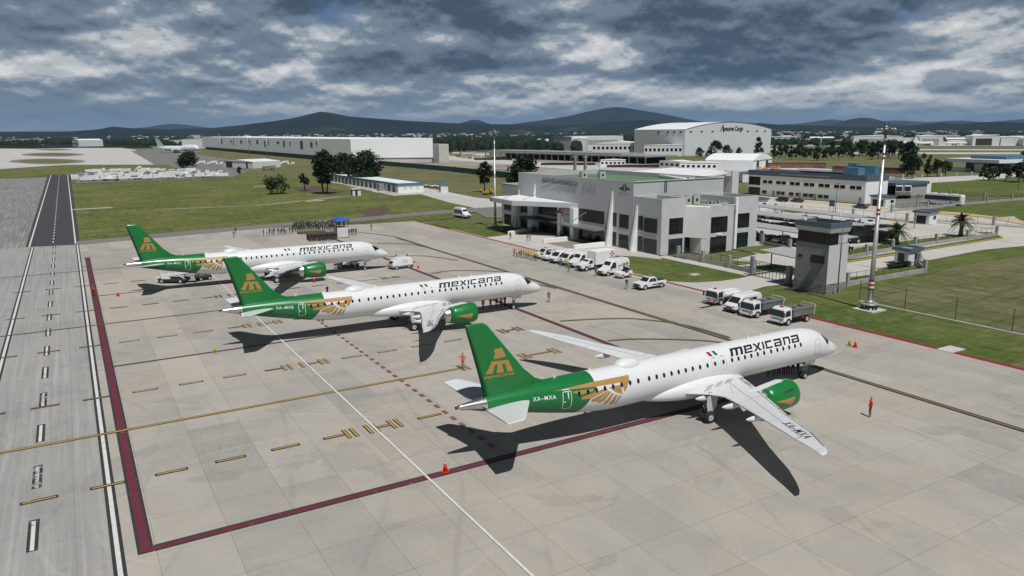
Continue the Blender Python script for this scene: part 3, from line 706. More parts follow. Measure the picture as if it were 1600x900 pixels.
# ================================================================== AIRLINER
def pchip(xs, ys):
    xs = list(xs); ys = list(ys); n = len(xs); h = [xs[i+1]-xs[i] for i in range(n-1)]; dl = [(ys[i+1]-ys[i])/h[i] for i in range(n-1)]
    m = [dl[0]]+[0 if dl[i-1]*dl[i] <= 0 else 2*dl[i-1]*dl[i]/(dl[i-1]+dl[i]) for i in range(1, n-1)]+[dl[-1]]
    def f(x):
        if x <= xs[0]: return ys[0]
        if x >= xs[-1]: return ys[-1]
        i = max(j for j in range(n-1) if xs[j] <= x); t = (x-xs[i])/h[i]
        return (2*t**3-3*t*t+1)*ys[i]+(t**3-2*t*t+t)*h[i]*m[i]+(-2*t**3+3*t*t)*ys[i+1]+(t**3-t*t)*h[i]*m[i+1]
    return f
FX = [0, .12, .45, 1, 1.5, 2, 2.6, 3.3, 4.2, 5.3, 7, 20, 28, 30.7, 33.3, 35.86, 37.5, 39.3, 40.6, 41.5]
f_t = pchip(FX, [2.44, 2.68, 2.98, 3.30, 3.56, 3.82, 4.24, 4.62, 4.92, 5.11, 5.2, 5.2, 5.2, 5.22, 5.22, 5.13, 5.02, 4.85, 4.72, 4.60])
f_b = pchip(FX, [2.32, 2.12, 1.98, 1.88, 1.83, 1.80, 1.79, 1.78, 1.78, 1.78, 1.78, 1.78, 1.78, 2.02, 2.48, 3.02, 3.40, 3.80, 4.12, 4.34])
f_w = pchip(FX, [.04, .30, .54, .77, .93, 1.06, 1.20, 1.32, 1.42, 1.48, 1.505, 1.505, 1.505, 1.46, 1.27, .96, .76, .52, .30, .13])
def fus_y(x, z):
    t, b_ = f_t(x), f_b(x); q = 1-((z-(t+b_)/2)/((t-b_)/2))**2
    return f_w(x)*math.sqrt(max(q, 0))
def fus_z(x, y):
    t, b_ = f_t(x), f_b(x); q = 1-(y/f_w(x))**2
    return (t+b_)/2+(t-b_)/2*math.sqrt(max(q, 0))
def dec(polys, mapf, step_u=0.5, step_v=0.12):
    """flat outline polygons cut into a fine grid and laid on a curved skin"""
    bm = bmesh.new()
    for p in polys:
        try: bm.faces.new([bm.verts.new((u, v, 0)) for u, v in p])
        except ValueError: pass
    us = [v.co.x for v in bm.verts]; vs_ = [v.co.y for v in bm.verts]
    for ax, lo, hi, st in ((0, min(us), max(us), step_u), (1, min(vs_), max(vs_), step_v)):
        k_ = math.floor(lo/st)+1
        while k_*st < hi:
            co = (k_*st, 0, 0) if ax == 0 else (0, k_*st, 0); no = (1, 0, 0) if ax == 0 else (0, 1, 0)
            bmesh.ops.bisect_plane(bm, geom=bm.verts[:]+bm.edges[:]+bm.faces[:], plane_co=co, plane_no=no); k_ += 1
    bmesh.ops.triangulate(bm, faces=bm.faces[:])
    bm.verts.ensure_lookup_table(); mb = MB()
    vs2 = [mapf(v.co.x, v.co.y) for v in bm.verts]; fs = [tuple(v.index for v in f.verts) for f in bm.faces]
    mb.add(vs2, fs, 0, True); bm.free(); return mb
FLIP = Matrix.Rotation(math.pi, 4, 'Z')      # (aft, starboard, up) -> model frame with the nose towards +X
side = lambda u, v: (u, fus_y(u, v)+0.008, v)
def part(mb, name, mats, par, **k): return mb.xf(FLIP).build(name, mats, par, **k)
# fuselage livery: green tail, white body, boundary running down and aft
m, t, b, O = custom('livery')
x_, y_, z_ = t.sep(O)
xa = t.math('MULTIPLY', x_, -1.0)
xb = t.math('ADD', 30.28, t.math('MULTIPLY', t.math('MAXIMUM', t.math('SUBTRACT', 4.25, z_), 0.0), 0.80))
gm = t.math('GREATER_THAN', xa, xb)
n = t.noise(O, 0.9, 5, 0.6)
wcol = t.mix(n, (0.64, 0.66, 0.68), (0.70, 0.715, 0.73)); gcol = t.mix(n, (0.005, 0.135, 0.033), (0.009, 0.170, 0.044))
ring = t.ss(t.math('ABSOLUTE', t.math('SUBTRACT', t.math('FRACT', t.math('DIVIDE', xa, 3.15)), 0.5)), 0.497, 0.4985)
wcol = t.mix(t.math('MULTIPLY', ring, 0.18), wcol, (0.45, 0.47, 0.5))
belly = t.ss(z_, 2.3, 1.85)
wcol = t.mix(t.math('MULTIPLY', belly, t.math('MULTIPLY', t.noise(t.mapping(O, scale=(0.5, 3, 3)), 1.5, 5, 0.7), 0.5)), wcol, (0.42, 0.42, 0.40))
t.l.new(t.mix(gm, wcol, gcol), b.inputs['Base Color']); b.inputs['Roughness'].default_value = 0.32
b.inputs['Coat Weight'].default_value = 0.15; b.inputs['Coat Roughness'].default_value = 0.15
def loft(secs, n=48, closed=False):
    vs = [p for s_ in secs for p in s_]; k_ = len(secs[0]); fs = []
    for j in range(len(secs)-1):
        for i in range(k_): fs.append((j*k_+i, j*k_+(i+1) % k_, (j+1)*k_+(i+1) % k_, (j+1)*k_+i))
    return vs, fs
def fus_section(x, n=48):
    t, b_, w_ = f_t(x), f_b(x), f_w(x); c, r = (t+b_)/2, (t-b_)/2
    return [(x, w_*math.sin(2*math.pi*i/n), c+r*math.cos(2*math.pi*i/n)) for i in range(n)]
# wings
def naca(u): return 5*(0.2969*math.sqrt(max(u, 0))-0.1260*u-0.3516*u*u+0.2843*u**3-0.1015*u**4)
class Wing:
    def __init__(s, st, z0, k, y0):     # st: (y, xle, xte, t/c)
        s.st = st; s.z0 = z0; s.k = k; s.y0 = y0
    def at(s, y):
        ys = [q[0] for q in s.st]; return [float(np.interp(y, ys, [q[i] for q in s.st])) for i in (1, 2, 3)]
    def zc(s, y, u): return s.z0+s.k*(y-s.y0)+0.02*(s.at(y)[1]-s.at(y)[0])*(1-u)
    def top(s, x, y):
        a, b_, tc_ = s.at(y); u = min(max((x-a)/(b_-a), 0), 1); return s.zc(y, u)+naca(u)*tc_*(b_-a)
    def mesh(s, sgn):
        U = [0, .006, .025, .06, .12, .22, .35, .5, .65, .8, .92, 1.0]; secs = []
        for y, *_ in s.st:
            a, b_, tc_ = s.at(y); c = b_-a
            up_ = [(a+u*c, sgn*y, s.zc(y, u)+naca(u)*tc_*c) for u in U]
            lo = [(a+u*c, sgn*y, s.zc(y, u)-naca(u)*tc_*c*0.8) for u in U[1:-1]][::-1]
            secs.append(up_+lo)
        vs, fs = loft(secs); k_ = len(secs[0]); mb = MB().add(vs, fs, 0, True)
        mb.add(secs[0], [tuple(range(k_))], 0); mb.add(secs[-1], [tuple(range(k_))], 0); return mb
WG = Wing([(0.9, 14.1, 22.4, .12), (1.5, 14.55, 21.9, .115), (2.4, 15.05, 21.0, .115), (3.4, 15.55, 20.25, .115), (4.6, 16.25, 19.95, .11), (6.9, 17.62, 20.75, .11), (11, 20.22, 22.42, .10), (14.4, 22.05, 23.85, .095),
           (16.2, 23.30, 24.50, .09), (17.1, 24.08, 24.88, .085), (17.5, 24.62, 25.05, .07)], 2.2, .097, 1.5)
TP = Wing([(0.35, 35.6, 39.6, .09), (0.9, 36.0, 39.65, .09), (4.8, 38.75, 40.25, .09), (5.05, 39.1, 40.3, .07)], 4.12, .145, 0.9)
FIN = [(4.6, 35.2, 39.35), (5.15, 35.0, 39.42), (6.4, 35.95, 39.72), (10.15, 39.00, 40.72), (10.36, 39.35, 40.76)]
def fin_at(z): return [float(np.interp(z, [q[0] for q in FIN], [q[i] for q in FIN])) for i in (1, 2)]
def fin_y(x, z):
    a, b_ = fin_at(z); u = min(max((x-a)/(b_-a), 0), 1); return naca(u)*.10*(b_-a)
def letters(word, cells, z0, z1, lean):
    """angular lower case lettering; cells: (x of left edge, x of right edge), x runs aft so left > right"""
    P = []
    for ch, (a, b_) in zip(word, cells):
        w_ = a-b_; t_ = 0.24*w_ if ch != 'i' else w_; tz = 0.22
        if ch == 'm': t_ = 0.20*w_
        def rc(u0, u1, v0, v1):
            P.append([(a-u-lean*v, z0+(z1-z0)*v) for u, v in ((u0, v0), (u1, v0), (u1, v1), (u0, v1))])
        if ch == 'm':
            rc(0, w_, 1-tz, 1); rc(0, t_, 0, 1-tz); rc(w_/2-t_/2, w_/2+t_/2, 0, 1-tz); rc(w_-t_, w_, 0, 1-tz)
        elif ch == 'n': rc(0, w_, 1-tz, 1); rc(0, t_, 0, 1-tz); rc(w_-t_, w_, 0, 1-tz)
        elif ch == 'e': rc(0, w_, 1-tz, 1); rc(0, t_, 0, 1-tz); rc(t_, w_, 0, tz); rc(t_, w_, .42, .60); rc(w_-t_, w_, .60, 1-tz)
        elif ch == 'c': rc(0, w_, 1-tz, 1); rc(0, t_, 0, 1-tz); rc(t_, w_, 0, tz)
        elif ch == 'a': rc(0, w_, 1-tz, 1); rc(w_-t_, w_, 0, 1-tz); rc(0, w_-t_, 0, tz); rc(0, w_-t_, .42, .60); rc(0, t_, tz, .42)
        elif ch == 'i': rc(0, w_, 0, 1)
        elif ch == 'x':
            s_ = 0.30*w_
            def pg(q): P.append([(a-u-lean*v, z0+(z1-z0)*v) for u, v in q])
            pg([(0, 0), (s_, 0), (w_/2, .5-.5*s_/w_), (w_/2, .5), (w_/2-s_*.5, .5)]); pg([(w_-s_, 0), (w_, 0), (w_/2+s_*.5, .5), (w_/2, .5), (w_/2, .5-.5*s_/w_)])
            pg([(0, 1), (w_/2-s_*.5, .5), (w_/2, .5), (w_/2, .5+.5*s_/w_), (s_, 1)]); pg([(w_, 1), (w_-s_, 1), (w_/2, .5+.5*s_/w_), (w_/2, .5), (w_/2+s_*.5, .5)])
    return P
def ringpoly(x0, x1, z0, z1, t_):
    c = 0.10; O_ = [(x0+c, z0), (x1-c, z0), (x1, z0+c), (x1, z1-c), (x1-c, z1), (x0+c, z1), (x0, z1-c), (x0, z0+c)]
    I_ = [(min(max(p[0], x0+t_), x1-t_), min(max(p[1], z0+t_), z1-t_)) for p in O_]
    return [[O_[i], O_[(i+1) % 8], I_[(i+1) % 8], I_[i]] for i in range(8)]
def wheel(par, x, y, r, w_, name='wheel'):
    ty = MB().lathe([(-w_/2, r*.55), (-w_/2, r*.86), (-w_*.36, r*.97), (0, r), (w_*.36, r*.97), (w_/2, r*.86), (w_/2, r*.55)], (x, y, r), 'y', 28)
    o = part(ty, name, 'tyre_rubber', par)
    rm = MB().lathe([(-w_*.42, .001), (-w_*.42, r*.2), (-w_*.30, r*.25), (-w_*.30, r*.5), (-w_*.49, r*.56), (w_*.49, r*.56), (w_*.30, r*.5), (w_*.30, r*.25), (w_*.42, r*.2), (w_*.42, .001)], (x, y, r), 'y', 24)
    part(rm, 'rim', 'wheel_rim', o); return o

def build_airliner():
    root = empty('airliner')
    # fuselage and tail cone
    X = [0, .03, .12, .25, .45, .7, 1, 1.5, 2, 2.3, 2.6, 2.95, 3.3, 3.75, 4.2, 4.75, 5.3, 6.1]+[7+i*1.05 for i in range(21)]+[29, 30, 30.7, 31.6, 32.5, 33.3, 34.2, 35, 35.86, 36.7, 37.5, 38.4, 39.3]
    vs, fs = loft([fus_section(x) for x in X]); mb = MB().add(vs, fs, 0, True); mb.add(fus_section(0), [tuple(range(48))], 0)
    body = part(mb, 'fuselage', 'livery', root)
    X = [39.3, 39.8, 40.6, 41.2, 41.5]; vs, fs = loft([fus_section(x) for x in X]); mb = MB().add(vs, fs, 0, True); mb.add(fus_section(41.5), [tuple(range(48))], 0)
    tcn = part(mb, 'tail_cone', 'bright_metal', root)
    part(MB().tube((41.3, 0, 4.47), (41.62, 0, 4.47), .13, .11, 14), 'exhaust_outlet', 'dark_metal', tcn)
    # belly fairing
    secs = []
    for i in range(25):
        u = i/24; x = 12.5+12.9*u; f = max(0.0, math.sin(math.pi*u))**(0.85 if u < .5 else 0.7); hw_ = .35+1.74*f; hz_ = .15+.90*f; zc_ = 2.16+.10*math.sin(math.pi*u)
        secs.append([(x, hw_*math.copysign(abs(math.sin(a))**.9, math.sin(a)), zc_+hz_*math.copysign(abs(math.cos(a))**.8, math.cos(a))) for a in np.linspace(0, 2*math.pi, 32, endpoint=False)])
    vs, fs = loft(secs); mb = MB().add(vs, fs, 0, True); mb.add(secs[0], [tuple(range(32))]); mb.add(secs[-1], [tuple(range(32))])
    part(mb, 'belly_fairing', 'white_paint', root)
    # wings, flap fairings, panel lines
    for sg in (1, -1):
        wg = part(WG.mesh(sg), 'wing', 'grey_wing', root)
        top = lambda u, v, sg=sg: (u, sg*v, WG.top(u, v)+0.010)
        le = []
        for a, b_ in ((2.2, 4.2), (5.6, 11.0), (11.0, 14.4), (14.4, 16.6)):
            la, lb = WG.at(a)[0], WG.at(b_)[0]; ca, cb = WG.at(a)[1]-la, WG.at(b_)[1]-lb
            le.append([(la+.01, a), (lb+.01, b_), (lb+.13*cb, b_), (la+.13*ca, a)])
        part(dec(le, top, .3, 1.2), 'slat', 'dull_metal', wg)
        ln = []
        def line(x0, y0, x1, y1, w_=.06):
            d = Vector((x1-x0, y1-y0)).normalized(); nn = Vector((-d.y, d.x))*w_/2
            ln.append([(x0+nn.x, y0+nn.y), (x1+nn.x, y1+nn.y), (x1-nn.x, y1-nn.y), (x0-nn.x, y0-nn.y)])
        line(16.9, 2.0, 19.1, 6.6); line(19.1, 6.6, 17.9, 6.75); line(17.9, 6.7, 15.7, 2.2); line(19.2, 6.8, 21.5, 11.2); line(21.5, 11.2, 22.45, 11.0, .03)
        line(21.55, 11.3, 23.4, 14.6); line(23.4, 14.6, 23.9, 14.4); line(19.15, 6.7, 20.6, 6.45, .03); line(16.9, 2.2, 19.0, 4.6, .03)
        part(dec(ln, top, .6, 1.0), 'panel_line', 'seam_grey', wg)
        ln = []
        for q in range(3):
            for s_ in range(3): line(16.3+q*.35+s_*1.15, 2.1+q*.22, 17.1+q*.35+s_*1.15, 2.12+q*.22, .06)
        part(dec(ln, top, .6, 1.0), 'walkway_mark', 'black_letter', wg)
        for (x, y) in ((20.6, 2.9), (20.75, 5.9), (21.75, 9.2)):
            zz = WG.zc(y, 1)-.22
            cs = []
            for i in range(9):
                u = i/8; f = math.sin(math.pi*min(max(u, .02), .99))**.6
                cs.append([(x-1.7+2.5*u, sg*(y+.15*f*math.sin(a)), zz-.10*u*0+.26*f*math.cos(a)-.12*math.sin(math.pi*u)) for a in np.linspace(0, 2*math.pi, 12, endpoint=False)])
            vs, fs = loft(cs); part(MB().add(vs, fs, 0, True), 'flap_fairing', 'white_paint', wg)
        # engine
        ye = sg*5.3; o_ = (13.0, ye, 1.85)
        nac = MB().lathe([(1.0, .90), (.5, .93), (.15, 1.0), (0.02, 1.08), (0.0, 1.12), (.06, 1.17), (.35, 1.22), (1.0, 1.255), (1.9, 1.22), (2.8, 1.10), (3.55, .96), (3.52, .90), (2.6, .86)], o_, 'x', 40)
        en = part(nac, 'engine', 'green_paint', root)
        part(MB().lathe([(3.45, .95), (4.0, .84), (4.45, .74), (4.42, .70), (3.6, .68)], o_, 'x', 32), 'exhaust_nozzle', 'bright_metal', en)
        part(MB().lathe([(3.3, .60), (4.3, .52), (4.9, .34), (5.35, .03)], o_, 'x', 24), 'exhaust_cone', 'dull_metal', en)
        fan = MB().lathe([(.35, .02), (.6, .18), (.98, .28)], o_, 'x', 20)
        for i in range(18):
            a = 2*math.pi*i/18; fan.add([(13.95, ye+.25*math.cos(a), 1.85+.25*math.sin(a)), (13.95, ye+.89*math.cos(a+.1), 1.85+.89*math.sin(a+.1)), (14.1, ye+.89*math.cos(a+.38), 1.85+.89*math.sin(a+.38)), (14.1, ye+.25*math.cos(a+.3), 1.85+.25*math.sin(a+.3))], [(0, 1, 2, 3)])
        fan.lathe([(1.3, .02), (1.3, .90)], o_, 'x', 24); part(fan, 'fan', 'dark_metal', en)
        pyl = MB().prof([(13.6, 3.02), (14.6, 3.22), (16.0, 3.1), (17.6, 2.9), (18.6, 2.45), (17.4, 2.2), (16.5, 2.75), (14.5, 2.9)], ye-.24, ye+.24)
        part(pyl, 'pylon', 'white_paint', en, bevel=.08, seg=2)
        nside = lambda u, v, ye=ye, sg=sg: (u, ye+sg*(math.sqrt(max(.01, float(np.interp(u-13, [0.06, .35, 1, 1.9, 2.8, 3.55], [1.17, 1.22, 1.255, 1.22, 1.10, .96]))**2-(v-1.85)**2))+.01), v)
        part(dec([[(15.9, 1.90), (13.75, 2.02), (14.05, 1.35), (14.3, 1.36), (14.6, 1.52)]], nside, .3, .15), 'gold_mark', 'gold_paint', en)
        part(dec([[(14.9, 2.42), (13.8, 2.50), (13.8, 2.66), (14.9, 2.58)]], nside, .3, .08), 'vent', 'dark_metal', en)
    for sg in (1, -1): part(TP.mesh(sg), 'stabilizer', 'grey_wing', root)
    # fin
    secs = []
    for z, a, b_ in FIN:
        c = b_-a; U = [0, .01, .04, .1, .2, .35, .5, .7, .85, 1]
        secs.append([(a+u*c, naca(u)*.10*c, z) for u in U]+[(a+u*c, -naca(u)*.10*c, z) for u in U[1:-1]][::-1])
    vs, fs = loft(secs); k_ = len(secs[0]); mb = MB().add(vs, fs, 0, True); mb.add(secs[-1], [tuple(range(k_))])
    mb.prof([(33.0, 5.12), (34.3, 5.27), (35.0, 5.55), (35.9, 6.35), (36.2, 5.6), (35.6, 5.1)], -.05, .05)
    fin = part(mb, 'fin', 'green_paint', root)
    fmap = lambda u, v: (u, fin_y(u, v)+.012, v)
    em = [[(38.47, 8.34), (38.61, 8.10), (38.43, 8.14), (38.58, 7.59), (37.55, 7.65), (37.89, 8.37)],
          [(38.71, 7.45), (38.46, 7.16), (38.68, 6.51), (39.19, 6.56)], [(38.71, 7.45), (37.38, 7.38), (37.66, 7.14), (37.91, 7.14), (38.24, 7.14), (38.46, 7.16)],
          [(38.24, 7.14), (37.91, 7.14), (37.75, 6.49), (38.35, 6.51)], [(37.66, 7.14), (37.38, 7.38), (36.97, 6.45), (37.45, 6.50)]]
    part(dec(em, fmap, .3, .3), 'tail_emblem', 'gold_paint', fin)
    cells = [(39.33-a, 39.33-b_) for a, b_ in ((0, .38), (.42, .68), (.71, 1.0), (1.04, 1.10), (1.15, 1.38), (1.42, 1.68), (1.74, 2.0), (2.06, 2.36))]
    part(dec(letters('mexicana', cells, 6.20, 6.38, .06), fmap, .5, .5), 'tail_lettering', 'gold_paint', fin)
    # markings on the fuselage
    cells = [(15.81, 14.32), (14.12, 13.12), (12.98, 11.95), (11.82, 11.60), (11.42, 10.55), (10.30, 9.33), (9.08, 8.18), (7.97, 6.98)]
    part(dec(letters('mexicana', cells, 4.37, 4.93, .24), side, .8, .09), 'airline_lettering', 'black_letter', root)
    gold = [[(34.03, 4.60), (32.2, 4.66), (30.31, 4.70), (26.96, 4.66), (27.01, 4.45), (27.39, 3.79), (27.63, 3.49), (27.93, 4.28), (29.0, 4.31), (30.44, 4.36), (31.73, 4.46)],
            [(27.99, 4.12), (27.84, 3.38), (28.5, 3.63), (29.12, 4.12)], [(32.52, 4.34), (30.53, 4.27), (30.58, 4.09), (31.84, 4.0)],
            [(31.7, 3.82), (29.49, 4.11), (29.19, 3.95), (29.58, 3.87), (30.89, 3.54), (31.7, 3.6)],
            [(30.80, 3.47), (29.24, 3.89), (29.17, 3.84), (30.25, 3.18), (30.80, 3.27)], [(30.15, 3.18), (29.10, 3.83), (28.96, 3.72), (29.62, 3.13), (30.12, 3.01)],
            [(29.56, 2.96), (28.87, 3.63), (28.70, 3.55), (29.12, 2.92), (29.50, 2.75)], [(28.99, 2.78), (28.55, 3.43), (28.32, 3.37), (28.58, 2.72), (28.95, 2.59)],
            [(28.46, 2.63), (28.17, 3.29), (27.95, 3.24), (28.40, 2.49)]]
    part(dec(gold, side, .5, .09), 'wing_emblem', 'gold_paint', root)
    wl = [[(30.25, 4.06), (29.5, 4.17), (29.46, 4.13), (30.25, 4.00)]]
    part(dec(ringpoly(32.55, 33.32, 3.05, 4.45, .05)+[[(32.78, 4.35), (32.88, 4.35), (32.86, 3.85), (32.80, 3.85)], [(33.05, 3.7), (33.25, 3.7), (33.25, 3.62), (33.05, 3.62)], [(33.3, 4.60), (32.7, 4.58), (32.7, 4.54), (33.3, 4.56)]], side, .5, .09), 'rear_door', 'white_letter', root)
    part(dec(ringpoly(3.98, 4.84, 2.74, 4.22, .035)+[[(4.35, 3.75), (4.45, 3.75), (4.45, 3.45), (4.35, 3.45)]], side, .3, .09), 'front_door', 'seam_grey', root)
    for a, b_ in ((17.47, 18.11), (16.49, 17.13)): part(dec(ringpoly(a, b_, 3.45, 4.62, .022), side, .5, .09), 'overwing_exit', 'seam_grey', root)
    part(dec([[(18.28, 5.0), (17.92, 5.0), (17.76, 4.70), (18.12, 4.70)], ], side, .5, .09), 'flag_red_stripe', 'flag_red', root)
    for q in (17.79, 16.81): part(dec([[(q+.05, 4.60), (q-.05, 4.60), (q-.05, 4.5), (q+.05, 4.5)]], side, .5, .09), 'exit_mark', 'flag_red', root)
    part(dec([[(17.64, 5.0), (17.30, 5.0), (17.14, 4.70), (17.48, 4.70)]], side, .5, .09), 'flag_green_stripe', 'flag_green', root)
    wx = [31.9, 31.1, 30.3, 29.5, 28.7, 27.87, 27.03, 26.2, 25.08, 24.29, 23.5, 22.7, 21.93, 21.14, 20.36, 19.53, 18.68, 17.79, 16.81, 15.78, 15.0, 14.2, 13.41, 12.6, 11.78, 10.88, 10.07, 9.28, 8.49, 7.7, 6.91]
    proto = None
    for x in wx:
        pg = [[(x+.135*math.cos(a), 4.10+.195*math.sin(a)) for a in np.linspace(0, 2*math.pi, 14, endpoint=False)]]
        if proto is None or x > 27.5 or x < 7: o = part(dec(pg, lambda u, v: (u, fus_y(u, v)+.014, v), .5, .13), 'window', 'dark_glass', root)
        else:
            o = proto.copy(); COL.objects.link(o); o.location.x = -(x-px0)
        if proto is None and x <= 27.5 or (x == 27.03): proto = o; px0 = x
    # cockpit glazing
    for sg in (1, -1):
        sm = lambda u, v, sg=sg: (u, sg*(fus_y(u, v)+.012), v)
        fm = lambda u, v, sg=sg: (u-.01, sg*v, fus_z(u, v)+.012)
        part(dec([[(3.22, 4.38), (2.40, 4.06), (1.80, 3.64), (2.78, 3.42)]], sm, .15, .08), 'cockpit_window', 'dark_glass', root)
        part(dec([[(1.93, .06), (2.42, .06), (2.42, .58), (2.10, .78), (1.78, .62)]], fm, .12, .1), 'windscreen', 'dark_glass', root)
    # dome and aerials
    secs = []
    for i in range(17):
        u = i/16; f = math.sqrt(max(0.0, 1-(2*u-1)**2)); x = 25.0+2.6*u
        secs.append([(x, .72*f*math.sin(a), 5.02+(.66*f)*math.cos(a)) for a in np.linspace(0, 2*math.pi, 20, endpoint=False)])
    vs, fs = loft(secs); part(MB().add(vs, fs, 0, True), 'antenna_dome', 'white_paint', root)
    for x in (33.2, 29.9, 12.3, 10.6, 23.6): part(MB().prof([(x-.16, 5.15), (x+.16, 5.15), (x+.22, 5.48), (x+.05, 5.48)], -.02, .02), 'blade_antenna', 'white_paint', root)
    part(MB().prof([(30.1, 1.98), (30.4, 1.98), (30.45, 1.72), (30.35, 1.72)], -.02, .02), 'belly_antenna', 'dark_metal', root)
    # landing gear
    for sg in (1, -1):
        gr = MB().tube((20.2, sg*3.1, .5), (20.0, sg*3.15, 2.5), .11, .14).tube((20.25, sg*2.65, .5), (20.25, sg*3.55, .5), .08).bar((20.1, sg*3.1, 1.0), (20.0, sg*2.0, 2.1), .12).bar((20.3, sg*3.1, .8), (20.7, sg*3.1, 1.5), .07)
        gear = part(gr, 'main_gear', 'dull_metal', root)
        part(MB().prof([(19.75, .95), (20.45, .95), (20.6, 1.6), (20.55, 2.3), (19.4, 2.3), (19.45, 1.5)], sg*3.38, sg*3.42), 'gear_door', 'seam_light', gear)
        for y in (2.76, 3.46): wheel(gear, 20.25, sg*y, .52, .34)
    gr = MB().tube((4.45, 0, .33), (4.35, 0, 1.9), .07, .09).tube((4.45, -.28, .33), (4.45, .28, .33), .05).bar((4.4, 0, .9), (3.6, 0, 1.8), .08).box(4.1, 4.35, -.18, .18, .9, 1.1)
    gear = part(gr, 'nose_gear', 'dull_metal', root)
    for sg in (1, -1):
        part(MB().box(3.3, 4.7, sg*.40-.015, sg*.40+.015, 1.52, 1.84), 'gear_door', 'white_paint', gear)
        wheel(gear, 4.45, sg*.22, .33, .20)
    return root
def add_registration(root, reg):
    vs, fs = text_mesh(reg.replace('-', '\u2013'), .50, bold=.006, width=1.0, space=1.22)
    wd = max(v[0] for v in vs); hg = max(v[1] for v in vs)
    k_ = 1.88/wd
    def mp(v): u = 35.76-v[0]*k_; z = 4.04+v[1]*(.30/hg)+.055*(u-33.9)*.9; return (u, fus_y(u, z)+.012, z)
    part(MB().add([mp(v) for v in vs], fs), 'registration', 'white_letter', root)
    k_ = 3.35/wd; wing_ = [o for o in bpy.data.objects if o.parent == root and o.name.startswith('wing') and not o.name.startswith('wing_emblem')][0]
    a = Vector((22.05, 11.95)); d = Vector((1.42, 3.02)).normalized(); n_ = Vector((-d.y, d.x))   # letter tops towards the leading edge
    def mp2(v): p = a+d*(v[0]*k_)+n_*(v[1]*.62/hg)*1.0; return (p.x, p.y, WG.top(p.x, p.y)+.014)
    # cut long faces so that the letters follow the skin
    part(MB().add([mp2(v) for v in vs], fs), 'wing_registration', 'black_letter', wing_)
PA = build_airliner(); bpy.context.view_layer.update()
PB = dup(PA); PC = dup(PA)
for o, reg, x, y, hdg, lb in ((PA, 'XA-MXA', 63.25, 44.614, 0.0, 'white airliner with green tail nearest the camera, XA-MXA on its tail and wing'),
                              (PB, 'XA-MXB', 54.22, 84.17, -0.5, 'white airliner with green tail marked XA-MXB, middle of the three in the row'),
                              (PC, 'XA-MXC', 47.24, 123.19, -0.5, 'white airliner with green tail marked XA-MXC, parked farthest by the grass')):
    o.location = (x, y, 0); o.rotation_euler = (0, 0, R(hdg)); tag(o, lb, 'airliner', 'white and green airliners parked side by side')
    add_registration(o, reg)
# ================================================================== BUILDINGS
def glaze(par, axis, c, a0, a1, z0, z1, nx=2, nz=2, sg=-1, glass='window_glass', frame='dark_metal', name='window', t_=.07, dep=.05, fr=True):
    """window on a wall: axis 'x' = wall in a plane x=c (a runs along y), axis 'y' = wall in a plane y=c"""
    def bx(mb, u0, u1, w0, w1, p):
        lo, hi = sorted((c, c+sg*p))
        if axis == 'x': mb.box(lo, hi, u0, u1, w0, w1)
        else: mb.box(u0, u1, lo, hi, w0, w1)
    a0, a1 = sorted((a0, a1)); mb = MB()
    bx(mb, a0, a1, z0, z0+t_, dep); bx(mb, a0, a1, z1-t_, z1, dep); bx(mb, a0, a0+t_, z0+t_, z1-t_, dep); bx(mb, a1-t_, a1, z0+t_, z1-t_, dep)
    for i in range(1, nx): u = a0+(a1-a0)*i/nx; bx(mb, u-t_*.35, u+t_*.35, z0+t_, z1-t_, dep*.8)
    for i in range(1, nz): v = z0+(z1-z0)*i/nz; bx(mb, a0+t_, a1-t_, v-t_*.3, v+t_*.3, dep*.7)
    w_ = mb.build(name, frame, par)
    mb = MB(); bx(mb, a0+t_*.5, a1-t_*.5, z0+t_*.5, z1-t_*.5, .015); mb.build('pane', glass, w_)
    return w_
def block(mb, x0, x1, y0, y1, h, par=.8, pt=.25, wm=0, rm=1, sides='xXyY', z0=0.0):
    mb.box(x0, x1, y0, y1, z0, h-par, wm)
    mb.add([(x0+pt, y0+pt, h-par+.01), (x1-pt, y0+pt, h-par+.01), (x1-pt, y1-pt, h-par+.01), (x0+pt, y1-pt, h-par+.01)], [(0, 1, 2, 3)], rm)
    if 'x' in sides: mb.box(x0, x0+pt, y0, y1, h-par, h, wm)
    if 'X' in sides: mb.box(x1-pt, x1, y0, y1, h-par, h, wm)
    if 'y' in sides: mb.box(x0+pt, x1-pt, y0, y0+pt, h-par, h, wm)
    if 'Y' in sides: mb.box(x0+pt, x1-pt, y1-pt, y1, h-par, h, wm)
    return mb
pbr('wall_right', (0.50, 0.52, 0.54), 0.75, var=0.05, scale=0.5)
# ---------------- terminal
T = empty('terminal_building', (96.2, 137, 0), 0, 'grey two storey terminal with white entrance canopy and tapering white fins', 'terminal')
OT = Matrix.Translation((-96.2, -137, 0))
def tp(mb, name, mats, par=T, **k): return mb.xf(OT).build(name, mats, par, **k) if par is T else mb.build(name, mats, par, **k)
T2 = T; _gl = glaze
def tglaze(*a, **k):
    w_ = _gl(T, *a, **k); w_.location = (-96.2, -137, 0); return w_
tp(block(MB(), 96.2, 121, 115.25, 159.5, 13.6, par=1.1), 'main_hall', ['panel_grey', 'roof_green'])
tp(block(MB(), 96.2, 120.9, 159.52, 168, 10.5, par=.9), 'north_block', ['panel_grey', 'roof_green'])
tp(block(MB(), 96.25, 102.3, 106.9, 115.2, 10.8, par=1.3), 'corner_block', ['wall_right', 'roof_green'])
tp(block(MB(), 102.32, 114.0, 107.2, 115.2, 9.1, par=.55), 'south_block', ['wall_right', 'roof_green'])
mb = MB(); block(mb, 104.7, 112.4, 104.0, 107.18, 9.08, par=.5); tp(mb, 'entrance_bay', ['wall_right', 'roof_green'])
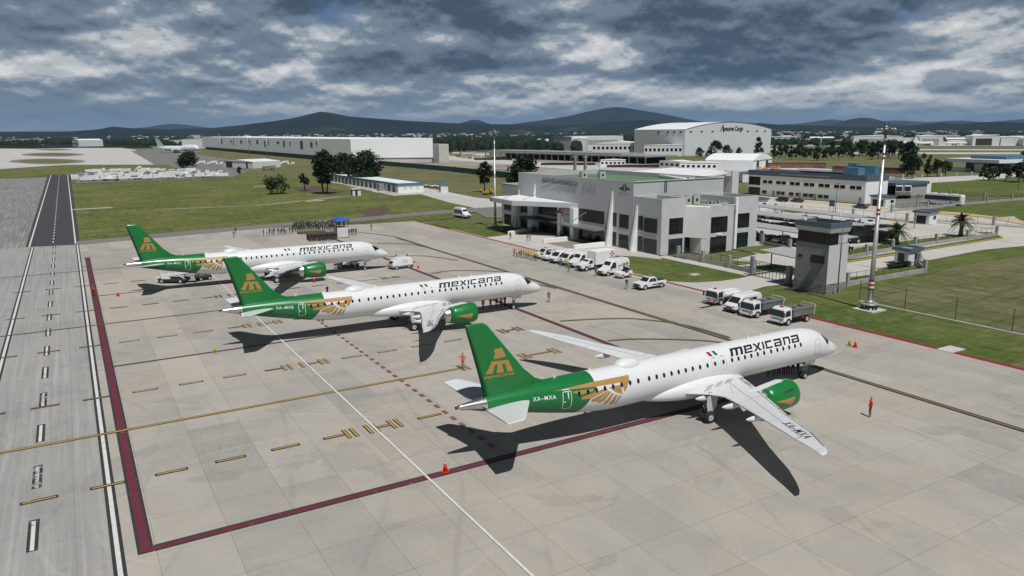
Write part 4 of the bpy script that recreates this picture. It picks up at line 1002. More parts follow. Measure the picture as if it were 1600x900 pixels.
tp(MB().prism([(102.3, 107.15), (104.68, 102.7), (105.2, 103.2), (104.68, 107.15)], 3.1, 9.12).prism([(104.0, 104.1), (104.68, 102.7), (105.2, 103.2), (104.68, 107.15), (104.0, 107.15)], 0, 3.1), 'white_fin_wall', 'wall_bright')
tp(block(MB(), 114.02, 121, 105.6, 115.2, 10.4, par=1.5), 'east_block', ['wall_right', 'roof_green'])
tp(MB().box(113.95, 114.6, 104.9, 105.58, 0, 10.42), 'white_pilaster', 'wall_bright')
# white parapet caps
tp(MB().box(102.3, 104.7, 107.1, 107.4, 9.1, 9.2).box(104.6, 113.9, 103.95, 104.2, 9.08, 9.16).box(96.2, 121, 115.05, 115.23, 13.6, 13.68).box(96.15, 96.4, 159.4, 168, 10.5, 10.58), 'parapet_cap', 'wall_bright')
# back halls with tilted white roofs
tp(MB().box(121.2, 145, 137.2, 158, 0, 8.6), 'back_hall', 'wall_grey')
def slab(mb, pts, th=.35, mi=0):
    n_ = len(pts); vs = list(pts)+[(p[0], p[1], p[2]-th) for p in pts]
    return mb.add(vs, [tuple(range(n_)), tuple(range(n_, 2*n_))[::-1]]+[(i, n_+i, n_+(i+1) % n_, (i+1) % n_) for i in range(n_)], mi)
tp(slab(MB(), [(123.5, 153.5, 13.0), (121.3, 142.4, 12.9), (146, 149.6, 13.2), (148, 160, 13.3)], .4).box(124.5, 144, 144, 157, 8.6, 12.45, 0), 'tilted_roof', ['roof_white'])
tp(slab(MB(), [(120.5, 135.2, 13.35), (119.0, 124.2, 12.8), (143.8, 135.2, 13.2), (146, 147.6, 13.3)], .45), 'tilted_roof', 'roof_white')
tp(MB().box(118.9, 121.4, 123.6, 124.15, 12.5, 13.3).prof([(121.5, 12.2), (143.8, 12.2), (143.8, 13.4), (121.5, 13.0)], 134.6, 135.1, 0), 'roof_upstand', 'wall_right')
tp(MB().box(143.9, 146.2, 134.2, 137.0, 0, 13.5), 'grey_portal', 'wall_right')
# white tapering fins
for y, h_ in ((159.2, 9.4), (151.8, 11.3), (121.9, 11.4), (114.0, 9.2)):
    mb = MB(); wv_ = .28
    mb.add([(94.7, y-wv_, 0), (96.2, y-wv_, 0), (96.2, y-wv_, h_), (94.7, y+wv_, 0), (96.2, y+wv_, 0), (96.2, y+wv_, h_)], [(0, 2, 1), (3, 4, 5), (0, 3, 5, 2), (0, 1, 4, 3)])
    tp(mb, 'buttress_fin', 'wall_bright')
# front glazing
for a, b_, z0, z1, nx, nz in ((163.1, 166.6, 3.9, 6.8, 3, 2), (163.1, 166.6, 0.1, 2.8, 3, 2), (155.4, 158.4, 3.9, 5.9, 3, 2), (155.4, 158.4, .1, 2.8, 3, 2), (141.5, 150.2, 4.2, 6.9, 6, 2), (141.5, 150.0, .05, 2.6, 7, 1),
                              (124.5, 133.6, 4.2, 6.9, 7, 2), (124.4, 133.6, .05, 2.8, 8, 1), (135.6, 139.9, .05, 2.7, 4, 1), (120.4, 121.6, 4.2, 7.0, 1, 2), (120.4, 121.6, .2, 3.0, 1, 2), (116.5, 119.5, 4.1, 6.9, 3, 2), (116.5, 119.5, .15, 2.8, 3, 2),
                              (112.1, 113.5, 4.3, 7.1, 1, 2), (112.1, 113.5, .2, 3.1, 1, 2), (108.0, 111.8, 4.1, 6.9, 3, 2), (108.0, 111.8, .1, 2.9, 3, 2)):
    tglaze('x', 96.2, a, b_, z0, z1, nx, nz, glass='window_glass_green' if (a < 114 and z0 < 1) or a in (135.6,) else 'window_glass')
for a, b_, z0, z1 in ((98.2, 101.8, 3.9, 7.0), (98.2, 101.8, .1, 3.0)): tglaze('y', 106.9, a, b_, z0, z1, 3, 3, glass='window_glass' if z0 > 1 else 'window_glass_green')
tglaze('y', 107.15, 102.35, 103.95, .15, 3.0, 2, 2, glass='window_glass_green')
tglaze('y', 104.0, 106.3, 110.8, 3.9, 7.0, 4, 3); tglaze('y', 104.0, 106.3, 110.7, .05, 3.1, 4, 1, name='entrance_door')
tglaze('y', 105.6, 115.1, 118.7, 4.1, 7.0, 3, 2); tglaze('y', 105.6, 115.1, 118.6, .1, 3.1, 3, 2, glass='window_glass_green')
tp(MB().box(107.9, 109.3, 103.75, 103.98, 3.4, 3.7), 'door_lamp', 'wall_bright'); tp(MB().box(105.2, 105.95, 103.93, 103.98, .9, 1.8), 'notice_board', 'dark_metal')
# central pier, canopies, struts
for q in ((94.9, 133.9, 135.3, 6.9), (95.6, 140.1, 141.3, 6.9), (95.0, 151.0, 153.2, 6.9)): tp(MB().box(q[0], 96.18, q[1], q[2], 0, q[3]), 'entrance_pier', 'panel_white')
tp(slab(MB(), [(87.4, 158.5, 8.1), (86.8, 156, 8.1), (86.6, 146.5, 8.0), (95.9, 134.0, 7.9), (96.15, 134.0, 7.9), (96.15, 159.0, 8.1)], 1.0).add([(88.0, 157.8, 8.14), (87.4, 156, 8.14), (87.2, 146.8, 8.04), (95.9, 135.2, 7.94), (95.9, 158.2, 8.14)], [(0, 1, 2, 3, 4)], 1), 'entrance_canopy', ['panel_grey', 'roof_white'])
tp(slab(MB(), [(92.2, 152.5, 3.6), (92.2, 141.4, 3.6), (96.15, 141.4, 3.6), (96.15, 152.5, 3.6)], .35), 'door_canopy', 'dark_metal')
tp(slab(MB(), [(92.6, 137.0, 3.5), (92.6, 123.2, 3.5), (96.15, 123.2, 3.5), (96.15, 137.0, 3.5)], .35), 'door_canopy', 'dull_metal')
tp(MB().bar((92.6, 135, 3.6), (96.1, 139.5, 6.6), .22).bar((92.8, 133, 3.6), (96.1, 130.6, 6.4), .14).tube((88, 153, 8.1), (96.1, 144, 12.2), .05).tube((89, 146, 8.1), (96.1, 140, 12.2), .05), 'canopy_strut', 'dull_metal')
# raised letters on the front: thin metal strokes, too worn and fine to read
mb = MB(); rr = random.Random(4); y = 148.5
while y > 127.2:
    gap_ = 134.4 > y > 132.9
    if not gap_:
        h_ = 1.05 if y > 134 else .95; dz = (148.5-y)*.012
        mb.box(96.02, 96.19, y-.11, y, 11.78-dz, 11.78-dz+h_)
        if y > 134 and rr.random() < .75: mb.box(96.02, 96.18, y-.42, y-.13, 11.78-dz+rr.choice((0, .45, .85)), 11.78-dz+rr.choice((.15, .6, 1.0))+.12)
    y -= rr.choice((.32, .42, .5)) if y > 134 else rr.choice((.8, 1.1))
tp(mb, 'raised_lettering', 'dull_metal')
mb = MB()
for sg in (-1, 1):
    mb.add([(96.1, 118.0+sg*q[0], q[1]) for q in ((.12, 13.2), (.42, 12.95), (.36, 12.5), (.9, 12.35), (1.75, 12.05), (1.6, 11.85), (.7, 11.9), (.2, 12.15))], [tuple(range(8))])
    mb.add([(96.1, 118.0+sg*q[0], q[1]) for q in ((.10, 12.0), (.7, 11.78), (.5, 11.6), (.08, 11.7))], [(0, 1, 2, 3)])
tp(mb, 'winged_emblem', 'black_letter')
tp(MB().tube((94, 137.2, 5.2), (96.1, 137.2, 5.2), .05).box(93.6, 94.1, 136.4, 138.6, 5.9, 6.15).box(93.7, 94.0, 137.2, 137.9, 6.15, 6.7).box(93.7, 94.0, 135.8, 139.2, 5.6, 5.85), 'hanging_model', 'brick_red')
# roof ladder
lb = MB(); 
for q in (-.3, .3): lb.bar((104.5+q, 115.15, 11.2), (104.5+q, 115.15, 13.4), .07)
for q in range(6): lb.bar((104.2, 115.15, 11.4+q*.36), (104.8, 115.15, 11.4+q*.36), .06)
tp(lb, 'roof_ladder', 'dark_metal')
def ac_unit(x, y, z, w_=1.6, d=1.1, h_=1.5, lb='grey'):
    t_ = empty('rooftop_air_conditioner', (x, y, z), 0, lb, 'air conditioner', 'air conditioners on the terminal roof')
    MB().box(-w_/2, w_/2, -d/2, d/2, .12, h_).box(-w_/2+.1, -w_/2+.2, -d/2, d/2, 0, .12).box(w_/2-.2, w_/2-.1, -d/2, d/2, 0, .12).build('casing', 'stone_pale', t_, bevel=.03)
    MB().tube((-w_*.22, 0, h_), (-w_*.22, 0, h_+.08), .3, .3, 14).tube((w_*.22, 0, h_), (w_*.22, 0, h_+.08), .3, .3, 14).build('top_fan', 'dark_metal', t_); MB().tube((0, -d/2-.02, h_*.55), (0, -d/2-.0, h_*.55), .34*min(1, w_), .34*min(1, w_), 16).build('fan_grille', 'dark_metal', t_)
    return t_
for (x, y, w_, lb) in ((103.3, 112.9, 1.0, 'small grey air conditioner at the roof corner, leftmost on the low terminal roof'), (105.3, 113.4, 1.7, 'tall beige air conditioner, second from left on the low terminal roof'), (107.5, 113.4, 1.4, 'tall beige air conditioner, third from left on the low terminal roof'), (109.6, 113.2, 1.4, 'tall beige air conditioner beside the long pipe on the low roof')):
    ac_unit(x, y-1.2, 8.56, w_*1.2, 1.4, 2.0, lb)
for (x, y, lb) in ((110.9, 109.2, 'low round-fan air conditioner near the front edge of the low roof'), (112.8, 109.0, 'low round-fan air conditioner next to the white pilaster')): ac_unit(x, y, 8.56, 1.1, .5, .9, lb)
for (x, y, lb) in ((104.0, 143.0, 'air conditioner high on the green hall roof, left one'), (107.2, 140.2, 'tall grey air conditioner high on the green hall roof, right one')): ac_unit(x, y, 12.52, 1.5, 1.2, 1.7, lb)
tag(MB().tube((109, 114.3, 9.9), (114, 114.3, 9.9), .07).tube((109, 114.3, 8.56), (109, 114.3, 9.9), .05).build('roof_pipe', 'dull_metal'), 'long thin pipe rail over the low terminal roof', 'pipe')
# forecourt planters
def planter(x0, y0, x1, y1, lb):
    mb = MB(); a = Vector((x0, y0, .42)); b_ = Vector((x1, y1, .42)); n_ = 3
    for i in range(n_): mb.bar(a+(b_-a)*(i/n_), a+(b_-a)*((i+1)/n_)*.999, .75, .85+.0*i)
    return tag(mb.build('planter_wall', 'wall_bright', bevel=.04), lb, 'planter', 'white planter walls on the forecourt')
planter(86.6, 148.0, 94.6, 151.2, 'low white wall left of the terminal entrance')
planter(86.3, 132.9, 93.2, 133.6, 'low white wall in the middle, right of the canopy shade')
planter(86.9, 122.4, 94.8, 122.7, 'low white wall at the right end of the brown paved bed')
# ---------------- guard tower
G_ = empty('guard_tower', (92.5, 67.4, 0), 0, 'tall grey guard tower with dark wrap-around windows and a stone base', 'guard tower')
x1, y1 = 4.4, 5.6
MB().box(-.06, x1+.04, -.06, y1+.06, -.1, 1.55).build('stone_base', 'rubble_stone', G_)
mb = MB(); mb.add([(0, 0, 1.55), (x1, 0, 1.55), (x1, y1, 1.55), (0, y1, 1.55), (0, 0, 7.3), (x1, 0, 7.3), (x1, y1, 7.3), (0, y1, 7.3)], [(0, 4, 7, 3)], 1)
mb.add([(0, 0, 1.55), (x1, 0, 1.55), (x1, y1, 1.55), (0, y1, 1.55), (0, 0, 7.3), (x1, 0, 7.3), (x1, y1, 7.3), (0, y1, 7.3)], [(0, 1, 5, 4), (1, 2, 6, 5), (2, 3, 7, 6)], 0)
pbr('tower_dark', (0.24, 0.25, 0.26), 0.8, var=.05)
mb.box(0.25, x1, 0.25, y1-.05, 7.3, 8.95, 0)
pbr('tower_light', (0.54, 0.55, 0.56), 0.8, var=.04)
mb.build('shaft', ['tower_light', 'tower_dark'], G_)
mb = MB(); mb.add([(.0, .0, 8.95), (x1+.0, .0, 8.95), (x1+.0, y1, 8.95), (.0, y1, 8.95), (-.28, -.22, 9.68), (x1+.08, -.22, 9.68), (x1+.08, y1+.28, 9.68), (-.28, y1+.28, 9.68)], [(0, 4, 7, 3), (0, 1, 5, 4), (1, 2, 6, 5), (2, 3, 7, 6), (0, 3, 2, 1)])
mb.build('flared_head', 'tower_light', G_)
mb = MB(); block(mb, -.30, x1+.10, -.24, y1+.30, 10.42, par=.72, z0=9.68); mb.build('parapet', ['slate_trim', 'roof_green'], G_)
wn = MB().prism([(-.08, y1-.2), (-.08, -.05), (1.9, -.05), (1.9, .3), (.3, .3), (.3, y1-.2)], 7.3, 8.95).build('window_band', 'window_glass', G_)
mb = MB()
for y in np.linspace(.3, y1-.6, 5): mb.box(-.12, -.09, y-.04, y+.04, 7.3, 8.95)
for x in (.5, 1.1, 1.7): mb.box(x-.04, x+.04, -.10, -.06, 7.3, 8.95)
mb.build('mullion', 'dark_metal', wn)
glaze(G_, 'x', 0, 4.4, 5.1, 4.95, 5.35, 1, 1); glaze(G_, 'x', 0, .6, 2.9, 4.4, 5.6, 3, 2)
MB().tube((2.6, -.10, 0), (2.6, -.10, 9.8), .06).build('downpipe', 'dark_metal', G_)
MB().box(.4, .9, 4.8, 5.2, 10.4, 10.65).tube((3.5, 1, 9.9), (3.5, 1, 11.6), .03).build('rooftop_lamp', 'wall_bright', G_)
# ---------------- small guard booths
def booth(name, x, y, rz, lb, w_=3.4, d=2.8, h_=2.9, trim='slate_trim'):
    t_ = empty(name, (x, y, 0), rz, lb, 'guard booth')
    MB().box(0, w_, 0, d, 0, h_-.5).build('wall', 'wall_white', t_)
    mb = MB(); block(mb, -.35, w_+.35, -.35, d+.35, h_, par=.35, z0=h_-.52); mb.build('roof', [trim, 'roof_grey'], t_)
    glaze(t_, 'x', 0, .8, d-.7, .05, 2.1, 1, 1, name='door'); glaze(t_, 'y', 0, w_*.5, w_*.82, 1.1, 2.0, 1, 1)
    return t_
booth('guard_booth', 124.6, 74.9, 0, 'white guard booth with grey roof at the fence corner beside the gate', 3.6, 2.6, 3.1)
booth('guard_booth', 184.0, 106.3, R(6), 'white guard booth on the road island before the palm trees', 4.2, 3.8, 3.3)
booth('guard_booth', *at(1183, 328).xy, 0, 'small white guard booth beyond the terminal by the main road', 4.5, 3.6, 3.4)
booth('guard_booth', *at(1383, 323.5).xy, 0, 'white gate booth beside the grey office block corner', 5.0, 5.0, 3.4)
# ---------------- office block
A_ = empty('office_block', (218.9, 148, 0), 0, 'long two storey white office block with a dark blue roof band across the main road', 'office building')
L_, D_ = 48.2, 11.5
MB().box(0, D_, 0, L_, 0, 7.2).build('wall', 'panel_white', A_)
mb = MB(); block(mb, -.15, D_+.15, -.15, L_+.15, 9.0, par=.8, z0=7.2); mb.build('roof_band', ['slate_trim', 'roof_white'], A_)
for a, b_ in ((189.3, 187.4), (186.9, 185.0), (183.3, 181.4), (181.0, 179.1), (177.3, 175.4), (175.0, 173.2), (171.5, 169.5), (169.1, 167.2), (165.5, 163.5), (163.1, 161.2), (159.5, 157.6), (157.2, 155.4), (153.6, 151.7), (151.3, 149.5)):
    glaze(A_, 'x', 0, a-148, b_-148, 4.45, 5.55, 1, 1)
for a, b_ in ((189.4, 187.4), (182.8, 181.2), (180.9, 179.3), (177.4, 175.5), (174.5, 173.4), (171.5, 169.6), (169.2, 167.3), (165.5, 163.6), (163.2, 161.3)): glaze(A_, 'x', 0, a-148, b_-148, .8, 1.9, 1, 1)
glaze(A_, 'x', 0, 190.5-148, 195.9-148, 3.6, 6.6, 4, 2); glaze(A_, 'x', 0, 190.4-148, 195.9-148, .1, 2.8, 4, 2)
for a in (184.2, 172.9, 166.6, 149.6): glaze(A_, 'x', 0, a-148-.5, a-148+.5, .05, 2.0, 1, 1, glass='wall_grey', name='door', frame='dull_metal')
mb = MB(); rr = random.Random(8); y = 33.5
while y > 13.6:
    w_ = rr.choice((.25, .3, .38)); mb.box(-.20, -.16, y-w_, y, 7.75, 8.2); y -= w_+rr.choice((.10, .10, .10, .4))
mb.build('faded_lettering', 'roof_grey', A_)
MB().box(2, 5.5, 4.5, 10, 9.0, 11.2).box(5.5, 8, 1, 8, 9.0, 11.8).box(7, 9.5, 9, 12, 9, 12.4).build('roof_plant_room', 'blue_trim', A_)
slab(MB(), [(9, 12, 9.6), (9, 34, 9.6), (14, 34, 9.3), (14, 12, 9.3)], .25).build('rear_roof', 'blue_trim', A_)
# workshop with tipped white trucks behind
t_ = empty('open_garage', (at(1376, 309).x, at(1376, 309).y-2, 0), 0, 'open fronted garage with grey roof beside the office block', 'garage')
MB().box(10, 24, 0, .4, 0, 4).box(10, 24, 9.6, 10, 0, 4).box(23.6, 24, .4, 9.6, 0, 4).build('wall', 'wall_grey', t_)
MB().box(4, 24.5, -.5, 10.5, 4, 5).build('roof', 'slate_trim', t_)
MB().box(24.6, 30, 2, 9, 0, 4.6).build('white_annex', 'roof_white', t_)
for i in range(2):
    tt = empty('tipped_cab_truck', tuple(at(1404+13*i, 309.5)), R(30), ['white truck with its cab tipped forward, nearer the garage', 'white truck with its cab tipped forward, nearer the bus'][i], 'truck', 'white trucks with tipped cabs')
    MB().box(0, 6.5, -1.0, 1.0, .7, 1.1).build('chassis', 'dark_metal', tt)
    MB().prof([(-1.5, 1.0), (-2.2, 2.4), (-.4, 4.4), (1.2, 3.9), (.2, 1.3)], -1.1, 1.1).build('cab', 'car_white', tt, bevel=.1)
    MB().prof([(-2.16, 2.5), (-1.95, 2.74), (-.75, 4.1), (-1.0, 3.85), (-2.0, 2.45)], -1.0, 1.0).build('windscreen', 'car_glass', tt)
    for x in (1.2, 5.0): MB().tube((x, -1.15, .5), (x, 1.15, .5), .5, .5, 18).build('wheel', 'tyre_rubber', tt)
# ---------------- long white barracks with blue trim, left of centre
Bk = empty('long_barracks', (111.5, 277.0, 0), 0, 'long low white building with blue roof edge and a row of pillars on the grass', 'building')
L_ = 104
MB().box(1.8, 11, 0, L_, 0, 3.0).box(0, 11, -.02, .02, 0, 3.0).build('wall', 'wall_bright', Bk)
mb = MB(); block(mb, -.3, 11.4, -.3, L_+.3, 3.9, par=.3, z0=2.95); mb.build('roof', ['blue_trim', 'roof_white'], Bk)
for i in range(20):
    MB().box(0, .55, 1+i*(L_-2)/19.0, 2.6+i*(L_-2)/19.0, 0, 2.95).build('pillar', 'wall_bright', Bk)
for i in range(19): glaze(Bk, 'x', 1.8, 3.2+i*(L_-2)/19.0, 5.6+i*(L_-2)/19.0, .5, 2.6, 1, 1)
for x in (3, 5.6, 8.4): glaze(Bk, 'y', 0, x-.5, x+.5, 1.4, 2.2, 1, 1)
MB().box(-2, 0, -.5, L_+1, 0, .15).build('plinth', 'road_concrete', Bk)
# kiosks and small sheds in the field
t_ = empty('white_kiosk', (92.5, 275.5, 0), 0, 'small white kiosk with flat roof standing alone in the grass field', 'kiosk')
MB().box(0, 3.2, 0, 3.0, 0, 2.4).build('wall', 'wall_white', t_); MB().box(-.3, 3.5, -.3, 3.3, 2.4, 2.75).build('roof', 'stone_pale', t_); glaze(t_, 'x', 0, .6, 1.6, .1, 2.2, 1, 1, name='door'); glaze(t_, 'y', 0, 1.0, 1.9, .1, 2.2, 1, 1, name='door')
t_ = empty('gate_cabin', tuple(at(689, 301)), R(-10), 'small white cabin with blue roof on the road by the parked vans', 'cabin')
MB().box(0, 3, 0, 3, 0, 3).build('wall', 'wall_white', t_); MB().box(-.4, 3.4, -.4, 3.4, 3, 3.5).build('roof', 'blue_trim', t_); glaze(t_, 'x', 0, .4, 2.6, .8, 2.4, 1, 1)
t_ = empty('pump_cabinet', tuple(at(593, 299)), 0, 'grey blue cabinet standing before the long barracks', 'cabinet')
MB().box(0, 3, 0, 3, 0, 3.0).build('casing', 'tower_dark', t_, bevel=.05); MB().box(-3, 6, -5, 1, -.04, .1).build('slab', 'stone_pale', t_)
# ---------------- distant buildings
def shed(name, x, y, w_, d, h_, rz, lb, cat, wall='hangar_cladding', roof='roof_white', ridge=1.5, wins=0, band=None, group=None, arch=False):
    """gable or arched shed; w along local x, d along local y, front towards -x"""
    t_ = empty(name, (x, y, 0), rz, lb, cat, group)
    MB().box(0, w_, 0, d, 0, h_).build('wall', wall, t_)
    prof = []
    n_ = 16 if arch else 2
    for i in range(n_+1):
        u = i/n_; prof.append((d*u*1.0, h_+(ridge*(math.sin(math.pi*u)**.9 if arch else 1-abs(2*u-1)))))
    vs = []
    for X_ in (-.4, w_+.4):
        for q in prof: vs.append((X_, q[0], q[1]+.02))
    k_ = len(prof); mb = MB()
    mb.add(vs, [(i, i+1, k_+i+1, k_+i) for i in range(k_-1)], 0, arch)
    mb.add([(-.39, q[0], q[1]) for q in prof]+[(-.39, d, h_-.02), (-.39, 0, h_-.02)], [tuple(range(k_+2))], 1)
    mb.add([(w_+.39, q[0], q[1]) for q in prof]+[(w_+.39, d, h_-.02), (w_+.39, 0, h_-.02)], [tuple(range(k_+2))], 1)
    mb.build('roof', [roof, wall], t_)
    return t_
# giant white warehouse
Wh = empty('white_warehouse', (212, 519, 0), 0, 'huge long white warehouse with dark marks along its wall behind the trees', 'warehouse')
MB().bar((-16, 61.5, 1.9), (38.6, 29.5, 1.9), .8, 3.8).prism([(-15.5, 64), (38, 33), (56, 765), (-19, 765)], 0, 3.9, 1).build('plinth_wall', ['stone_pale', 'fence_dark'], Wh)
mbw = MB()
mbw.add([(-17.0, 61, 4), (39, 28, 4), (60, 770, 4), (-22, 770, 4), (-17.0, 61, 18.8), (39, 28, 19.2), (60, 770, 19.2), (-22, 770, 19.2)], [(0, 4, 5, 1), (0, 3, 7, 4), (1, 5, 6, 2), (3, 2, 6, 7), (4, 7, 6, 5), (0, 1, 2, 3)])
mbw.build('cladding', 'corrugated_white', Wh)
mb = MB()
for i, y in enumerate((150, 165, 196, 240, 262, 285, 330, 345, 380, 420, 428, 470, 520, 535, 600)):
    xx = -17.0-5*(y-61)/709-.15; mb.box(xx, xx+.1, y, y+4+3*(i % 3), 13-(i*7) % 5, 16.5-(i*3) % 2)
mb.build('wall_mark', 'black_letter', Wh)
MB().box(39.5, 48, 18, 34, 0, 14.5).build('end_stair_tower', 'stone_pale', Wh)
t_ = shed('small_hangar', 110, 536, 22, 38, 4.6, R(20), 'small white hangar with dark doorway and sloped roof before the long warehouse', 'hangar', ridge=1.2)
MB().box(-.3, -.05, 26, 34, 0, 4.2).build('doorway', 'fence_dark', t_); MB().box(-.3, -.05, 6, 8, 0, 4.2).build('doorway', 'fence_dark', t_)
t_ = shed('far_hangar', 26, 1800, 45, 78, 13, R(8), 'distant white hangar with a double roof at the end of the far apron', 'hangar', ridge=2.5)
MB().box(-.5, 0, 0, 78, 6.2, 8.4).build('grey_band', 'roof_grey', t_)
# arched cargo hangar
c0 = at(1069, 243.5); c1 = at(1203, 239.5)
dv = (c1-c0); ang = math.atan2(dv.y, dv.x); wid = dv.length
CG = empty('cargo_hangar', (c0.x, c0.y, 0), ang, 'large white arched hangar lettered Awesome Cargo, beyond the terminal', 'hangar')
hE, hT, dp = 24.5, 7.0, 74
prof = [(wid*u, hE+hT*(math.sin(math.pi*u)**.85 if 0 < u < 1 else 0)) for u in [i/24 for i in range(25)]]
mb = MB(); n_ = len(prof)
mb.add([(p[0], 0, p[1]) for p in prof]+[(wid, 0, 0), (0, 0, 0)], [tuple(range(n_+2))]); mb.add([(p[0], dp, p[1]) for p in prof]+[(wid, dp, 0), (0, dp, 0)], [tuple(range(n_+2))])
mb.add([(0, 0, 0), (0, dp, 0), (0, dp, hE), (0, 0, hE)], [(0, 1, 2, 3)]); mb.add([(wid, 0, 0), (wid, dp, 0), (wid, dp, hE), (wid, 0, hE)], [(0, 1, 2, 3)])
mb.build('wall', 'hangar_cladding', CG)
mb = MB(); vs = [(p[0], y, p[1]+.15) for y in (-.5, dp+.5) for p in prof]; mb.add(vs, [(i, i+1, n_+i+1, n_+i) for i in range(n_-1)], 0, True)
mb.build('arched_roof', 'roof_white', CG)
for u in (.06, .18, .30, .71, .82, .92): MB().box(wid*u-1.3, wid*u+1.3, -.25, -.05, 21.8, 23).build('vent', 'dark_metal', CG)
for v in (.08, .2, .32, .5): MB().box(-.3, -.05, dp*v-1.5, dp*v+1.5, 21.5, 22.8).build('vent', 'dark_metal', CG)
vs, fs = text_mesh('wesome Cargo', 6.0, bold=.12); wd = max(v[0] for v in vs); k_ = wid*.235/wd
MB().add([(wid*.415+v[0]*k_, -.35, 23.2+v[1]*1.0) for v in vs], fs).add([(wid*.385+q[0], -.35, 22.4+q[1]) for q in ((0, 0), (.9, 0), (3.0, 6.3), (5.4, 0), (4.6, 0), (3.0, 4.2), (1.8, 7.0), (3.4, 7.0), (5.7, 0))][:0], []).build('lettering', 'navy_letter', CG)
mb = MB(); bx_ = wid*.385
mb.add([(bx_+a, -.35, 22.0+b_) for a, b_ in ((0, .8), (1.2, .8), (3.6, 7.6), (5.8, 0.0), (4.2, 0.0), (2.4, 5.2))], [(0, 1, 2), (0, 2, 5), (5, 2, 3), (5, 3, 4)]); mb.build('logo_mark', 'navy_letter', CG)
t_ = shed('hangar_annex', *at(893, 236.5).xy, 60, 40, 17.5, ang, 'long white flat building attached left of the arched cargo hangar', 'building', ridge=.3)
t_.rotation_euler = (0, 0, ang); d_ = (at(996, 236)-at(893, 236.5)); t_.scale = (d_.length/60, 1, 1)
mb = MB()
for i in range(12): mb.box(10+i*3.6, 12.9+i*3.6, -.3, -.05, 8, 13)
mb.build('panel_strip', 'roof_grey', t_)
# other far buildings: (px left, px right, py base, height m, depth m, label, wall, roof, ridge)
def far_block(pl, pr_, py, h_, dep, lb, wall='hangar_cladding', roof='roof_white', ridge=.6, name='far_building', pyr=None, cat='building', group=None, wins=0, door=False, win_h=None):
    a = at(pl, py); b_ = at(pr_, pyr or py); d_ = b_-a; an = math.atan2(d_.y, d_.x); w_ = d_.length
    t_ = empty(name, (a.x, a.y, 0), an, lb, cat, group)
    MB().box(0, w_, 0, dep, 0, h_).build('wall', wall, t_)
    mb = MB(); mb.add([(-.3, -.3, h_), (w_+.3, -.3, h_), (w_+.3, dep+.3, h_), (-.3, dep+.3, h_), (w_*.5, -.3, h_+ridge), (w_*.5, dep+.3, h_+ridge)], [(0, 4, 5, 3), (4, 1, 2, 5), (0, 1, 4), (3, 5, 2), (0, 3, 2, 1)]); mb.build('roof', [roof], t_)
    for i in range(wins):
        x = w_*(i+.5)/wins; glaze(t_, 'y', 0, x-w_/wins*.28, x+w_/wins*.28, (win_h or h_*.45), (win_h or h_*.45)+h_*.28, 1, 1, sg=-1, dep=.1, t_=.1)
    if door: MB().box(w_*.12, w_*.72, -.4, -.1, 0, h_*.72).build('hangar_door', 'fence_dark' if door == 1 else 'roof_grey', t_)
    return t_
far_block(806, 865, 233.5, 11.2, 50, 'white hangar with a low gable roof left of the hangar with the tail in front', ridge=2.6, door=2)
far_block(896, 914, 236.6, 15, 20, 'grey plain end block left of the long white building', wall='wall_white')
far_block(925, 1008, 240.5, 10.5, 45, 'long grey building with white low gable roof before the cargo hangar', wall='wall_white', ridge=2.5, wins=12)
far_block(1006, 1066, 244, 10, 20, 'white two storey office strip at the foot of the cargo hangar', wall='wall_white', wins=9)
far_block(772, 812, 235, 7.5, 30, 'low white striped building left of the white gable hangar', wins=6)
far_block(938, 977, 261, 4.6, 9, 'small white flat building with dark windows in front of the steel canopy', wall='wall_bright', wins=6, pyr=261)
far_block(1030, 1062, 264, 5.2, 10, 'low white building left half, behind the terminal roof', wall='wall_bright', wins=4, pyr=266)
far_block(1063, 1120, 267.5, 5.0, 10, 'long low white building with small windows behind the terminal roof', wall='wall_bright', wins=7, pyr=268)
far_block(1197, 1206, 283, 4, 8, 'small white hut with blue roof between terminal and office block', wall='wall_bright', roof='blue_trim')
far_block(1160, 1196, 285, 4.2, 10, 'white cabin with blue roof edge behind the terminal', wall='wall_bright', roof='blue_trim')
far_block(872, 891, 232.8, 9, 20, 'small white tower block with an open top near the control mast', wins=3)
far_block(1333, 1410, 228, 13.5, 60, 'white hangar with grey door, leftmost of the far right hangars', ridge=1.2, door=2, cat='hangar')
far_block(1436, 1478, 227.5, 13.5, 60, 'white hangar with a half open dark door, second of the far right row', ridge=1.2, door=2, cat='hangar')
far_block(1519, 1561, 227.5, 13.5, 60, 'white hangar with a wide black open door in the far right row', ridge=1.2, door=1, cat='hangar')
far_block(1563, 1597, 227.5, 11.5, 50, 'white hangar beside the black door hangar on the far right', ridge=1.0, cat='hangar')
far_block(1598, 1640, 228.0, 10, 50, 'white hangar cut by the right picture edge', ridge=1.0, door=2, cat='hangar')
far_block(1411, 1433, 227.5, 9, 40, 'low white hall between the first two far hangars', cat='hangar')
far_block(1480, 1517, 227.0, 6, 40, 'low white shed wall between the far hangars', cat='hangar')
far_block(1300, 1331, 225.5, 6, 30, 'low white store left of the far right hangar row')
far_block(21, 38, 224.5, 14, 60, 'pale green two level building at the far left edge', wall='stone_pale', roof='roof_green')
far_block(39, 55, 224.8, 7, 60, 'low pale building right of the green one, far left', wall='stone_pale')
far_block(-2, 8, 224.4, 10, 60, 'white low block at the left picture edge near the horizon')
far_block(318, 345, 233.5, 15, 60, 'pale building seen beyond the jumbo jet tail', wall='wall_white') if False else None
far_block(262, 276, 226.5, 10, 60, 'white sheds behind the parked jumbo jet', wall='wall_white')
far_block(285, 316, 232, 15.5, 60, 'white building block behind the jumbo jet nose', wall='wall_white')
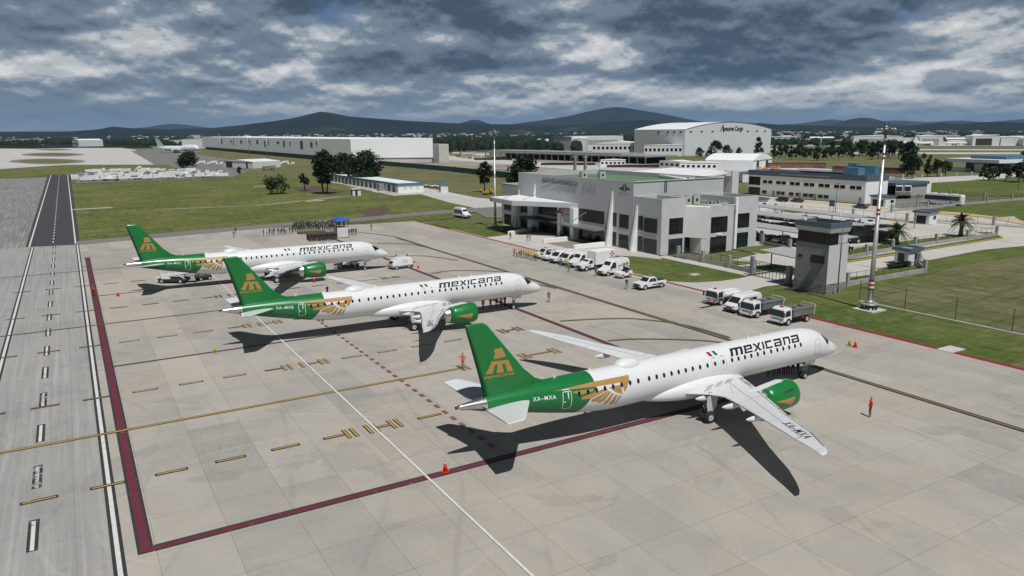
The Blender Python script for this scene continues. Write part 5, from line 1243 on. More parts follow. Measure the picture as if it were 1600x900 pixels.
# rounded white tent hall
a = at(1139, 263); b_ = at(1176, 265.5); c = at(1203, 262)
ang = math.atan2((c-b_).y, (c-b_).x); wid = (c-b_).length*1.1
t_ = shed('tent_hall', 0, 0, 30, wid, 5.6, 0, 'white arched tent hall with two dark doorways right of the terminal roof', 'tent hall', wall='roof_white', ridge=3.6, arch=True)
t_.location = (b_.x, b_.y, 0); t_.rotation_euler = (0, 0, ang-math.pi/2)
for u in (.22, .70): MB().box(-.5, -.38, wid*u-1.6, wid*u+1.6, 0, 5.0).build('doorway', 'fence_dark', t_)
t_.scale = (-1, 1, 1); t_.rotation_euler = (0, 0, ang-math.pi/2)
# steel canopy hall under construction
a = at(758, 246); b_ = at(1008, 256); d_ = b_-a; ang = math.atan2(d_.y, d_.x); Lc = d_.length
t_ = empty('steel_canopy_hall', (a.x, a.y, 0), ang, 'long low open steel canopy hall with dark interior beyond the white road', 'canopy hall')
MB().box(0, Lc, 0, 34, 4.6, 5.6).box(0, Lc*.86, 4, 30, 5.6, 6.8).build('roof', 'roof_grey', t_)
MB().box(2, Lc-2, 22, 24, 0, 4.6).build('back_wall', 'fence_dark', t_)
for i in range(26): MB().box(Lc*i/25-.3, Lc*i/25+.3, 0, .6, 0, 4.6).build('column', 'dull_metal', t_)
# low wall strips along the white road
for i, (pl, pr_, py, lb) in enumerate(((741, 800, 250, 'dark low fence strip along the white road, left part'), (845, 930, 258, 'dark low fence strip along the white road, middle part'), (948, 1030, 261.5, 'dark low fence strip along the white road, right part'))):
    far_block(pl, pr_, py, 1.6, .4, lb, wall='fence_dark', roof='fence_dark', ridge=.05, name='low_fence', cat='fence')
# bus station with overhanging roof
a = at(1513, 267)
t_ = empty('petrol_shelter', (a.x, a.y, 0), R(-8), 'dark blue building with a wide overhanging white roof in the right meadow', 'building')
MB().box(0, 24, -22, 2, 0, 5.2).build('wall', 'blue_trim', t_)
MB().box(-10, 26, -24, 8, 5.2, 7.0).build('roof', 'wall_white', t_); MB().box(-2, 24, -22, -2, 7.0, 8.6).build('upper_band', 'blue_trim', t_)
MB().box(-4, -1, -12, -6, 0, 4.4).build('white_screen', 'roof_white', t_); MB().box(-9, -3, -4, 8, 0, 1.8).build('low_wall', 'wall_white', t_)
glaze(t_, 'x', 0, -20, -1, .4, 4.4, 8, 1)
# brick perimeter wall
for i, (pl, pr_, py, pyr) in enumerate(((1200, 1290, 262.5, 262.5), (1300, 1415, 268, 272))):
    far_block(pl, pr_, py, 3.2, .5, ['long low brick wall behind the office block, left stretch', 'long low brick wall behind the office block, right stretch'][i], wall='brick_red', roof='brick_red', ridge=.05, name='brick_wall', cat='wall', pyr=pyr)
# blue canopy roof and round yard at the upper right
# ---------------- car park shade canopies
pbr('shade_roof', (0.36, 0.37, 0.37), .6, var=.1)
def shade(name, x0, x1, y0, y1, h_, lb):
    t_ = empty(name, (x0, y0, 0), 0, lb, 'car port', 'flat grey shade roofs over the car park')
    w_, d = x1-x0, y1-y0
    slab(MB(), [(-.0, 0, h_), (w_, 0, h_+.1), (w_, d, h_+.5), (0, d, h_+.4)], .18).build('roof', 'shade_roof' if 'gate' not in lb else 'shade_roof', t_)
    n_ = max(2, int(d/7)+1)
    for i in range(n_): MB().tube((w_*.5, d*i/(n_-1)*.96+.02*d, 0), (w_*.5, d*i/(n_-1)*.96+.02*d, h_), .10, .10, 8).build('post', 'dark_metal', t_)
    return t_
shade('car_port', 126.0, 131.5, 89.5, 121.0, 2.9, 'nearest long shade roof between the terminal and the guard tower')
shade('car_port', 144.5, 150.5, 92, 134.0, 2.9, 'second long shade roof behind the nearest one')
shade('car_port', 160.0, 165.5, 110, 150.0, 2.9, 'farthest long shade roof over the car park')
shade('gate_canopy', 100.5, 106.5, 78.4, 86.8, 3.0, 'small flat canopy just inside the sliding gate')
# ================================================================== TREES AND PLANTS
def leaf_clump(mb, c, r, n_, size, rs, flat=.8):
    for _ in range(n_):
        d = Vector((rs.gauss(0, 1), rs.gauss(0, 1), rs.gauss(0, 1)*flat)).normalized(); p = c+d*r*(rs.random()**.35)
        a = Vector((rs.gauss(0, 1), rs.gauss(0, 1), rs.gauss(0, 1)*.6)).normalized(); b_ = d.cross(a).normalized() if rs.random() < .6 else a.cross(Vector((rs.random(), rs.random(), 1))).normalized()
        s_ = size*rs.uniform(.6, 1.35)
        mb.add([p-a*s_, p+b_*s_*.7, p+a*s_, p-b_*s_*.7+d*s_*.3], [(0, 1, 2, 3)])
def make_tree(h, cr_, base, seed, leaf='leaf_dark', n_cl=22, n_leaf=70, size=.42, stems=1, lean=0.0, sx=1.0, shape='round', trunk_r=.28):
    rs = random.Random(seed); t_ = empty('tree'); tr = MB(); cw = MB(); tips = []
    for s_ in range(stems):
        a0 = rs.uniform(0, 6.28); off = Vector((math.cos(a0), math.sin(a0), 0))*(.0 if stems == 1 else .5+rs.random()*1.4)
        p = off.copy(); top_ = Vector((off.x*2.2+lean, off.y*2.2, base+(h-base)*.45)); P = [p]
        for i in range(1, 5):
            u = i/4; P.append(p.lerp(top_, u)+Vector((rs.uniform(-.2, .2), rs.uniform(-.2, .2), 0))*h*.03)
        tr.path(P, [trunk_r*(1-.15*i) for i in range(5)], 8)
        for i in range(5):
            a = rs.uniform(0, 6.28); q = P[3].lerp(P[4], rs.random()); e = q+Vector((math.cos(a)*cr_*.6, math.sin(a)*cr_*.6*sx, (h-base)*rs.uniform(.1, .35)))
            tr.tube(q, e, trunk_r*.4, trunk_r*.12, 6)
    for i in range(n_cl):
        u = rs.random(); a = rs.uniform(0, 6.28)
        zz = base+(h-base)*(.12+.80*u)
        if shape == 'round': w_ = math.sqrt(max(.05, 1-(2*u-.9)**2))
        elif shape == 'cone': w_ = 1.05-u*.9
        else: w_ = .75+.25*math.sin(u*3)
        rr = cr_*w_*math.sqrt(rs.uniform(.15, 1))*.8
        c = Vector((math.cos(a)*rr+lean*u, math.sin(a)*rr*sx, zz)); leaf_clump(cw, c, cr_*rs.uniform(.26, .44), n_leaf, size, rs)
    tr.build('trunk', 'trunk_bark', t_); cw.build('crown', leaf, t_, weld=False); return t_
def place(t_, px, py, label, group=None, cat='tree', rz=0):
    g_ = at(px, py); t_.location = (g_.x, g_.y, 0); t_.rotation_euler = (0, 0, rz); return tag(t_, label, cat, group)
place(make_tree(16.5, 5.4, 3.6, 1, 'leaf_dark', 34, 80, .5, stems=4), 508, 303, 'tall dark tree with several bare trunks left of the long barracks')
place(make_tree(7.0, 5.4, 1.2, 2, 'leaf_mid', 22, 70, .34, stems=3, sx=1), 433, 303, 'wide low bushy tree with branching trunks alone in the grass field')
place(make_tree(7.2, 2.2, 2.4, 3, 'leaf_dark', 14, 55, .34, lean=-.6), 477, 298, 'small narrow leaning tree between the bushy tree and the tall one')
t_ = make_tree(15, 9.5, 1.5, 4, 'leaf_dark', 50, 90, .55, stems=3); place(t_, 568, 288, 'very wide dark tree behind the left end of the long barracks')
t_ = make_tree(13, 7.5, 1.5, 14, 'leaf_dark', 34, 90, .55, stems=2); place(t_, 540, 283, 'dark round tree touching the wide one behind the long barracks')
place(make_tree(10.5, 8.0, 1.2, 5, 'leaf_dark', 34, 70, .6, stems=2), 294, 262, 'dark round tree standing alone beside the row of parked white equipment')
place(make_tree(12, 3.4, 3.0, 6, 'leaf_dark', 22, 70, .4), 757, 300, 'medium dark tree with a thin trunk left of the near light mast')
place(make_tree(15.5, 6.3, 1.0, 7, 'leaf_dark', 44, 90, .48, stems=3), 818, 316, 'large dark tree rising behind the left end of the terminal')
# far prototypes reused
protos = [make_tree(11, 4.6, 1.5, 21, 'leaf_dark', 16, 40, .62), make_tree(12, 3.6, 1.2, 22, 'leaf_dark', 16, 40, .62, shape='cone'), make_tree(9, 5.0, 1.0, 23, 'leaf_mid', 16, 40, .62, stems=2)]
used = [False]*3
def far_tree(px, py, sc_, lb, group, k_=None, cat='tree'):
    k_ = rng.randrange(3) if k_ is None else k_
    if not used[k_]: t_ = protos[k_]; used[k_] = True; t_.scale = (sc_,)*3; place(t_, px, py, lb, group, cat, rng.uniform(0, 6)); return t_
    g_ = at(px, py); return tag(dup(protos[k_], (g_.x, g_.y, 0), rng.uniform(0, 6), lb, group, sc_), cat=cat)
row = 'trees in the row right of the tent hall'
for i, px in enumerate((1209, 1217, 1226, 1234, 1243, 1251, 1260, 1268, 1276, 1284, 1292, 1301, 1309, 1318, 1326, 1333, 1341, 1349, 1356, 1364, 1372, 1380, 1389, 1398, 1405, 1413, 1421, 1429)):
    far_tree(px+rng.uniform(-2, 2), 248+rng.uniform(-3, 3)-(2 if px > 1320 else 0), rng.uniform(.72, .98)*(1.3 if 1315 < px < 1350 or px > 1355 else 1.0)*(1.0+.1*(i % 3)), 'dark tree in the long row behind the brick wall', row)
for i, (px, py, s_, lb) in enumerate(((1092, 246, .9, 'rounded dark tree before the cargo hangar wall, left of the others'), (1118, 247, 1.35, 'wide dark tree before the cargo hangar, left of the pair'), (1134, 247, 1.15, 'dark tree before the cargo hangar, right of the pair'), (1154, 241, .7, 'small leaning tree peeking over the tent hall'), (1184, 243, 1.4, 'tall dark tree behind the right end of the tent hall'), (1057, 243, .8, 'small round tree before the two storey office strip'), (1108, 249, .7, 'low dark shrub tree left of the wide tree by the cargo hangar'))):
    far_tree(px, py, s_, lb, None)
for i, (px, py, s_, lb) in enumerate(((1417, 276, 1.45, 'tall dark tree with a thin top right of the light mast'), (1425, 279, 1.0, 'dense dark tree at the foot of the tall one'), (1449, 276, .75, 'low dark tree left of the white screen wall, first of three'), (1464, 275.5, .75, 'low dark tree left of the white screen wall, second of three'), (1477, 275, .7, 'low dark tree left of the white screen wall, third of three'),
                                     (1537, 281, .62, 'young tree with a thin trunk in the meadow, leftmost of the roadside trees'), (1549, 282, .66, 'young roadside tree, second from the left before the blue building'), (1571, 283, .68, 'young roadside tree, third from the left before the parked cars'), (1590, 285, .8, 'dark roadside tree at the right edge, fourth from the left'), (1600, 284, .9, 'dark roadside tree cut by the right picture edge'))):
    far_tree(px, py, s_, lb, None)
for px, py, s_ in ((1443, 249, .35), (1454, 249, .25), (1461, 254, .22), (1574, 258, .35), (1598, 250, .5)): far_tree(px, py, s_*1.4, 'small round shrub alone in the far meadow', 'shrubs scattered in the far right meadow', 2, 'shrub')
far_tree(375, 272, .45, 'wide green bush left of the small hangar', None, 2, 'shrub')
far_tree(650, 252, .25, 'tiny bush on bare soil right of the long warehouse', None, 2, 'shrub'); far_tree(677, 264, .22, 'little bush beside the green fence', None, 2, 'shrub')
# palms
def palm(x, y, h_, seed, lb):
    rs = random.Random(seed); t_ = empty('palm_tree', (x, y, 0), 0, lb, 'palm tree', 'palms in the grass strip of the car park')
    P = [Vector((0, 0, 0)), Vector((.05, 0, h_*.3)), Vector((.02, .05, h_*.62))]
    MB().path(P, [.55, .38, .5], 12).build('trunk', 'palm_bark', t_)
    mb = MB(); top_ = P[-1]
    for i in range(64):
        a = rs.uniform(0, 6.283); el_ = rs.uniform(-.35, 1.45); L_ = rs.uniform(2.4, 3.3)*(.8 if el_ > 1.1 else 1); d = Vector((math.cos(a)*math.cos(el_), math.sin(a)*math.cos(el_), math.sin(el_)))
        Q = []
        for j in range(7):
            u = j/6; Q.append(top_+d*L_*u+Vector((0, 0, -1.25*u*u*(.5+math.cos(el_)*.8))))
        for j in range(6):
            m_ = (Q[j]+Q[j+1])/2; dd = (Q[j+1]-Q[j]).normalized(); s_ = dd.cross(Vector((0, 0, 1))).normalized(); w_ = .34*(1-.6*abs(j/5-.4))
            for sg in (-1, 1):
                for q in range(2):
                    o_ = Q[j].lerp(Q[j+1], q*.5); mb.add([o_, o_+dd*.14, o_+s_*sg*w_*1.5+dd*.32-Vector((0, 0, .16))], [(0, 1, 2)])
            mb.bar(Q[j], Q[j+1], .04)
    mb.build('crown', 'palm_leaf', t_, weld=False); return t_
palm(169.1, 90.3, 5.6, 1, 'larger palm tree beside the curving inner road'); palm(146.5, 91.0, 4.6, 2, 'smaller palm tree beside the black coach')
hd_ = MB(); rs = random.Random(3)
for i in range(26): leaf_clump(hd_, Vector((119.8+i*.19, 75.2-.02*i, .5)), .55, 60, .14, rs)
tag(hd_.build('hedge', 'hedge_green', weld=False), 'clipped dark hedge in front of the near guard booth', 'hedge')
for i, (x, y, lb) in enumerate(((94.6, 149.6, 'round potted bush left of the entrance doors'), (95.3, 139.0, 'round bush between the two door bays'), (95.0, 136.0, 'green bush right of the entrance pier'), (94.8, 128.6, 'bush under the right glass bay'), (92.6, 150.6, 'small bush behind the left planter wall'))):
    mb = MB(); leaf_clump(mb, Vector((x, y, .7)), .65, 160, .16, rs); tag(mb.build('forecourt_bush', 'leaf_olive', weld=False), lb, 'bush')

# distant wooded town
rs = random.Random(99); wd_ = MB()
def dir_at(px): d = fw+cr*((px-800)/CAM_F)-cu*((205-450)/CAM_F); return math.atan2(d.y, d.x)
A0, A1 = dir_at(1900), dir_at(-300)
def crown_blob(mb, x, y, w_, h_):
    n_ = 6; a0 = rs.random()*6; vs = [(x+math.cos(a0+6.283*i/n_)*w_*rs.uniform(.7, 1.1), y+math.sin(a0+6.283*i/n_)*w_*rs.uniform(.7, 1.1), h_*rs.uniform(.1, .35)) for i in range(n_)]
    vs += [(x+math.cos(a0+.5+6.283*i/n_)*w_*rs.uniform(.5, .8), y+math.sin(a0+.5+6.283*i/n_)*w_*rs.uniform(.5, .8), h_*rs.uniform(.65, .9)) for i in range(n_)]+[(x, y, h_)]
    mb.add(vs, [(i, (i+1) % n_, n_+i) for i in range(n_)]+[((i+1) % n_, n_+(i+1) % n_, n_+i) for i in range(n_)]+[(n_+i, n_+(i+1) % n_, 2*n_) for i in range(n_)])
for i in range(7500):
    a = rs.uniform(A1, A0) if A1 < A0 else rs.uniform(A0, A1)
    r = 1500+5300*rs.random()**1.15
    wgt = .5+.5*math.sin(a*23+r*.002)*math.sin(a*61+r*.0031)
    if rs.random() > .35+.65*wgt: continue
    x, y = r*math.cos(a), r*math.sin(a)
    if y > 1450 and x < 140 and r < 2100: continue
    if x > 700 and r < 1750: continue
    crown_blob(wd_, x, y, rs.uniform(6, 13)*(r/3000)**.3, rs.uniform(6, 13))
for px0_, px1_, r0, r1, n_, hh in ((690, 905, 900, 1250, 420, 15), (170, 320, 1900, 2400, 160, 12), (-150, 120, 2100, 2600, 260, 12), (1200, 1330, 1150, 1400, 90, 10)):
    for _ in range(n_):
        a = dir_at(rs.uniform(px0_, px1_)); r = rs.uniform(r0, r1); crown_blob(wd_, r*math.cos(a), r*math.sin(a), rs.uniform(5, 9), hh*rs.uniform(.6, 1.15))
wd_.build('distant_woods', 'woods_dark', weld=False); tag(bpy.data.objects['distant_woods'], 'dark belts of trees across the plain below the hills', 'woodland', kind='stuff')
pbr('house_pale', (0.34, 0.33, 0.31), .8); pbr('house_white', (0.55, 0.56, 0.57), .8); pbr('house_tan', (0.22, 0.18, 0.15), .8)
hm = []
for k_, (mw, mr, w_, d, h_) in enumerate((('house_pale', 'roof_grey', 14, 10, 6), ('house_white', 'roof_white', 22, 12, 6), ('house_tan', 'house_pale', 12, 12, 7), ('house_white', 'house_pale', 34, 18, 8), ('house_pale', 'house_tan', 10, 9, 8))):
    mb = MB().box(-w_/2, w_/2, -d/2, d/2, 0, h_); mb.add([(-w_/2-.4, -d/2-.4, h_), (w_/2+.4, -d/2-.4, h_), (w_/2+.4, d/2+.4, h_), (-w_/2-.4, d/2+.4, h_), (-w_/2, 0, h_+1.6), (w_/2, 0, h_+1.6)], [(0, 1, 5, 4), (2, 3, 4, 5), (0, 4, 3), (1, 2, 5)], 1)
    for i in range(3): mb.box(-w_/2+w_*(.15+.3*i), -w_/2+w_*(.27+.3*i), -d/2-.1, -d/2, h_*.3, h_*.65, 2)
    hm.append(mb.mesh('town_house', [mw, mr, 'fence_dark'], weld=False))
hl = ['pale house with a grey roof in the distant town', 'long white house in the distant town', 'tan flat house in the distant town', 'large white shed in the distant town', 'tall narrow pale house in the distant town']
for i in range(296):
    px = rs.choice((rs.uniform(-20, 1620), rs.uniform(300, 900), rs.uniform(1205, 1620), rs.uniform(200, 760))); a = dir_at(px); r = rs.uniform(2100, 6400) if px < 1200 else rs.uniform(1900, 5600)
    k_ = rs.choice((0, 0, 0, 1, 2, 2, 3, 4)) if r < 5000 else rs.choice((0, 0, 1, 2, 4))
    o = bpy.data.objects.new('town_house', hm[k_]); COL.objects.link(o); o.location = (r*math.cos(a), r*math.sin(a), 0 if r < 6000 else 4); o.rotation_euler = (0, 0, a+math.pi/2+rs.uniform(-.5, .5)); s_ = rs.uniform(.55, 1.0)*(1+r/9000); o.scale = (s_, s_, s_*rs.uniform(.9, 1.3))
    tag(o, hl[k_], 'house', hl[k_].replace('house', 'houses').replace('shed', 'sheds'))

for i in range(44):
    px = rs.uniform(1205, 1620) if i < 32 else rs.uniform(686, 760); a = dir_at(px); r = rs.uniform(1350, 1900) if i < 32 else rs.uniform(640, 860)
    k_ = rs.choice((0, 1, 3, 4)); o = bpy.data.objects.new('low_shed', hm[k_]); COL.objects.link(o); o.location = (r*math.cos(a), r*math.sin(a), 0); o.rotation_euler = (0, 0, a+math.pi/2+rs.uniform(-.3, .3)); s_ = rs.uniform(.8, 1.5) if i < 32 else rs.uniform(.25, .4); o.scale = (s_*1.4, s_, s_*.8)
    if i < 32: tag(o, 'low pale shed among the buildings behind the far runway', 'shed', 'low sheds behind the far runway')
    else: tag(o, 'tiny site hut on the bare yard right of the long warehouse', 'site hut', 'site huts on the bare yard')
# ================================================================== MASTS, FENCES, WALLS
def light_mast(name, x, y, h_, lb, head=True, r0=.36):
    t_ = empty(name, (x, y, 0), 0, lb, 'light mast')
    MB().tube((0, 0, .1), (0, 0, h_*.45), r0, r0*.7, 20).tube((0, 0, h_*.45), (0, 0, h_), r0*.7, r0*.36, 20).build('pole', 'mast_metal', t_)
    MB().box(-1.5, 1.5, -1.5, 1.5, -.05, .12).build('foundation', 'stone_pale', t_)
    MB().tube((0, 0, .12), (0, 0, .3), .85, .85, 24).tube((0, 0, .75), (0, 0, .9), 1.05, 1.05, 24).tube((0, 0, .9), (0, 0, 1.3), .45, .45, 20).build('base_flange', 'mast_metal', t_)
    mb = MB()
    for i in range(12): a = math.pi*i/6; mb.bar((.9*math.cos(a), .9*math.sin(a), .12), (.95*math.cos(a), .95*math.sin(a), .9), .16, .10)
    mb.build('base_rib', 'dark_metal', t_)
    for z in (2.7, 12.6, h_-4.2):
        for q, mt in ((0, 'red_band'), (.28, 'band_white'), (.56, 'red_band'), (.84, 'band_white'), (1.12, 'red_band')):
            if z > 12 and q > .6: continue
            rr = r0*(1-.3*z/(h_*.45)) if z < h_*.45 else r0*(.7-.34*(z-h_*.45)/(h_*.55)); MB().tube((0, 0, z+q), (0, 0, z+q+.27), rr+.012, rr+.008, 20, cap=False).build('colour_band', mt, t_)
    mb = MB().tube((0, 0, h_-.35), (0, 0, h_-.15), .85, .85, 20); mb.tube((0, 0, h_-.8), (0, 0, h_+.5), .16, .1, 8)
    mb.build('head_ring', 'dark_metal', t_)
    if head:
        for i in range(10):
            a = 2*math.pi*i/10; c = Vector((.98*math.cos(a), .98*math.sin(a), h_-.45)); d = Vector((math.cos(a), math.sin(a), -.9)).normalized()
            MB().bar(c-d*.10, c+d*.18, .40, .34).build('floodlight', 'dull_metal', t_, bevel=.03)
    return t_
light_mast('light_mast', 89.6, 58.5, 23.9, 'tall grey floodlight mast with red and white bands beside the guard tower')
light_mast('light_mast', 89.3, 159.2, 23.9, 'tall grey floodlight mast standing left of the terminal entrance', r0=.34)
for i, (px, py, ty, lb) in enumerate(((418, 246, 210, 'thin far mast before the warehouse, leftmost of the row'), (452, 243, 212, 'thin far mast before the warehouse, second of the row'), (499, 252, 212, 'thin far mast before the warehouse, third of the row'), (389, 245, 213, 'thin far mast at the left part of the warehouse'), (345, 240, 213, 'thin far mast near the left end of the warehouse'), (738, 236, 211, 'thin pole on the bare yard left of the near mast'), (1281, 245, 216, 'thin pole behind the office block'))):
    g_ = at(px, py); t_ = empty('thin_mast', (g_.x, g_.y, 0), 0, lb, 'mast'); hh = 22.5 if i < 5 else 17
    MB().tube((0, 0, 0), (0, 0, hh), .32, .16, 10).build('pole', 'mast_metal', t_); MB().box(-1.2, 1.2, -.4, .4, hh, hh+.6).build('head', 'dull_metal', t_)
for i, (x, y, lb) in enumerate(((172, 242, 'left one of two grey steel columns rising behind the terminal roof'), (175.5, 240, 'right one of two grey steel columns rising behind the terminal roof'))):
    t_ = empty('steel_column', (x, y, 0), 0, lb, 'column'); 
    MB().box(-.45, .45, -.45, .45, 0, 14.6).build('shaft', 'tower_dark', t_); MB().box(-1.2, 1.2, -.3, .3, 13.4, 14.0).box(-.2, .2, -.2, .2, 14.6, 15.4).build('crosshead', 'dull_metal', t_)
def wall_fence(name, pts, lb, wall_h=.75, pil_h=2.2, rail_h=2.0, pil=6.5, thick=.25, rail=True, wmat='concrete_wall', cat='fence', pilw=.55, bar=.9):
    x0, y0 = pts[0]; t_ = empty(name, (x0, y0, 0), 0, lb, cat); P = [Vector((p[0]-x0, p[1]-y0, 0)) for p in pts]
    if wall_h:
        mb = MB()
        for i in range(len(P)-1): mb.bar(P[i]+Vector((0, 0, wall_h/2)), P[i+1]+Vector((0, 0, wall_h/2)), thick, wall_h)
        mb.build('low_wall', wmat, t_)
    cnt = 0
    for i in range(len(P)-1):
        L_ = (P[i+1]-P[i]).length; k_ = max(1, round(L_/pil))
        for j in range(k_+(1 if i == len(P)-2 else 0)):
            c = P[i].lerp(P[i+1], j/k_); MB().box(c.x-pilw/2, c.x+pilw/2, c.y-pilw/2, c.y+pilw/2, 0, pil_h).build('pillar', wmat, t_)
    if rail:
        mb = MB()
        for i in range(len(P)-1):
            L_ = (P[i+1]-P[i]).length
            for z in (wall_h+.25, rail_h): mb.bar(P[i]+Vector((0, 0, z)), P[i+1]+Vector((0, 0, z)), .05)
            k_ = max(2, round(L_/bar))
            for j in range(1, k_): c = P[i].lerp(P[i+1], j/k_); mb.bar(c+Vector((0, 0, wall_h)), c+Vector((0, 0, rail_h)), .05)
        mb.build('railing', 'fence_dark', t_)
    return t_
wall_fence('low_wall_fence', [(96.6, 84.3), (97.3, 90.4), (97.6, 103.4)], 'low grey wall with square pillars and thin railing before the court lawn', bar=2.2)
wall_fence('low_wall_fence', [(100.4, 69.6), (121.2, 69.9), (126.6, 74.2)], 'low grey wall with railing running right from the guard tower', bar=2.4, pil=21)
wall_fence('low_wall_fence', [(118.8, 84.6), (138, 86.4), (153.4, 86.7), (176.6, 86.6)], 'grey wall with pillars and railing along the yellow kerbed inner road', bar=2.2, pil=9.5, pilw=.5)
wall_fence('low_wall_fence', [(178.9, 149.5), (180.2, 141.4), (183.6, 127.2), (185.5, 113)], 'dark railing with pale pillars between the car park and main road', wall_h=.15, pil=13, bar=2.8)
wall_fence('low_wall_fence', [(122.2, 98), (123.5, 106), (127.5, 109.8)], 'low pale wall with pillars at the corner right of the terminal', bar=2.5, pil=8)
wall_fence('road_fence', xy((1393, 330), (1440, 324), (1510, 316), (1580, 310), (1620, 306))and [(p[0], p[1]) for p in xy((1393, 331), (1500, 321), (1580, 314), (1625, 311))], 'grey railing with pillars beyond the white bus', wall_h=.8, pil=14, bar=2.6)
wall_fence('road_fence', xy((1455, 345), (1552, 352), (1620, 357)), 'dark railing along the far side of the inner road at right', wall_h=.2, pil=16, bar=3.2)
wall_fence('post_fence', xy((1410, 279), (1470, 277), (1540, 273.5)), 'row of white concrete fence posts along the far meadow road', wall_h=.2, pil=13, rail_h=1.8, bar=12, wmat='stone_pale')
wall_fence('railing_panel', xy((1484, 310), (1537, 313)), 'dark barred fence panel in the meadow behind the white bus', wall_h=.2, pil=20, bar=.6, rail_h=2.4, pil_h=2.8)
# sliding gate
t_ = empty('sliding_gate', (95.2, 83.3, 0), 0, 'tall dark barred sliding gate left of the guard tower', 'gate')
mb = MB().bar((0, 0, .15), (-.5, -7.2, .15), .08).bar((0, 0, 2.6), (-.5, -7.2, 2.6), .08).bar((0, 0, 1.3), (-.5, -7.2, 1.3), .06).bar((0, 0, .2), (-.5, -7.2, 2.4), .05)
for i in range(11): mb.bar((-.05*i, -.72*i, .1), (-.05*i, -.72*i, 2.6), .06)
mb.build('gate_frame', 'fence_dark', t_)
MB().box(-.2, .3, -.1, .5, 0, 3.2).build('gate_post', 'tower_dark', t_); MB().box(-.9, -.2, -8.0, -7.3, 0, 2.8).build('gate_post', 'tower_dark', t_)
# wire mesh fence on the right
t_ = empty('wire_fence', (93.3, 62.5, 0), 0, 'thin wire mesh fence on a pale kerb in the right grass', 'wire fence')
mb = MB(); y = 0.0
while y > -82: mb.box(-.03, .03, y-.03, y+.03, 0, 2.9); y -= 6.6
for z in (.15, 1.0, 2.0, 2.75): mb.box(-.012, .012, -82, 0, z-.012, z+.012)
mb.build('posts_and_wires', 'fence_dark', t_)
mb = MB(); y = 0.0; k_ = 0
while y > -60:
    mb.add([(-.004, y, .1), (.004, y, .1), (.004, y-.62, 2.7), (-.004, y-.62, 2.7)], [(0, 1, 2, 3)]); mb.add([(-.004, y-.62, .1), (.004, y-.62, .1), (.004, y, 2.7), (-.004, y, 2.7)], [(0, 1, 2, 3)]); y -= .31
mb.build('mesh', 'fence_dark', t_, weld=False); MB().box(-.25, .25, -82, 0, -.04, .08).build('kerb', 'stone_pale', t_)
# green fence beyond the barracks
t_ = empty('green_fence', (200, 532, 0), 0, 'long dark green screen fence crossing behind the barracks', 'fence')
MB().bar((0, 0, 1.6), (0, -117, 1.6), .1, 3.2).bar((0, -117, 1.6), (-7, -240, 1.6), .1, 3.2).build('screen', 'fence_green', t_)
mb = MB()
for i in range(30): mb.box(-.1, .1, -8*i-.1, -8*i+.1, 0, 3.5)
mb.build('posts', 'dark_metal', t_)
# drain covers, field slabs
for i, (px, py, w_, d, lb) in enumerate(((1486, 546, 2.6, 1.7, 'pale square drain slab in the grass by the red edge'), (1083+2, 429, 1.6, 1.2, 'pale slab at the lawn edge behind the pickup'), (143, 326, 12, 1.6, 'white concrete strip in the left grass field'), (406, 291, 5, 1.6, 'white slab in the grass near the bushy tree'), (1235, 452, 1.8, 1.4, 'dark drain cover in the grass left of the guard tower'), (492, 314, 6, 2, 'pale slab near the middle of the grass field'), (1095, 433, .1, .1, ''))):
    if not lb: continue
    g_ = at(px, py); tag(MB().box(g_.x-w_/2, g_.x+w_/2, g_.y-d/2, g_.y+d/2, -.03, .06 if i != 4 else .03).build('ground_slab', 'stone_pale' if i != 4 else 'dark_metal'), lb, 'slab')
for i, (px, py, lb) in enumerate(((1278, 331, 'blue road sign on two legs by the main road island'),)):
    g_ = at(1299, 331); t_ = empty('road_sign', (g_.x, g_.y, 0), 0, lb, 'road sign'); MB().box(-.05, .05, -.9, .9, 1.6, 3.4).build('panel', 'blue_trim', t_); MB().box(-.05, .05, -.8, -.7, 0, 1.6).box(-.05, .05, .7, .8, 0, 1.6).build('legs', 'dull_metal', t_)
for i, (px, py, hh, lb) in enumerate(((1305, 334, 8.5, 'thin dark lamp pole on the road island'), (1428, 357, 8, 'thin dark pole beside the guard booth on the road'), (1591, 296, 7, 'thin dark pole in the right meadow'))):
    g_ = at(px, py); t_ = empty('lamp_pole', (g_.x, g_.y, 0), 0, lb, 'pole'); MB().tube((0, 0, 0), (0, 0, hh), .09, .05, 8).build('pole', 'fence_dark', t_); MB().box(-.1, .1, -.6, .1, hh, hh+.12).build('arm', 'fence_dark', t_)
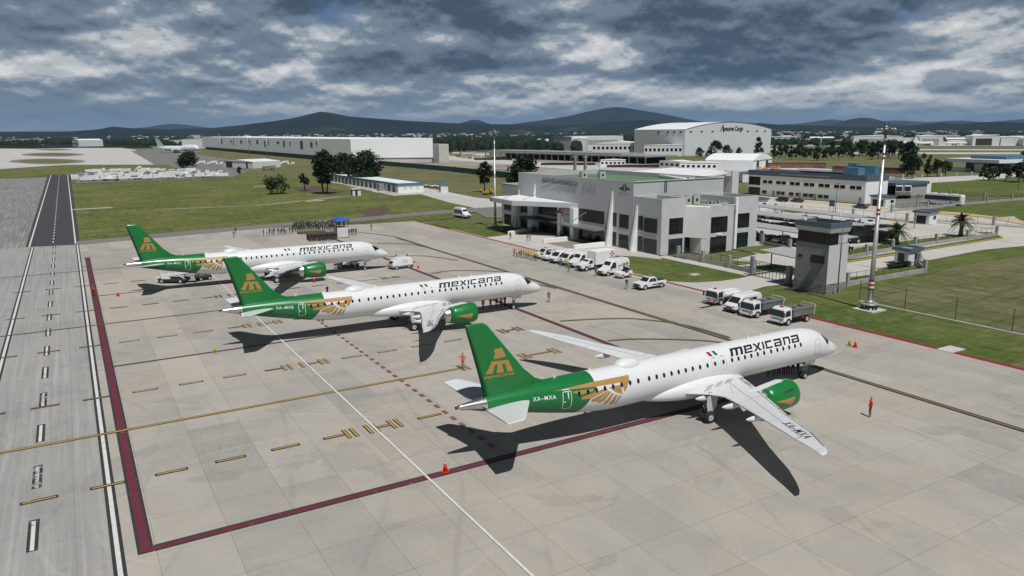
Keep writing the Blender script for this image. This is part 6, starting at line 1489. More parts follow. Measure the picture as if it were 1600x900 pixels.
# ================================================================== VEHICLES (front at the origin facing -x, body running +x)
def shell(prof, W_, belt, tuck, mi=0):
    """side profile pushed across the width, sides leaning in above the belt line"""
    n_ = len(prof); yy_ = lambda z: W_/2-max(0.0, z-belt)*tuck
    vs = [(x, -yy_(z), z) for x, z in prof]+[(x, yy_(z), z) for x, z in prof]
    return MB().add(vs, [(i, (i+1) % n_, n_+(i+1) % n_, n_+i) for i in range(n_)]+[tuple(range(n_))[::-1], tuple(range(n_, 2*n_))], mi)
def side_panel(polys, W_, belt, tuck, off=.015):
    mb = MB()
    for sg in (-1, 1):
        for p in polys: mb.add([(x, sg*(W_/2-max(0.0, z-belt)*tuck+off), z) for x, z in p], [tuple(range(len(p)))])
    return mb
def front_panel(a, b_, W_, belt, tuck, inset=.10, off=.015):
    """glass lying on the slope from profile point a (low) to b (high)"""
    d = Vector((b_[0]-a[0], 0, b_[1]-a[1])).normalized(); nrm = Vector((-d.z, 0, d.x))
    ya = W_/2-max(0, a[1]-belt)*tuck-inset; yb = W_/2-max(0, b_[1]-belt)*tuck-inset
    A = Vector((a[0], 0, a[1])); B = Vector((b_[0], 0, b_[1]))
    return MB().add([A+nrm*off+Vector((0, -ya, 0)), A+nrm*off+Vector((0, ya, 0)), B+nrm*off+Vector((0, yb, 0)), B+nrm*off+Vector((0, -yb, 0))], [(0, 1, 2, 3)])
def wheels(t_, xs_, W_, r, w_=.22):
    for x in xs_:
        for sg in (-1, 1):
            wl = MB().tube((x, sg*(W_/2-w_+.03), r), (x, sg*(W_/2+.03), r), r, r, 20).build('wheel', 'tyre_rubber', t_)
            MB().tube((x, sg*(W_/2+.03), r), (x, sg*(W_/2+.045), r), r*.6, r*.55, 16).build('rim', 'wheel_rim', wl)
def arches(t_, xs_, W_, r):
    for x in xs_:
        for sg in (-1, 1):
            P = [(x+r*1.22*math.cos(a), sg*(W_/2+.008), max(.28, r+r*1.22*math.sin(a))) for a in np.linspace(-.3, math.pi+.3, 12)]
            MB().add(P, [tuple(range(12))]).build('wheel_arch', 'plastic_black', t_)
def base(t_, x0, x1, W_): MB().box(x0, x1, -W_/2+.1, W_/2-.1, .22, .5).build('underbody', 'plastic_black', t_)
def lamps(t_, x, W_, z, xr=None, zr=None):
    for sg in (-1, 1): MB().box(x-.02, x+.12, sg*(W_/2-.22)-.14, sg*(W_/2-.22)+.14, z-.09, z+.09).build('headlight', 'lamp_glass', t_)
    if xr:
        for sg in (-1, 1): MB().box(xr-.05, xr+.02, sg*(W_/2-.12)-.08, sg*(W_/2-.12)+.08, zr-.18, zr+.18).build('tail_light', 'red_light', t_)
def make_pickup(paint='car_white', double=True):
    t_ = empty('pickup_truck'); W_ = 1.85
    pr_ = [(.0, .45), (.0, .85), (.12, 1.05), (1.25, 1.15), (1.95, 1.72), (2.3, 1.80), (3.15, 1.78), (3.45, 1.15), (3.5, .75), (3.5, .42), (.2, .35)]
    shell(pr_, W_, 1.1, .28).build('cab', paint, t_, bevel=.06, seg=2)
    shell([(3.5, .42), (3.5, 1.12), (5.25, 1.14), (5.28, .5)], W_, 1.1, .1).build('bed', paint, t_, bevel=.04)
    MB().box(3.62, 5.15, -W_/2+.14, W_/2-.14, 1.13, 1.16).build('bed_liner', 'plastic_black', t_)
    front_panel((1.30, 1.18), (1.95, 1.71), W_, 1.1, .28).build('windscreen', 'car_glass', t_)
    side_panel([[(1.55, 1.18), (2.02, 1.62), (2.45, 1.66), (2.45, 1.18)], [(2.53, 1.18), (2.53, 1.66), (3.02, 1.64), (3.2, 1.18)]], W_, 1.1, .28).build('side_glass', 'car_glass', t_)
    MB().box(-.03, .05, -.55, .55, .55, .92).build('grille', 'plastic_black', t_); MB().box(-.06, .2, -.9, .9, .32, .5).build('bumper', 'plastic_black', t_, bevel=.04)
    lamps(t_, .0, W_, .86, 5.28, .9); base(t_, .3, 5.1, W_); arches(t_, (.95, 4.2), W_, .38); wheels(t_, (.95, 4.2), W_, .38)
    MB().box(2.3, 2.45, -.5, .5, 1.8, 1.92).build('light_bar', 'red_light', t_)
    return t_
def make_car(kind='sedan', paint='car_white'):
    t_ = empty('parked_car'); W_ = 1.78
    if kind == 'sedan':
        pr_ = [(0, .4), (0, .72), (1.15, .92), (1.85, 1.38), (2.9, 1.40), (3.65, .98), (4.35, .92), (4.42, .45)]; gl = [[(1.45, .98), (1.98, 1.32), (2.4, 1.34), (2.4, .98)], [(2.46, .98), (2.46, 1.34), (2.85, 1.32), (3.35, .98)]]; ws = ((1.22, .96), (1.84, 1.37)); rs_ = ((3.6, 1.01), (2.93, 1.39)); L_ = 4.4
    else:
        pr_ = [(0, .45), (0, .9), (.9, 1.05), (1.5, 1.62), (3.6, 1.66), (4.2, 1.1), (4.3, .5)]; gl = [[(1.2, 1.1), (1.6, 1.55), (2.3, 1.58), (2.3, 1.1)], [(2.37, 1.1), (2.37, 1.58), (3.45, 1.58), (3.8, 1.1)]]; ws = ((.97, 1.1), (1.48, 1.60)); rs_ = ((4.12, 1.15), (3.65, 1.62)); L_ = 4.3
    shell(pr_, W_, .95, .3).build('body', paint, t_, bevel=.07, seg=2)
    front_panel(*ws, W_, .95, .3).build('windscreen', 'car_glass', t_)
    a, b_ = rs_; ya = W_/2-.12-max(0, a[1]-.95)*.3; yb = W_/2-.12-max(0, b_[1]-.95)*.3
    MB().add([(a[0]+.02, -ya, a[1]), (a[0]+.02, ya, a[1]), (b_[0]+.02, yb, b_[1]), (b_[0]+.02, -yb, b_[1])], [(0, 1, 2, 3)]).build('rear_glass', 'car_glass', t_)
    side_panel(gl, W_, .95, .3).build('side_glass', 'car_glass', t_)
    lamps(t_, .0, W_, .66, L_, .78); base(t_, .2, L_-.2, W_); arches(t_, (.85, 3.45), W_, .32); wheels(t_, (.85, 3.45), W_, .32); return t_
def make_van(L_=5.4, H_=2.35, snub=True, glass_sides=False, paint='car_white'):
    t_ = empty('white_van'); W_ = 1.98; s_ = .25 if snub else .75
    pr_ = [(0, .42), (0, .80), (.10+s_*.2, 1.05), (s_+.35, 1.22), (s_+1.15, H_*.86), (s_+1.7, H_-.02), (L_-.35, H_), (L_-.02, H_*.86), (L_, .5)]
    shell(pr_, W_, 1.2, .14).build('body', paint, t_, bevel=.10, seg=2)
    front_panel((s_+.42, 1.27), (s_+1.12, H_*.845), W_, 1.2, .14, .14).build('windscreen', 'car_glass', t_)
    gl = [[(s_+.85, 1.25), (s_+1.3, H_*.80), (s_+2.0, H_*.81), (s_+2.0, 1.25)]]
    if glass_sides: gl += [[(s_+2.1+i*1.0, 1.25), (s_+2.1+i*1.0, H_*.81), (s_+3.0+i*1.0, H_*.81), (s_+3.0+i*1.0, 1.25)] for i in range(int((L_-s_-2.4)))]
    side_panel(gl, W_, 1.2, .14).build('side_glass', 'car_glass', t_)
    MB().box(-.05, .12, -.93, .93, .3, .58).build('bumper', 'plastic_black', t_, bevel=.04); MB().box(-.03, .06, -.5, .5, .66, .85).build('grille', 'plastic_black', t_)
    for sg in (-1, 1): MB().box(s_+.75, s_+.95, sg*(W_/2+.02), sg*(W_/2+.22), 1.25, 1.6).build('mirror', 'plastic_black', t_)
    lamps(t_, .04, W_, .92, L_, 1.2); base(t_, .2, L_-.2, W_); arches(t_, (.95, L_-1.1), W_, .36); wheels(t_, (.95, L_-1.1), W_, .36); return t_
def make_flat_truck(body='flat'):
    t_ = empty('flat_truck'); W_ = 2.1
    MB().box(1.2, 5.6, -.42, .42, .55, .78).box(.4, 1.8, -.7, .7, .4, .6).build('chassis', 'dark_metal', t_)
    pr_ = [(.0, .5), (-.03, 1.05), (.28, 1.95), (.5, 2.15), (1.5, 2.18), (1.62, 2.0), (1.62, .62), (1.25, .55)]
    shell(pr_, W_, 1.2, .10).build('cab', 'car_white', t_, bevel=.08, seg=2)
    front_panel((-.01, 1.16), (.26, 1.90), W_, 1.2, .10, .10).build('windscreen', 'car_glass', t_)
    side_panel([[(.28, 1.2), (.5, 1.85), (1.3, 1.87), (1.3, 1.2)]], W_, 1.2, .10).build('side_glass', 'car_glass', t_)
    MB().box(-.10, .02, -.98, .98, .42, .66).build('bumper', 'roof_white', t_, bevel=.03); MB().box(-.06, .01, -.6, .6, .74, .98).build('grille', 'dull_metal', t_)
    for sg in (-1, 1): MB().box(-.2, .0, sg*1.16-.07, sg*1.16+.07, 1.2, 1.75).build('mirror', 'plastic_black', t_)
    MB().box(.7, .95, -.22, .22, 2.18, 2.30).build('beacon', 'red_light', t_)
    lamps(t_, -.04, W_, .84)
    if body == 'flat':
        MB().box(1.85, 5.75, -1.05, 1.05, .95, 1.75).box(1.8, 5.9, -1.12, 1.12, 1.75, 1.86).build('grey_tank_body', 'tank_grey', t_, bevel=.03)
        MB().box(2.8, 3.1, -.3, .1, 1.86, 1.94).box(4.2, 4.6, -.2, .4, 1.86, 1.95).build('hatch', 'dark_metal', t_)
        MB().bar((5.9, -.95, .8), (5.9, -.95, 2.1), .07).bar((5.9, .95, .8), (5.9, .95, 2.1), .07).bar((5.9, -.95, 2.1), (5.9, .95, 2.1), .07).bar((5.9, -.9, 1.2), (6.2, -.9, 1.9), .06).build('rear_rack', 'band_white', t_)
    wheels(t_, (.95, 4.45), W_, .42, .26); arches(t_, (.95,), W_, .42); return t_
def make_box_truck():
    t_ = empty('box_truck'); W_ = 2.0
    pr_ = [(0, .5), (0, 1.0), (.2, 1.15), (1.2, 1.3), (1.75, 1.92), (2.5, 1.98), (2.75, 1.9), (2.75, .6)]
    shell(pr_, W_, 1.2, .22).build('cab', 'car_white', t_, bevel=.07, seg=2)
    front_panel((1.25, 1.33), (1.74, 1.89), W_, 1.2, .22).build('windscreen', 'car_glass', t_)
    side_panel([[(1.5, 1.3), (1.85, 1.8), (2.45, 1.84), (2.45, 1.3)]], W_, 1.2, .22).build('side_glass', 'car_glass', t_)
    MB().box(2.95, 7.4, -1.15, 1.15, .95, 3.25).build('box_body', 'roof_white', t_, bevel=.03)
    mb = MB()
    for i in range(3):
        for j in range(4):
            if (i+j) % 2 == 0:
                for sg in (-1, 1): mb.box(6.2+i*.34, 6.5+i*.34, sg*1.16-.01, sg*1.16+.01, 1.75+j*.34, 2.05+j*.34)
    mb.build('chequer_mark', 'flag_red', t_); MB().box(2.75, 7.2, -.4, .4, .55, .95).build('chassis', 'dark_metal', t_)
    MB().box(-.06, .1, -.95, .95, .4, .66).build('bumper', 'plastic_black', t_, bevel=.03); MB().box(-.03, .05, -.5, .5, .7, 1.0).build('grille', 'plastic_black', t_); MB().box(1.6, 1.95, -1.012, -1.004, .8, 1.0).build('door_mark', 'black_letter', t_)
    lamps(t_, .02, W_, .9, 7.42, 1.1); wheels(t_, (1.05, 5.7), W_, .42, .26); arches(t_, (1.05,), W_, .42); return t_
def make_tug():
    t_ = empty('baggage_tug'); W_ = 1.5
    shell([(0, .35), (0, .95), (1.3, 1.1), (1.35, .8), (2.1, .8), (2.15, 1.15), (2.9, 1.15), (2.95, .4)], W_, 1.0, .1).build('body', 'car_white', t_, bevel=.06, seg=2)
    mb = MB()
    for x in (1.1, 2.2): 
        for sg in (-.62, .62): mb.bar((x, sg, 1.0), (x+.05, sg, 1.95), .06)
    mb.bar((1.15, -.62, 1.95), (1.15, .62, 1.95), .06).bar((2.25, -.62, 1.95), (2.25, .62, 1.95), .06).bar((1.15, -.62, 1.95), (2.25, -.62, 1.95), .06).bar((1.15, .62, 1.95), (2.25, .62, 1.95), .06).build('roll_cage', 'dark_metal', t_)
    MB().box(1.5, 2.0, -.5, .5, .8, 1.25).box(1.9, 2.05, -.5, .5, 1.25, 1.7).build('seat', 'plastic_black', t_)
    MB().box(2.3, 2.8, -.6, .6, 1.15, 1.5).build('engine_cover', 'dull_metal', t_)
    lamps(t_, 0, W_, .75); wheels(t_, (.6, 2.3), W_, .36); return t_
def make_bus(paint, L_, lower=None):
    t_ = empty('coach'); W_ = 2.5; H_ = 3.4
    shell([(.1, .4), (-.02, 1.0), (.15, 2.6), (.5, H_), (L_-.3, H_), (L_, 2.9), (L_, .45)], W_, 2.0, .05).build('body', paint, t_, bevel=.12, seg=2)
    front_panel((.0, 1.15), (.32, 2.95), W_, 2.0, .05).build('windscreen', 'car_glass', t_)
    side_panel([[(.6, 1.5), (.7, 2.85), (L_-.5, 2.85), (L_-.5, 1.6)]], W_, 2.0, .05).build('window_band', 'car_glass', t_)
    for i in range(3): MB().box(2+i*3.2, 3.6+i*3.2, -.7, .7, H_, H_+.18).build('roof_unit', paint, t_, bevel=.05)
    lamps(t_, .02, W_, .8, L_, 1.2); wheels(t_, (2.2, L_-3.0), W_, .5, .3); arches(t_, (2.2, L_-3.0), W_, .5); return t_
def put(t_, x, y, rz, lb, cat, group=None): t_.location = (x, y, 0); t_.rotation_euler = (0, 0, R(rz)); return tag(t_, lb, cat, group)
# --- front line left to right
RW = 'service vehicles parked nose out before the terminal'
pk = make_pickup(); put(pk, 71.9, 84.85, 2, 'white double cab pickup parked alone at the right end of the line', 'pickup')
bpy.context.view_layer.update()
p2_ = dup(pk, (74.2, 116.8, 0), R(4), 'white pickup at the far left of the vehicle row behind the hi-vis crowd', RW)
suv = make_car('suv'); suv.name = 'white_suv'; put(suv, 74.0, 113.9, 4, 'white car second from the left in the vehicle row', 'car', RW)
v_a = make_van(5.2, 2.3, True, True); v_a.name = 'passenger_van'; put(v_a, 73.9, 111.0, 4, 'white passenger van third from the left in the row, snub nose', 'van', RW)
bpy.context.view_layer.update()
v_b = dup(v_a, (74.2, 108.4, 0), R(4), 'white passenger van fourth from the left, people standing at its front', RW)
v_c = make_van(5.9, 2.65, False, False); v_c.name = 'panel_van'; put(v_c, 74.2, 105.6, 4, 'tall white panel van immediately left of the box truck', 'van', RW)
bt = make_box_truck(); put(bt, 73.4, 102.0, 4, 'white box truck with a red chequer mark on its box', 'truck', RW)
bpy.context.view_layer.update()
v_d = dup(v_c, (73.9, 96.6, 0), R(4), 'tall white panel van with small red marks at its rear side', RW)
MB().box(4.3, 4.75, -1.005, -.985, 1.6, 1.85).box(5.0, 5.4, -1.005, -.985, 1.65, 1.95).build('red_mark', 'flag_red', v_d)
put(make_tug(), 74.9, 93.4, 6, 'small open white tug with a dark cage frame before the panel van', 'tug')
mb = MB().box(2.3, 4.6, -.945, -.935, .62, .78); mb.build('door_lettering', 'black_letter', pk)
# --- right group
ft = make_flat_truck(); put(ft, 72.8, 59.6, 1, 'white cab truck with a flat grey tank body, nearest the light mast', 'truck', 'grey bodied service trucks')
bpy.context.view_layer.update()
dup(ft, (72.6, 64.2, 0), R(1), 'white cab truck with a grey tank body, beside the white minibus', 'grey bodied service trucks')
v_e = make_van(5.4, 2.3, True, True); v_e.name = 'passenger_van'; put(v_e, 72.7, 67.2, 2, 'white minibus with a raised roof between two trucks', 'van')
bl = make_flat_truck('none'); bl.name = 'belt_truck'; put(bl, 73.9, 71.7, 3, 'white cab truck with a conveyor boom and red bumper, leftmost of the right group', 'truck')
MB().bar((-2.6, -1.0, 1.0), (5.2, -1.0, 1.25), .5, .12).build('conveyor', 'dull_metal', bl); MB().box(1.9, 5.4, -.9, .9, .9, 1.7).build('tank', 'wall_white', bl, bevel=.25, seg=3); MB().box(-.16, -.10, -.9, .9, .35, .5).build('red_bumper', 'flag_red', bl)
# minibus on the path
mv = make_van(6.2, 2.75, False, True); mv.name = 'minibus'; put(mv, 94.6, 183.9, 97, 'white minibus driving on the path in the grass left of the mast', 'minibus')
# buses
put(make_bus('bus_black', 12.5), 139.2, 97.6, -11, 'large glossy black coach parked behind the guard tower', 'coach')
bw = make_bus('car_white', 12.0); bw.name = 'white_bus'; g_ = at(1443, 318); put(bw, 236.6, 139.0, -88, 'white bus with a dark window band parked beyond the office block', 'bus')
# cars
cars = {}
for kd in ('sedan', 'suv'): cars[kd] = make_car(kd)
sed, sv = cars['sedan'], cars['suv']
for t_ in (sed, sv): t_.name = 'parked_car'
bpy.context.view_layer.update()
ucar = {'sedan': False, 'suv': False}
def car(kd, paint, x, y, rz, lb, group=None, cat='car'):
    if paint == 'car_white' and not ucar[kd]:
        ucar[kd] = True; return put(cars[kd], x, y, rz, lb, cat, group)
    return tag(dup(cars[kd], (x, y, 0), R(rz), lb, group, swap=None if paint == 'car_white' else {'car_white': paint}), cat=cat)
CARL = []
for (px, py, kd, pc, lb) in ((1222, 315, 'suv', 'car_black', 'black car on the main road, left of the maroon one'), (1245, 316, 'sedan', 'car_maroon', 'maroon car on the main road, left one of two maroon cars'), (1344, 325.5, 'sedan', 'car_maroon', 'maroon car on the main road before the office block corner')):
    g_ = at(px, py); car(kd, pc, g_.x, g_.y+2.2, -90, lb)
for (px, py, kd, pc, lb) in ((1335, 347, 'sedan', 'car_white', 'white car behind the guard tower, left and farther one'), (1327, 354, 'suv', 'car_white', 'white car partly hidden by the guard tower edge'), (1342, 356, 'sedan', 'car_white', 'white car just behind the black coach'), (1362, 352, 'sedan', 'car_white', 'white car right of the light mast pole')):
    g_ = at(px, py); car(kd, pc, g_.x-2, g_.y, 5, lb)
kinds = [('sedan', 'car_black'), ('suv', 'car_silver'), ('sedan', 'car_white'), ('suv', 'car_black'), ('sedan', 'car_maroon'), ('sedan', 'car_blue'), ('suv', 'car_black')]
names = {'car_black': 'black', 'car_silver': 'silver', 'car_white': 'white', 'car_maroon': 'maroon', 'car_blue': 'dark blue', 'car_red': 'red'}
ordn = ['first', 'second', 'third', 'fourth', 'fifth', 'sixth', 'seventh', 'eighth', 'ninth', 'tenth', 'eleventh', 'twelfth', 'thirteenth', 'fourteenth']
def car_row(x, y0, n_, step, off, where, grp):
    for i in range(n_):
        kd, pc = kinds[(i*3+off) % 7]; car(kd, pc, x, y0+i*step, 0+((i*7+off) % 5-2), '%s car, %s from the near end %s' % (names[pc], ordn[i], where), grp)
car_row(126.6, 91.0, 10, 2.9, 0, 'under the nearest shade roof', 'cars under the nearest shade roof')
car_row(144.9, 103.0, 10, 2.9, 2, 'under the second shade roof', 'cars under the second shade roof')
car_row(160.5, 118.0, 9, 3.1, 4, 'under the farthest shade roof', 'cars under the farthest shade roof')
for i, (px, py, pc, lb) in enumerate(((668, 292, 'car_white', 'white car beside the long barracks, left one'), (677, 293, 'car_white', 'white car beside the long barracks, middle one'), (686, 293, 'car_white', 'white car beside the small cabin'), (1562, 271, 'car_silver', 'silver car by the blue building at right'), (1580, 270.5, 'car_white', 'white car by the blue building, near the right edge'), (1570, 271.5, 'car_black', 'black car by the blue building'))):
    g_ = at(px, py); car('sedan', pc, g_.x, g_.y, 95 if i < 3 else 20, lb)
# --- stored white equipment at the far end of the grass field
EQ = 'white airport equipment stored in rows beyond the grass field'
def equip(x, y, k_, s_, lb):
    t_ = empty('stored_equipment', (x, y, 0), R(rng.uniform(-25, 25)), lb, 'service vehicle', EQ)
    if k_ == 0:       # catering lift
        MB().box(0, 7, -1.3, 1.3, .8, 3.2).build('box_body', 'car_white', t_); MB().box(-2, 0, -1.2, 1.2, .6, 2.4).build('cab', 'wall_white', t_, bevel=.1); MB().box(1, 5, -1.35, 1.35, 3.6, 3.9).bar((1, 0, .9), (5, 0, 3.8), .4).build('lift', 'dull_metal', t_); x_ = (-1, 5)
    elif k_ == 1:     # passenger stairs
        MB().prof([(0, .8), (6.2, 4.6), (8, 4.6), (8, 4.2), (6.5, 4.2), (.5, .4)], -1.1, 1.1).build('stair_flight', 'car_white', t_); MB().prof([(2, 2.8), (6.2, 5.4), (8, 5.4), (8, 4.7), (6.2, 4.7)], 1.1, 1.15).build('side_rail', 'wall_white', t_); MB().box(-1, 5.5, -1.1, 1.1, .5, 1.1).build('truck_bed', 'wall_white', t_); x_ = (0, 4.5)
    elif k_ == 2:     # container dolly train
        MB().box(0, 5, -1.4, 1.4, .6, .9).build('deck', 'dull_metal', t_); MB().prof([(.3, .9), (0, 1.8), (.6, 2.6), (4.6, 2.6), (4.8, .9)], -1.2, 1.2).build('container', 'car_white', t_); x_ = (.8, 4)
    else:             # loader
        MB().box(0, 8, -1.5, 1.5, 1.0, 1.5).build('platform', 'car_white', t_); MB().box(0, 2, -1.5, -.4, 1.5, 3.4).build('cab', 'car_white', t_); MB().box(6, 8, -1.5, 1.5, 1.5, 2.6).build('engine_box', 'wall_white', t_); x_ = (1, 7)
    wheels(t_, x_, 2.4, .45, .3); t_.scale = (s_,)*3; return t_
nm = ['white lift truck', 'white passenger stairs truck', 'white container on a dolly', 'white cargo loader']
adj = ['in the front line', 'in the middle line', 'in the back line']
cnt = {}
for r_ in range(3):
    for i in range(17 if r_ == 0 else 15):
        px = 131+i*(13.2 if r_ == 0 else 14.6)+rng.uniform(-2, 2); py = (283.5, 278, 270.5)[r_]-i*(.42, .38, .12)[r_]
        k_ = rng.choice((0, 0, 0, 2, 2, 3, 3, 1))
        if r_ == 2 and i > 11: continue
        g_ = at(px, py); key = (k_, r_); cnt[key] = cnt.get(key, 0)+1
        equip(g_.x, g_.y, k_, rng.uniform(.7, 1.0)*(.75 if k_ == 1 else 1), '%s, %s from the left of its kind %s' % (nm[k_], ordn[cnt[key]-1], adj[r_]))
for i in range(26):    # second cluster by the far apron edge
    px = 300+i*6.2; g_ = at(px, 258-(i % 3)*1.6); t_ = equip(g_.x, g_.y, (3, 2, 0)[i % 3], .6, 'white apron equipment in the far line before the warehouse'); t_['group'] = 'white apron equipment in the far line before the warehouse'
tk = empty('tipper_truck', tuple(at(411, 266)), R(10), 'brown loaded tipper truck before the small white hangar', 'truck'); MB().prof([(2.2, 1), (2, 2.6), (8, 2.9), (8.4, 1.1)], -1.2, 1.2).build('skip', 'construction_tan', tk); MB().box(0, 2, -1.1, 1.1, .7, 2.6).build('cab', 'construction_tan', tk, bevel=.1); wheels(tk, (1, 5.8, 7.2), 2.3, .5, .3)
for i, (px, py, lb) in enumerate(((735, 247.5, 'yellow digger on the pale construction road'), (716, 244, 'yellow digger farther back on the construction road'), (770, 303, 'yellow excavator parked under the trees left of the terminal'), (760, 304, 'yellow loader parked left of the near mast'))):
    t_ = empty('digger', tuple(at(px, py)), R(40*i), lb, 'digger'); s_ = .6 if i > 1 else 1.0; t_.scale = (s_,)*3
    MB().box(-1.5, 2, -1.2, 1.2, .9, 2.0).box(-1.4, .2, -1.0, .2, 2.0, 3.0).build('body', 'yellow_paint', t_, bevel=.05); MB().bar((1.8, .5, 1.6), (4.5, .5, 3.8), .4).bar((4.5, .5, 3.8), (6.0, .5, 1.2), .35).box(5.5, 6.5, .1, .9, .4, 1.3).build('boom', 'yellow_paint', t_); MB().box(-1.8, 2.2, -1.4, -.8, 0, .9).box(-1.8, 2.2, .8, 1.4, 0, .9).build('tracks', 'dark_metal', t_)
ob = MB()
for i, (px, lb) in enumerate(((1186, 'orange barrier pile at the left, right of the tent hall'), (1202, 'orange barrier pile at the middle, right of the tent hall'), (1214, 'orange barrier pile at the right, before the brick wall'))):
    g_ = at(px, 264.5); mb = MB()
    for q in range(7): x = g_.x+rng.uniform(-5, 5); y = g_.y+rng.uniform(-3, 3); mb.bar((x, y, .1), (x+rng.uniform(-2, 2), y+rng.uniform(-2, 2), rng.uniform(.6, 2)), .5)
    tag(mb.build('barrier_pile', 'orange_paint'), lb, 'barriers')

# --- jumbo jet far left
J = empty('jumbo_jet', tuple(at(278, 238.5)), 0, 'white jumbo jet with a pale green tail on the far apron', 'jumbo jet')
a = at(247, 238.5); b_ = at(312, 239.5); ang = math.atan2((b_-a).y, (b_-a).x); J.rotation_euler = (0, 0, ang+.25); Lj = 70
def jsec(x, w_, zb, zt, n_=20): return [(x, w_*math.sin(2*math.pi*i/n_), (zb+zt)/2+(zt-zb)/2*math.cos(2*math.pi*i/n_)) for i in range(n_)]
vs, fs = loft([jsec(*q) for q in ((35, .2, 4.6, 5.2), (34, 1.6, 3.4, 7), (31.5, 2.7, 2.6, 9.3), (27, 3.2, 2.3, 10.5), (14, 3.25, 2.2, 10.2), (8, 3.2, 2.2, 8.9), (-15, 3.2, 2.2, 8.8), (-25, 2.4, 3.8, 8.8), (-33, .8, 6.6, 8.6), (-35, .2, 7.4, 8))])
MB().add(vs, fs, 0, True).build('fuselage', 'white_paint', J)
pbr('tail_teal', (0.22, 0.42, 0.38), .4)
MB().prof([(-22, 8.6), (-30, 17.5), (-34, 18.6), (-35, 18.6), (-32, 8)], -.3, .3).prof([(-20, 8.9), (-33.5, 8.4), (-33.5, 7.4), (-24, 8.2)], -1.8, 1.8).build('tail_fin', 'tail_teal', J)
for sg in (-1, 1):
    w_ = MB(); w_.add([(9, sg*3, 4.2), (-6, sg*3, 4.0), (-12, sg*30, 7.2), (-9.5, sg*30, 7.4), (9, sg*3, 3.2), (-6, sg*3, 3.4), (-12, sg*30, 6.9), (-9.5, sg*30, 6.9)], [(0, 3, 2, 1), (4, 5, 6, 7), (0, 4, 7, 3), (3, 7, 6, 2), (2, 6, 5, 1)]); wo = w_.build('wing', 'grey_wing', J)
    MB().add([(-26, sg*1, 7.4), (-32, sg*1, 7.4), (-35, sg*10, 8.4), (-33, sg*10, 8.4), (-26, sg*1, 7.0), (-32, sg*1, 7.0), (-35, sg*10, 8.2), (-33, sg*10, 8.2)], [(0, 3, 2, 1), (4, 5, 6, 7), (0, 4, 7, 3), (3, 7, 6, 2), (2, 6, 5, 1)]).build('stabilizer', 'white_paint', J)
    for x, y in ((4, 11.5), (-3, 20)): MB().lathe([(0, 1.1), (-1.5, 1.35), (-3.5, 1.2), (-5, .7)], (x, sg*y, 3.2), 'x', 16).build('engine', 'white_paint', J)
for x, y in ((24, 0), (-1, 3), (-1, -3), (-4, 1.6), (-4, -1.6)): MB().tube((x, y, 0.9), (x, y, 3.2), .35).box(x-1.4, x+1.4, y-.8, y+.8, 0, 1.3).build('landing_gear', 'dark_metal', J)
# tail of a jet beside the far gable hangar, and jets by the far hangars
def far_jet(px, py, rz, s_, tail, lb):
    t_ = empty('far_jet', tuple(at(px, py)), rz, lb, 'airliner'); vs, fs = loft([jsec(*q, 12) for q in ((18, .1, 2.6, 3), (17, .9, 1.9, 4.0), (14, 1.6, 1.6, 5.0), (-8, 1.6, 1.6, 5.0), (-18, .2, 4, 4.7))])
    MB().add(vs, fs, 0, True).build('fuselage', 'white_paint', t_); MB().prof([(-11, 4.7), (-16, 10.5), (-18.5, 10.5), (-17, 4.6)], -.15, .15).build('tail_fin', tail, t_)
    for sg in (-1, 1): MB().add([(3, sg*1.5, 2.4), (-3, sg*1.5, 2.4), (-6, sg*16, 3.6), (-4.5, sg*16, 3.6), (3, sg*1.5, 2.1), (-3, sg*1.5, 2.1)], [(0, 3, 2, 1), (4, 5, 2, 3)]).build('wing', 'grey_wing', t_); MB().lathe([(3, .9), (1, 1.0), (-1, .6)], (1.5, sg*5.2, 1.6), 'x', 12).build('engine', 'white_paint', t_)
    for x, y in ((13, 0), (-1, 2.6), (-1, -2.6)): MB().box(x-.5, x+.5, y-.3, y+.3, 0, 1.9).build('landing_gear', 'dark_metal', t_)
    t_.scale = (s_,)*3; return t_
far_jet(881, 235, math.atan2(-.6, .8)+.5, .95, 'green_paint', 'small white jet with a green tail beside the far gable hangar')
for px, lb, tl in ((1419, 'white jet before the far hangars, farthest left of the three', 'navy_letter'), (1448, 'white jet before the half open far hangar', 'wall_white'), (1492, 'white jet before the low shed between far hangars', 'fence_dark')): far_jet(px, 227.6, -.3, 1.15, tl, lb)
# ================================================================== GROUND EQUIPMENT ON THE APRON
t_ = empty('ground_power_cart', (46.9, 121.4, 0), R(8), 'white boxy ground cart with a driver cab near the nose of the farthest airliner', 'ground cart')
shell([(0, .45), (-.05, 1.15), (.35, 1.75), (1.0, 1.8), (1.05, 2.1), (1.5, 2.35), (3.6, 2.3), (4.0, 1.7), (4.05, .5)], 2.0, 1.2, .15).build('body', 'car_white', t_, bevel=.07, seg=2)
front_panel((-.04, 1.2), (.33, 1.70), 2.0, 1.2, .15, .3).build('windscreen', 'car_glass', t_)
MB().box(2.0, 2.05, -1.02, -.95, 1.2, 1.9).box(2.35, 2.4, -1.02, -.95, 1.2, 1.9).box(2.7, 2.75, -1.02, -.95, 1.2, 1.9).build('side_louvre', 'dull_metal', t_); MB().box(-.1, 4.1, -1.03, 1.03, .35, .72).build('grey_skirt', 'tank_grey', t_, bevel=.03)
MB().tube((3.6, .3, 2.3), (3.6, .3, 2.7), .12).box(3.9, 4.6, -.7, .7, .9, 1.1).build('exhaust_pipe', 'dark_metal', t_); wheels(t_, (.7, 3.2), 2.0, .34); t_.scale = (1, 1, .85)
t_ = empty('belt_loader', (12.6, 129.6, 0), R(-35), 'dark belt loader with white side frames under the tail of the farthest airliner', 'belt loader')
MB().bar((-2.4, 0, .75), (4.2, 0, 1.9), 1.1, .28).build('belt', 'plastic_black', t_)
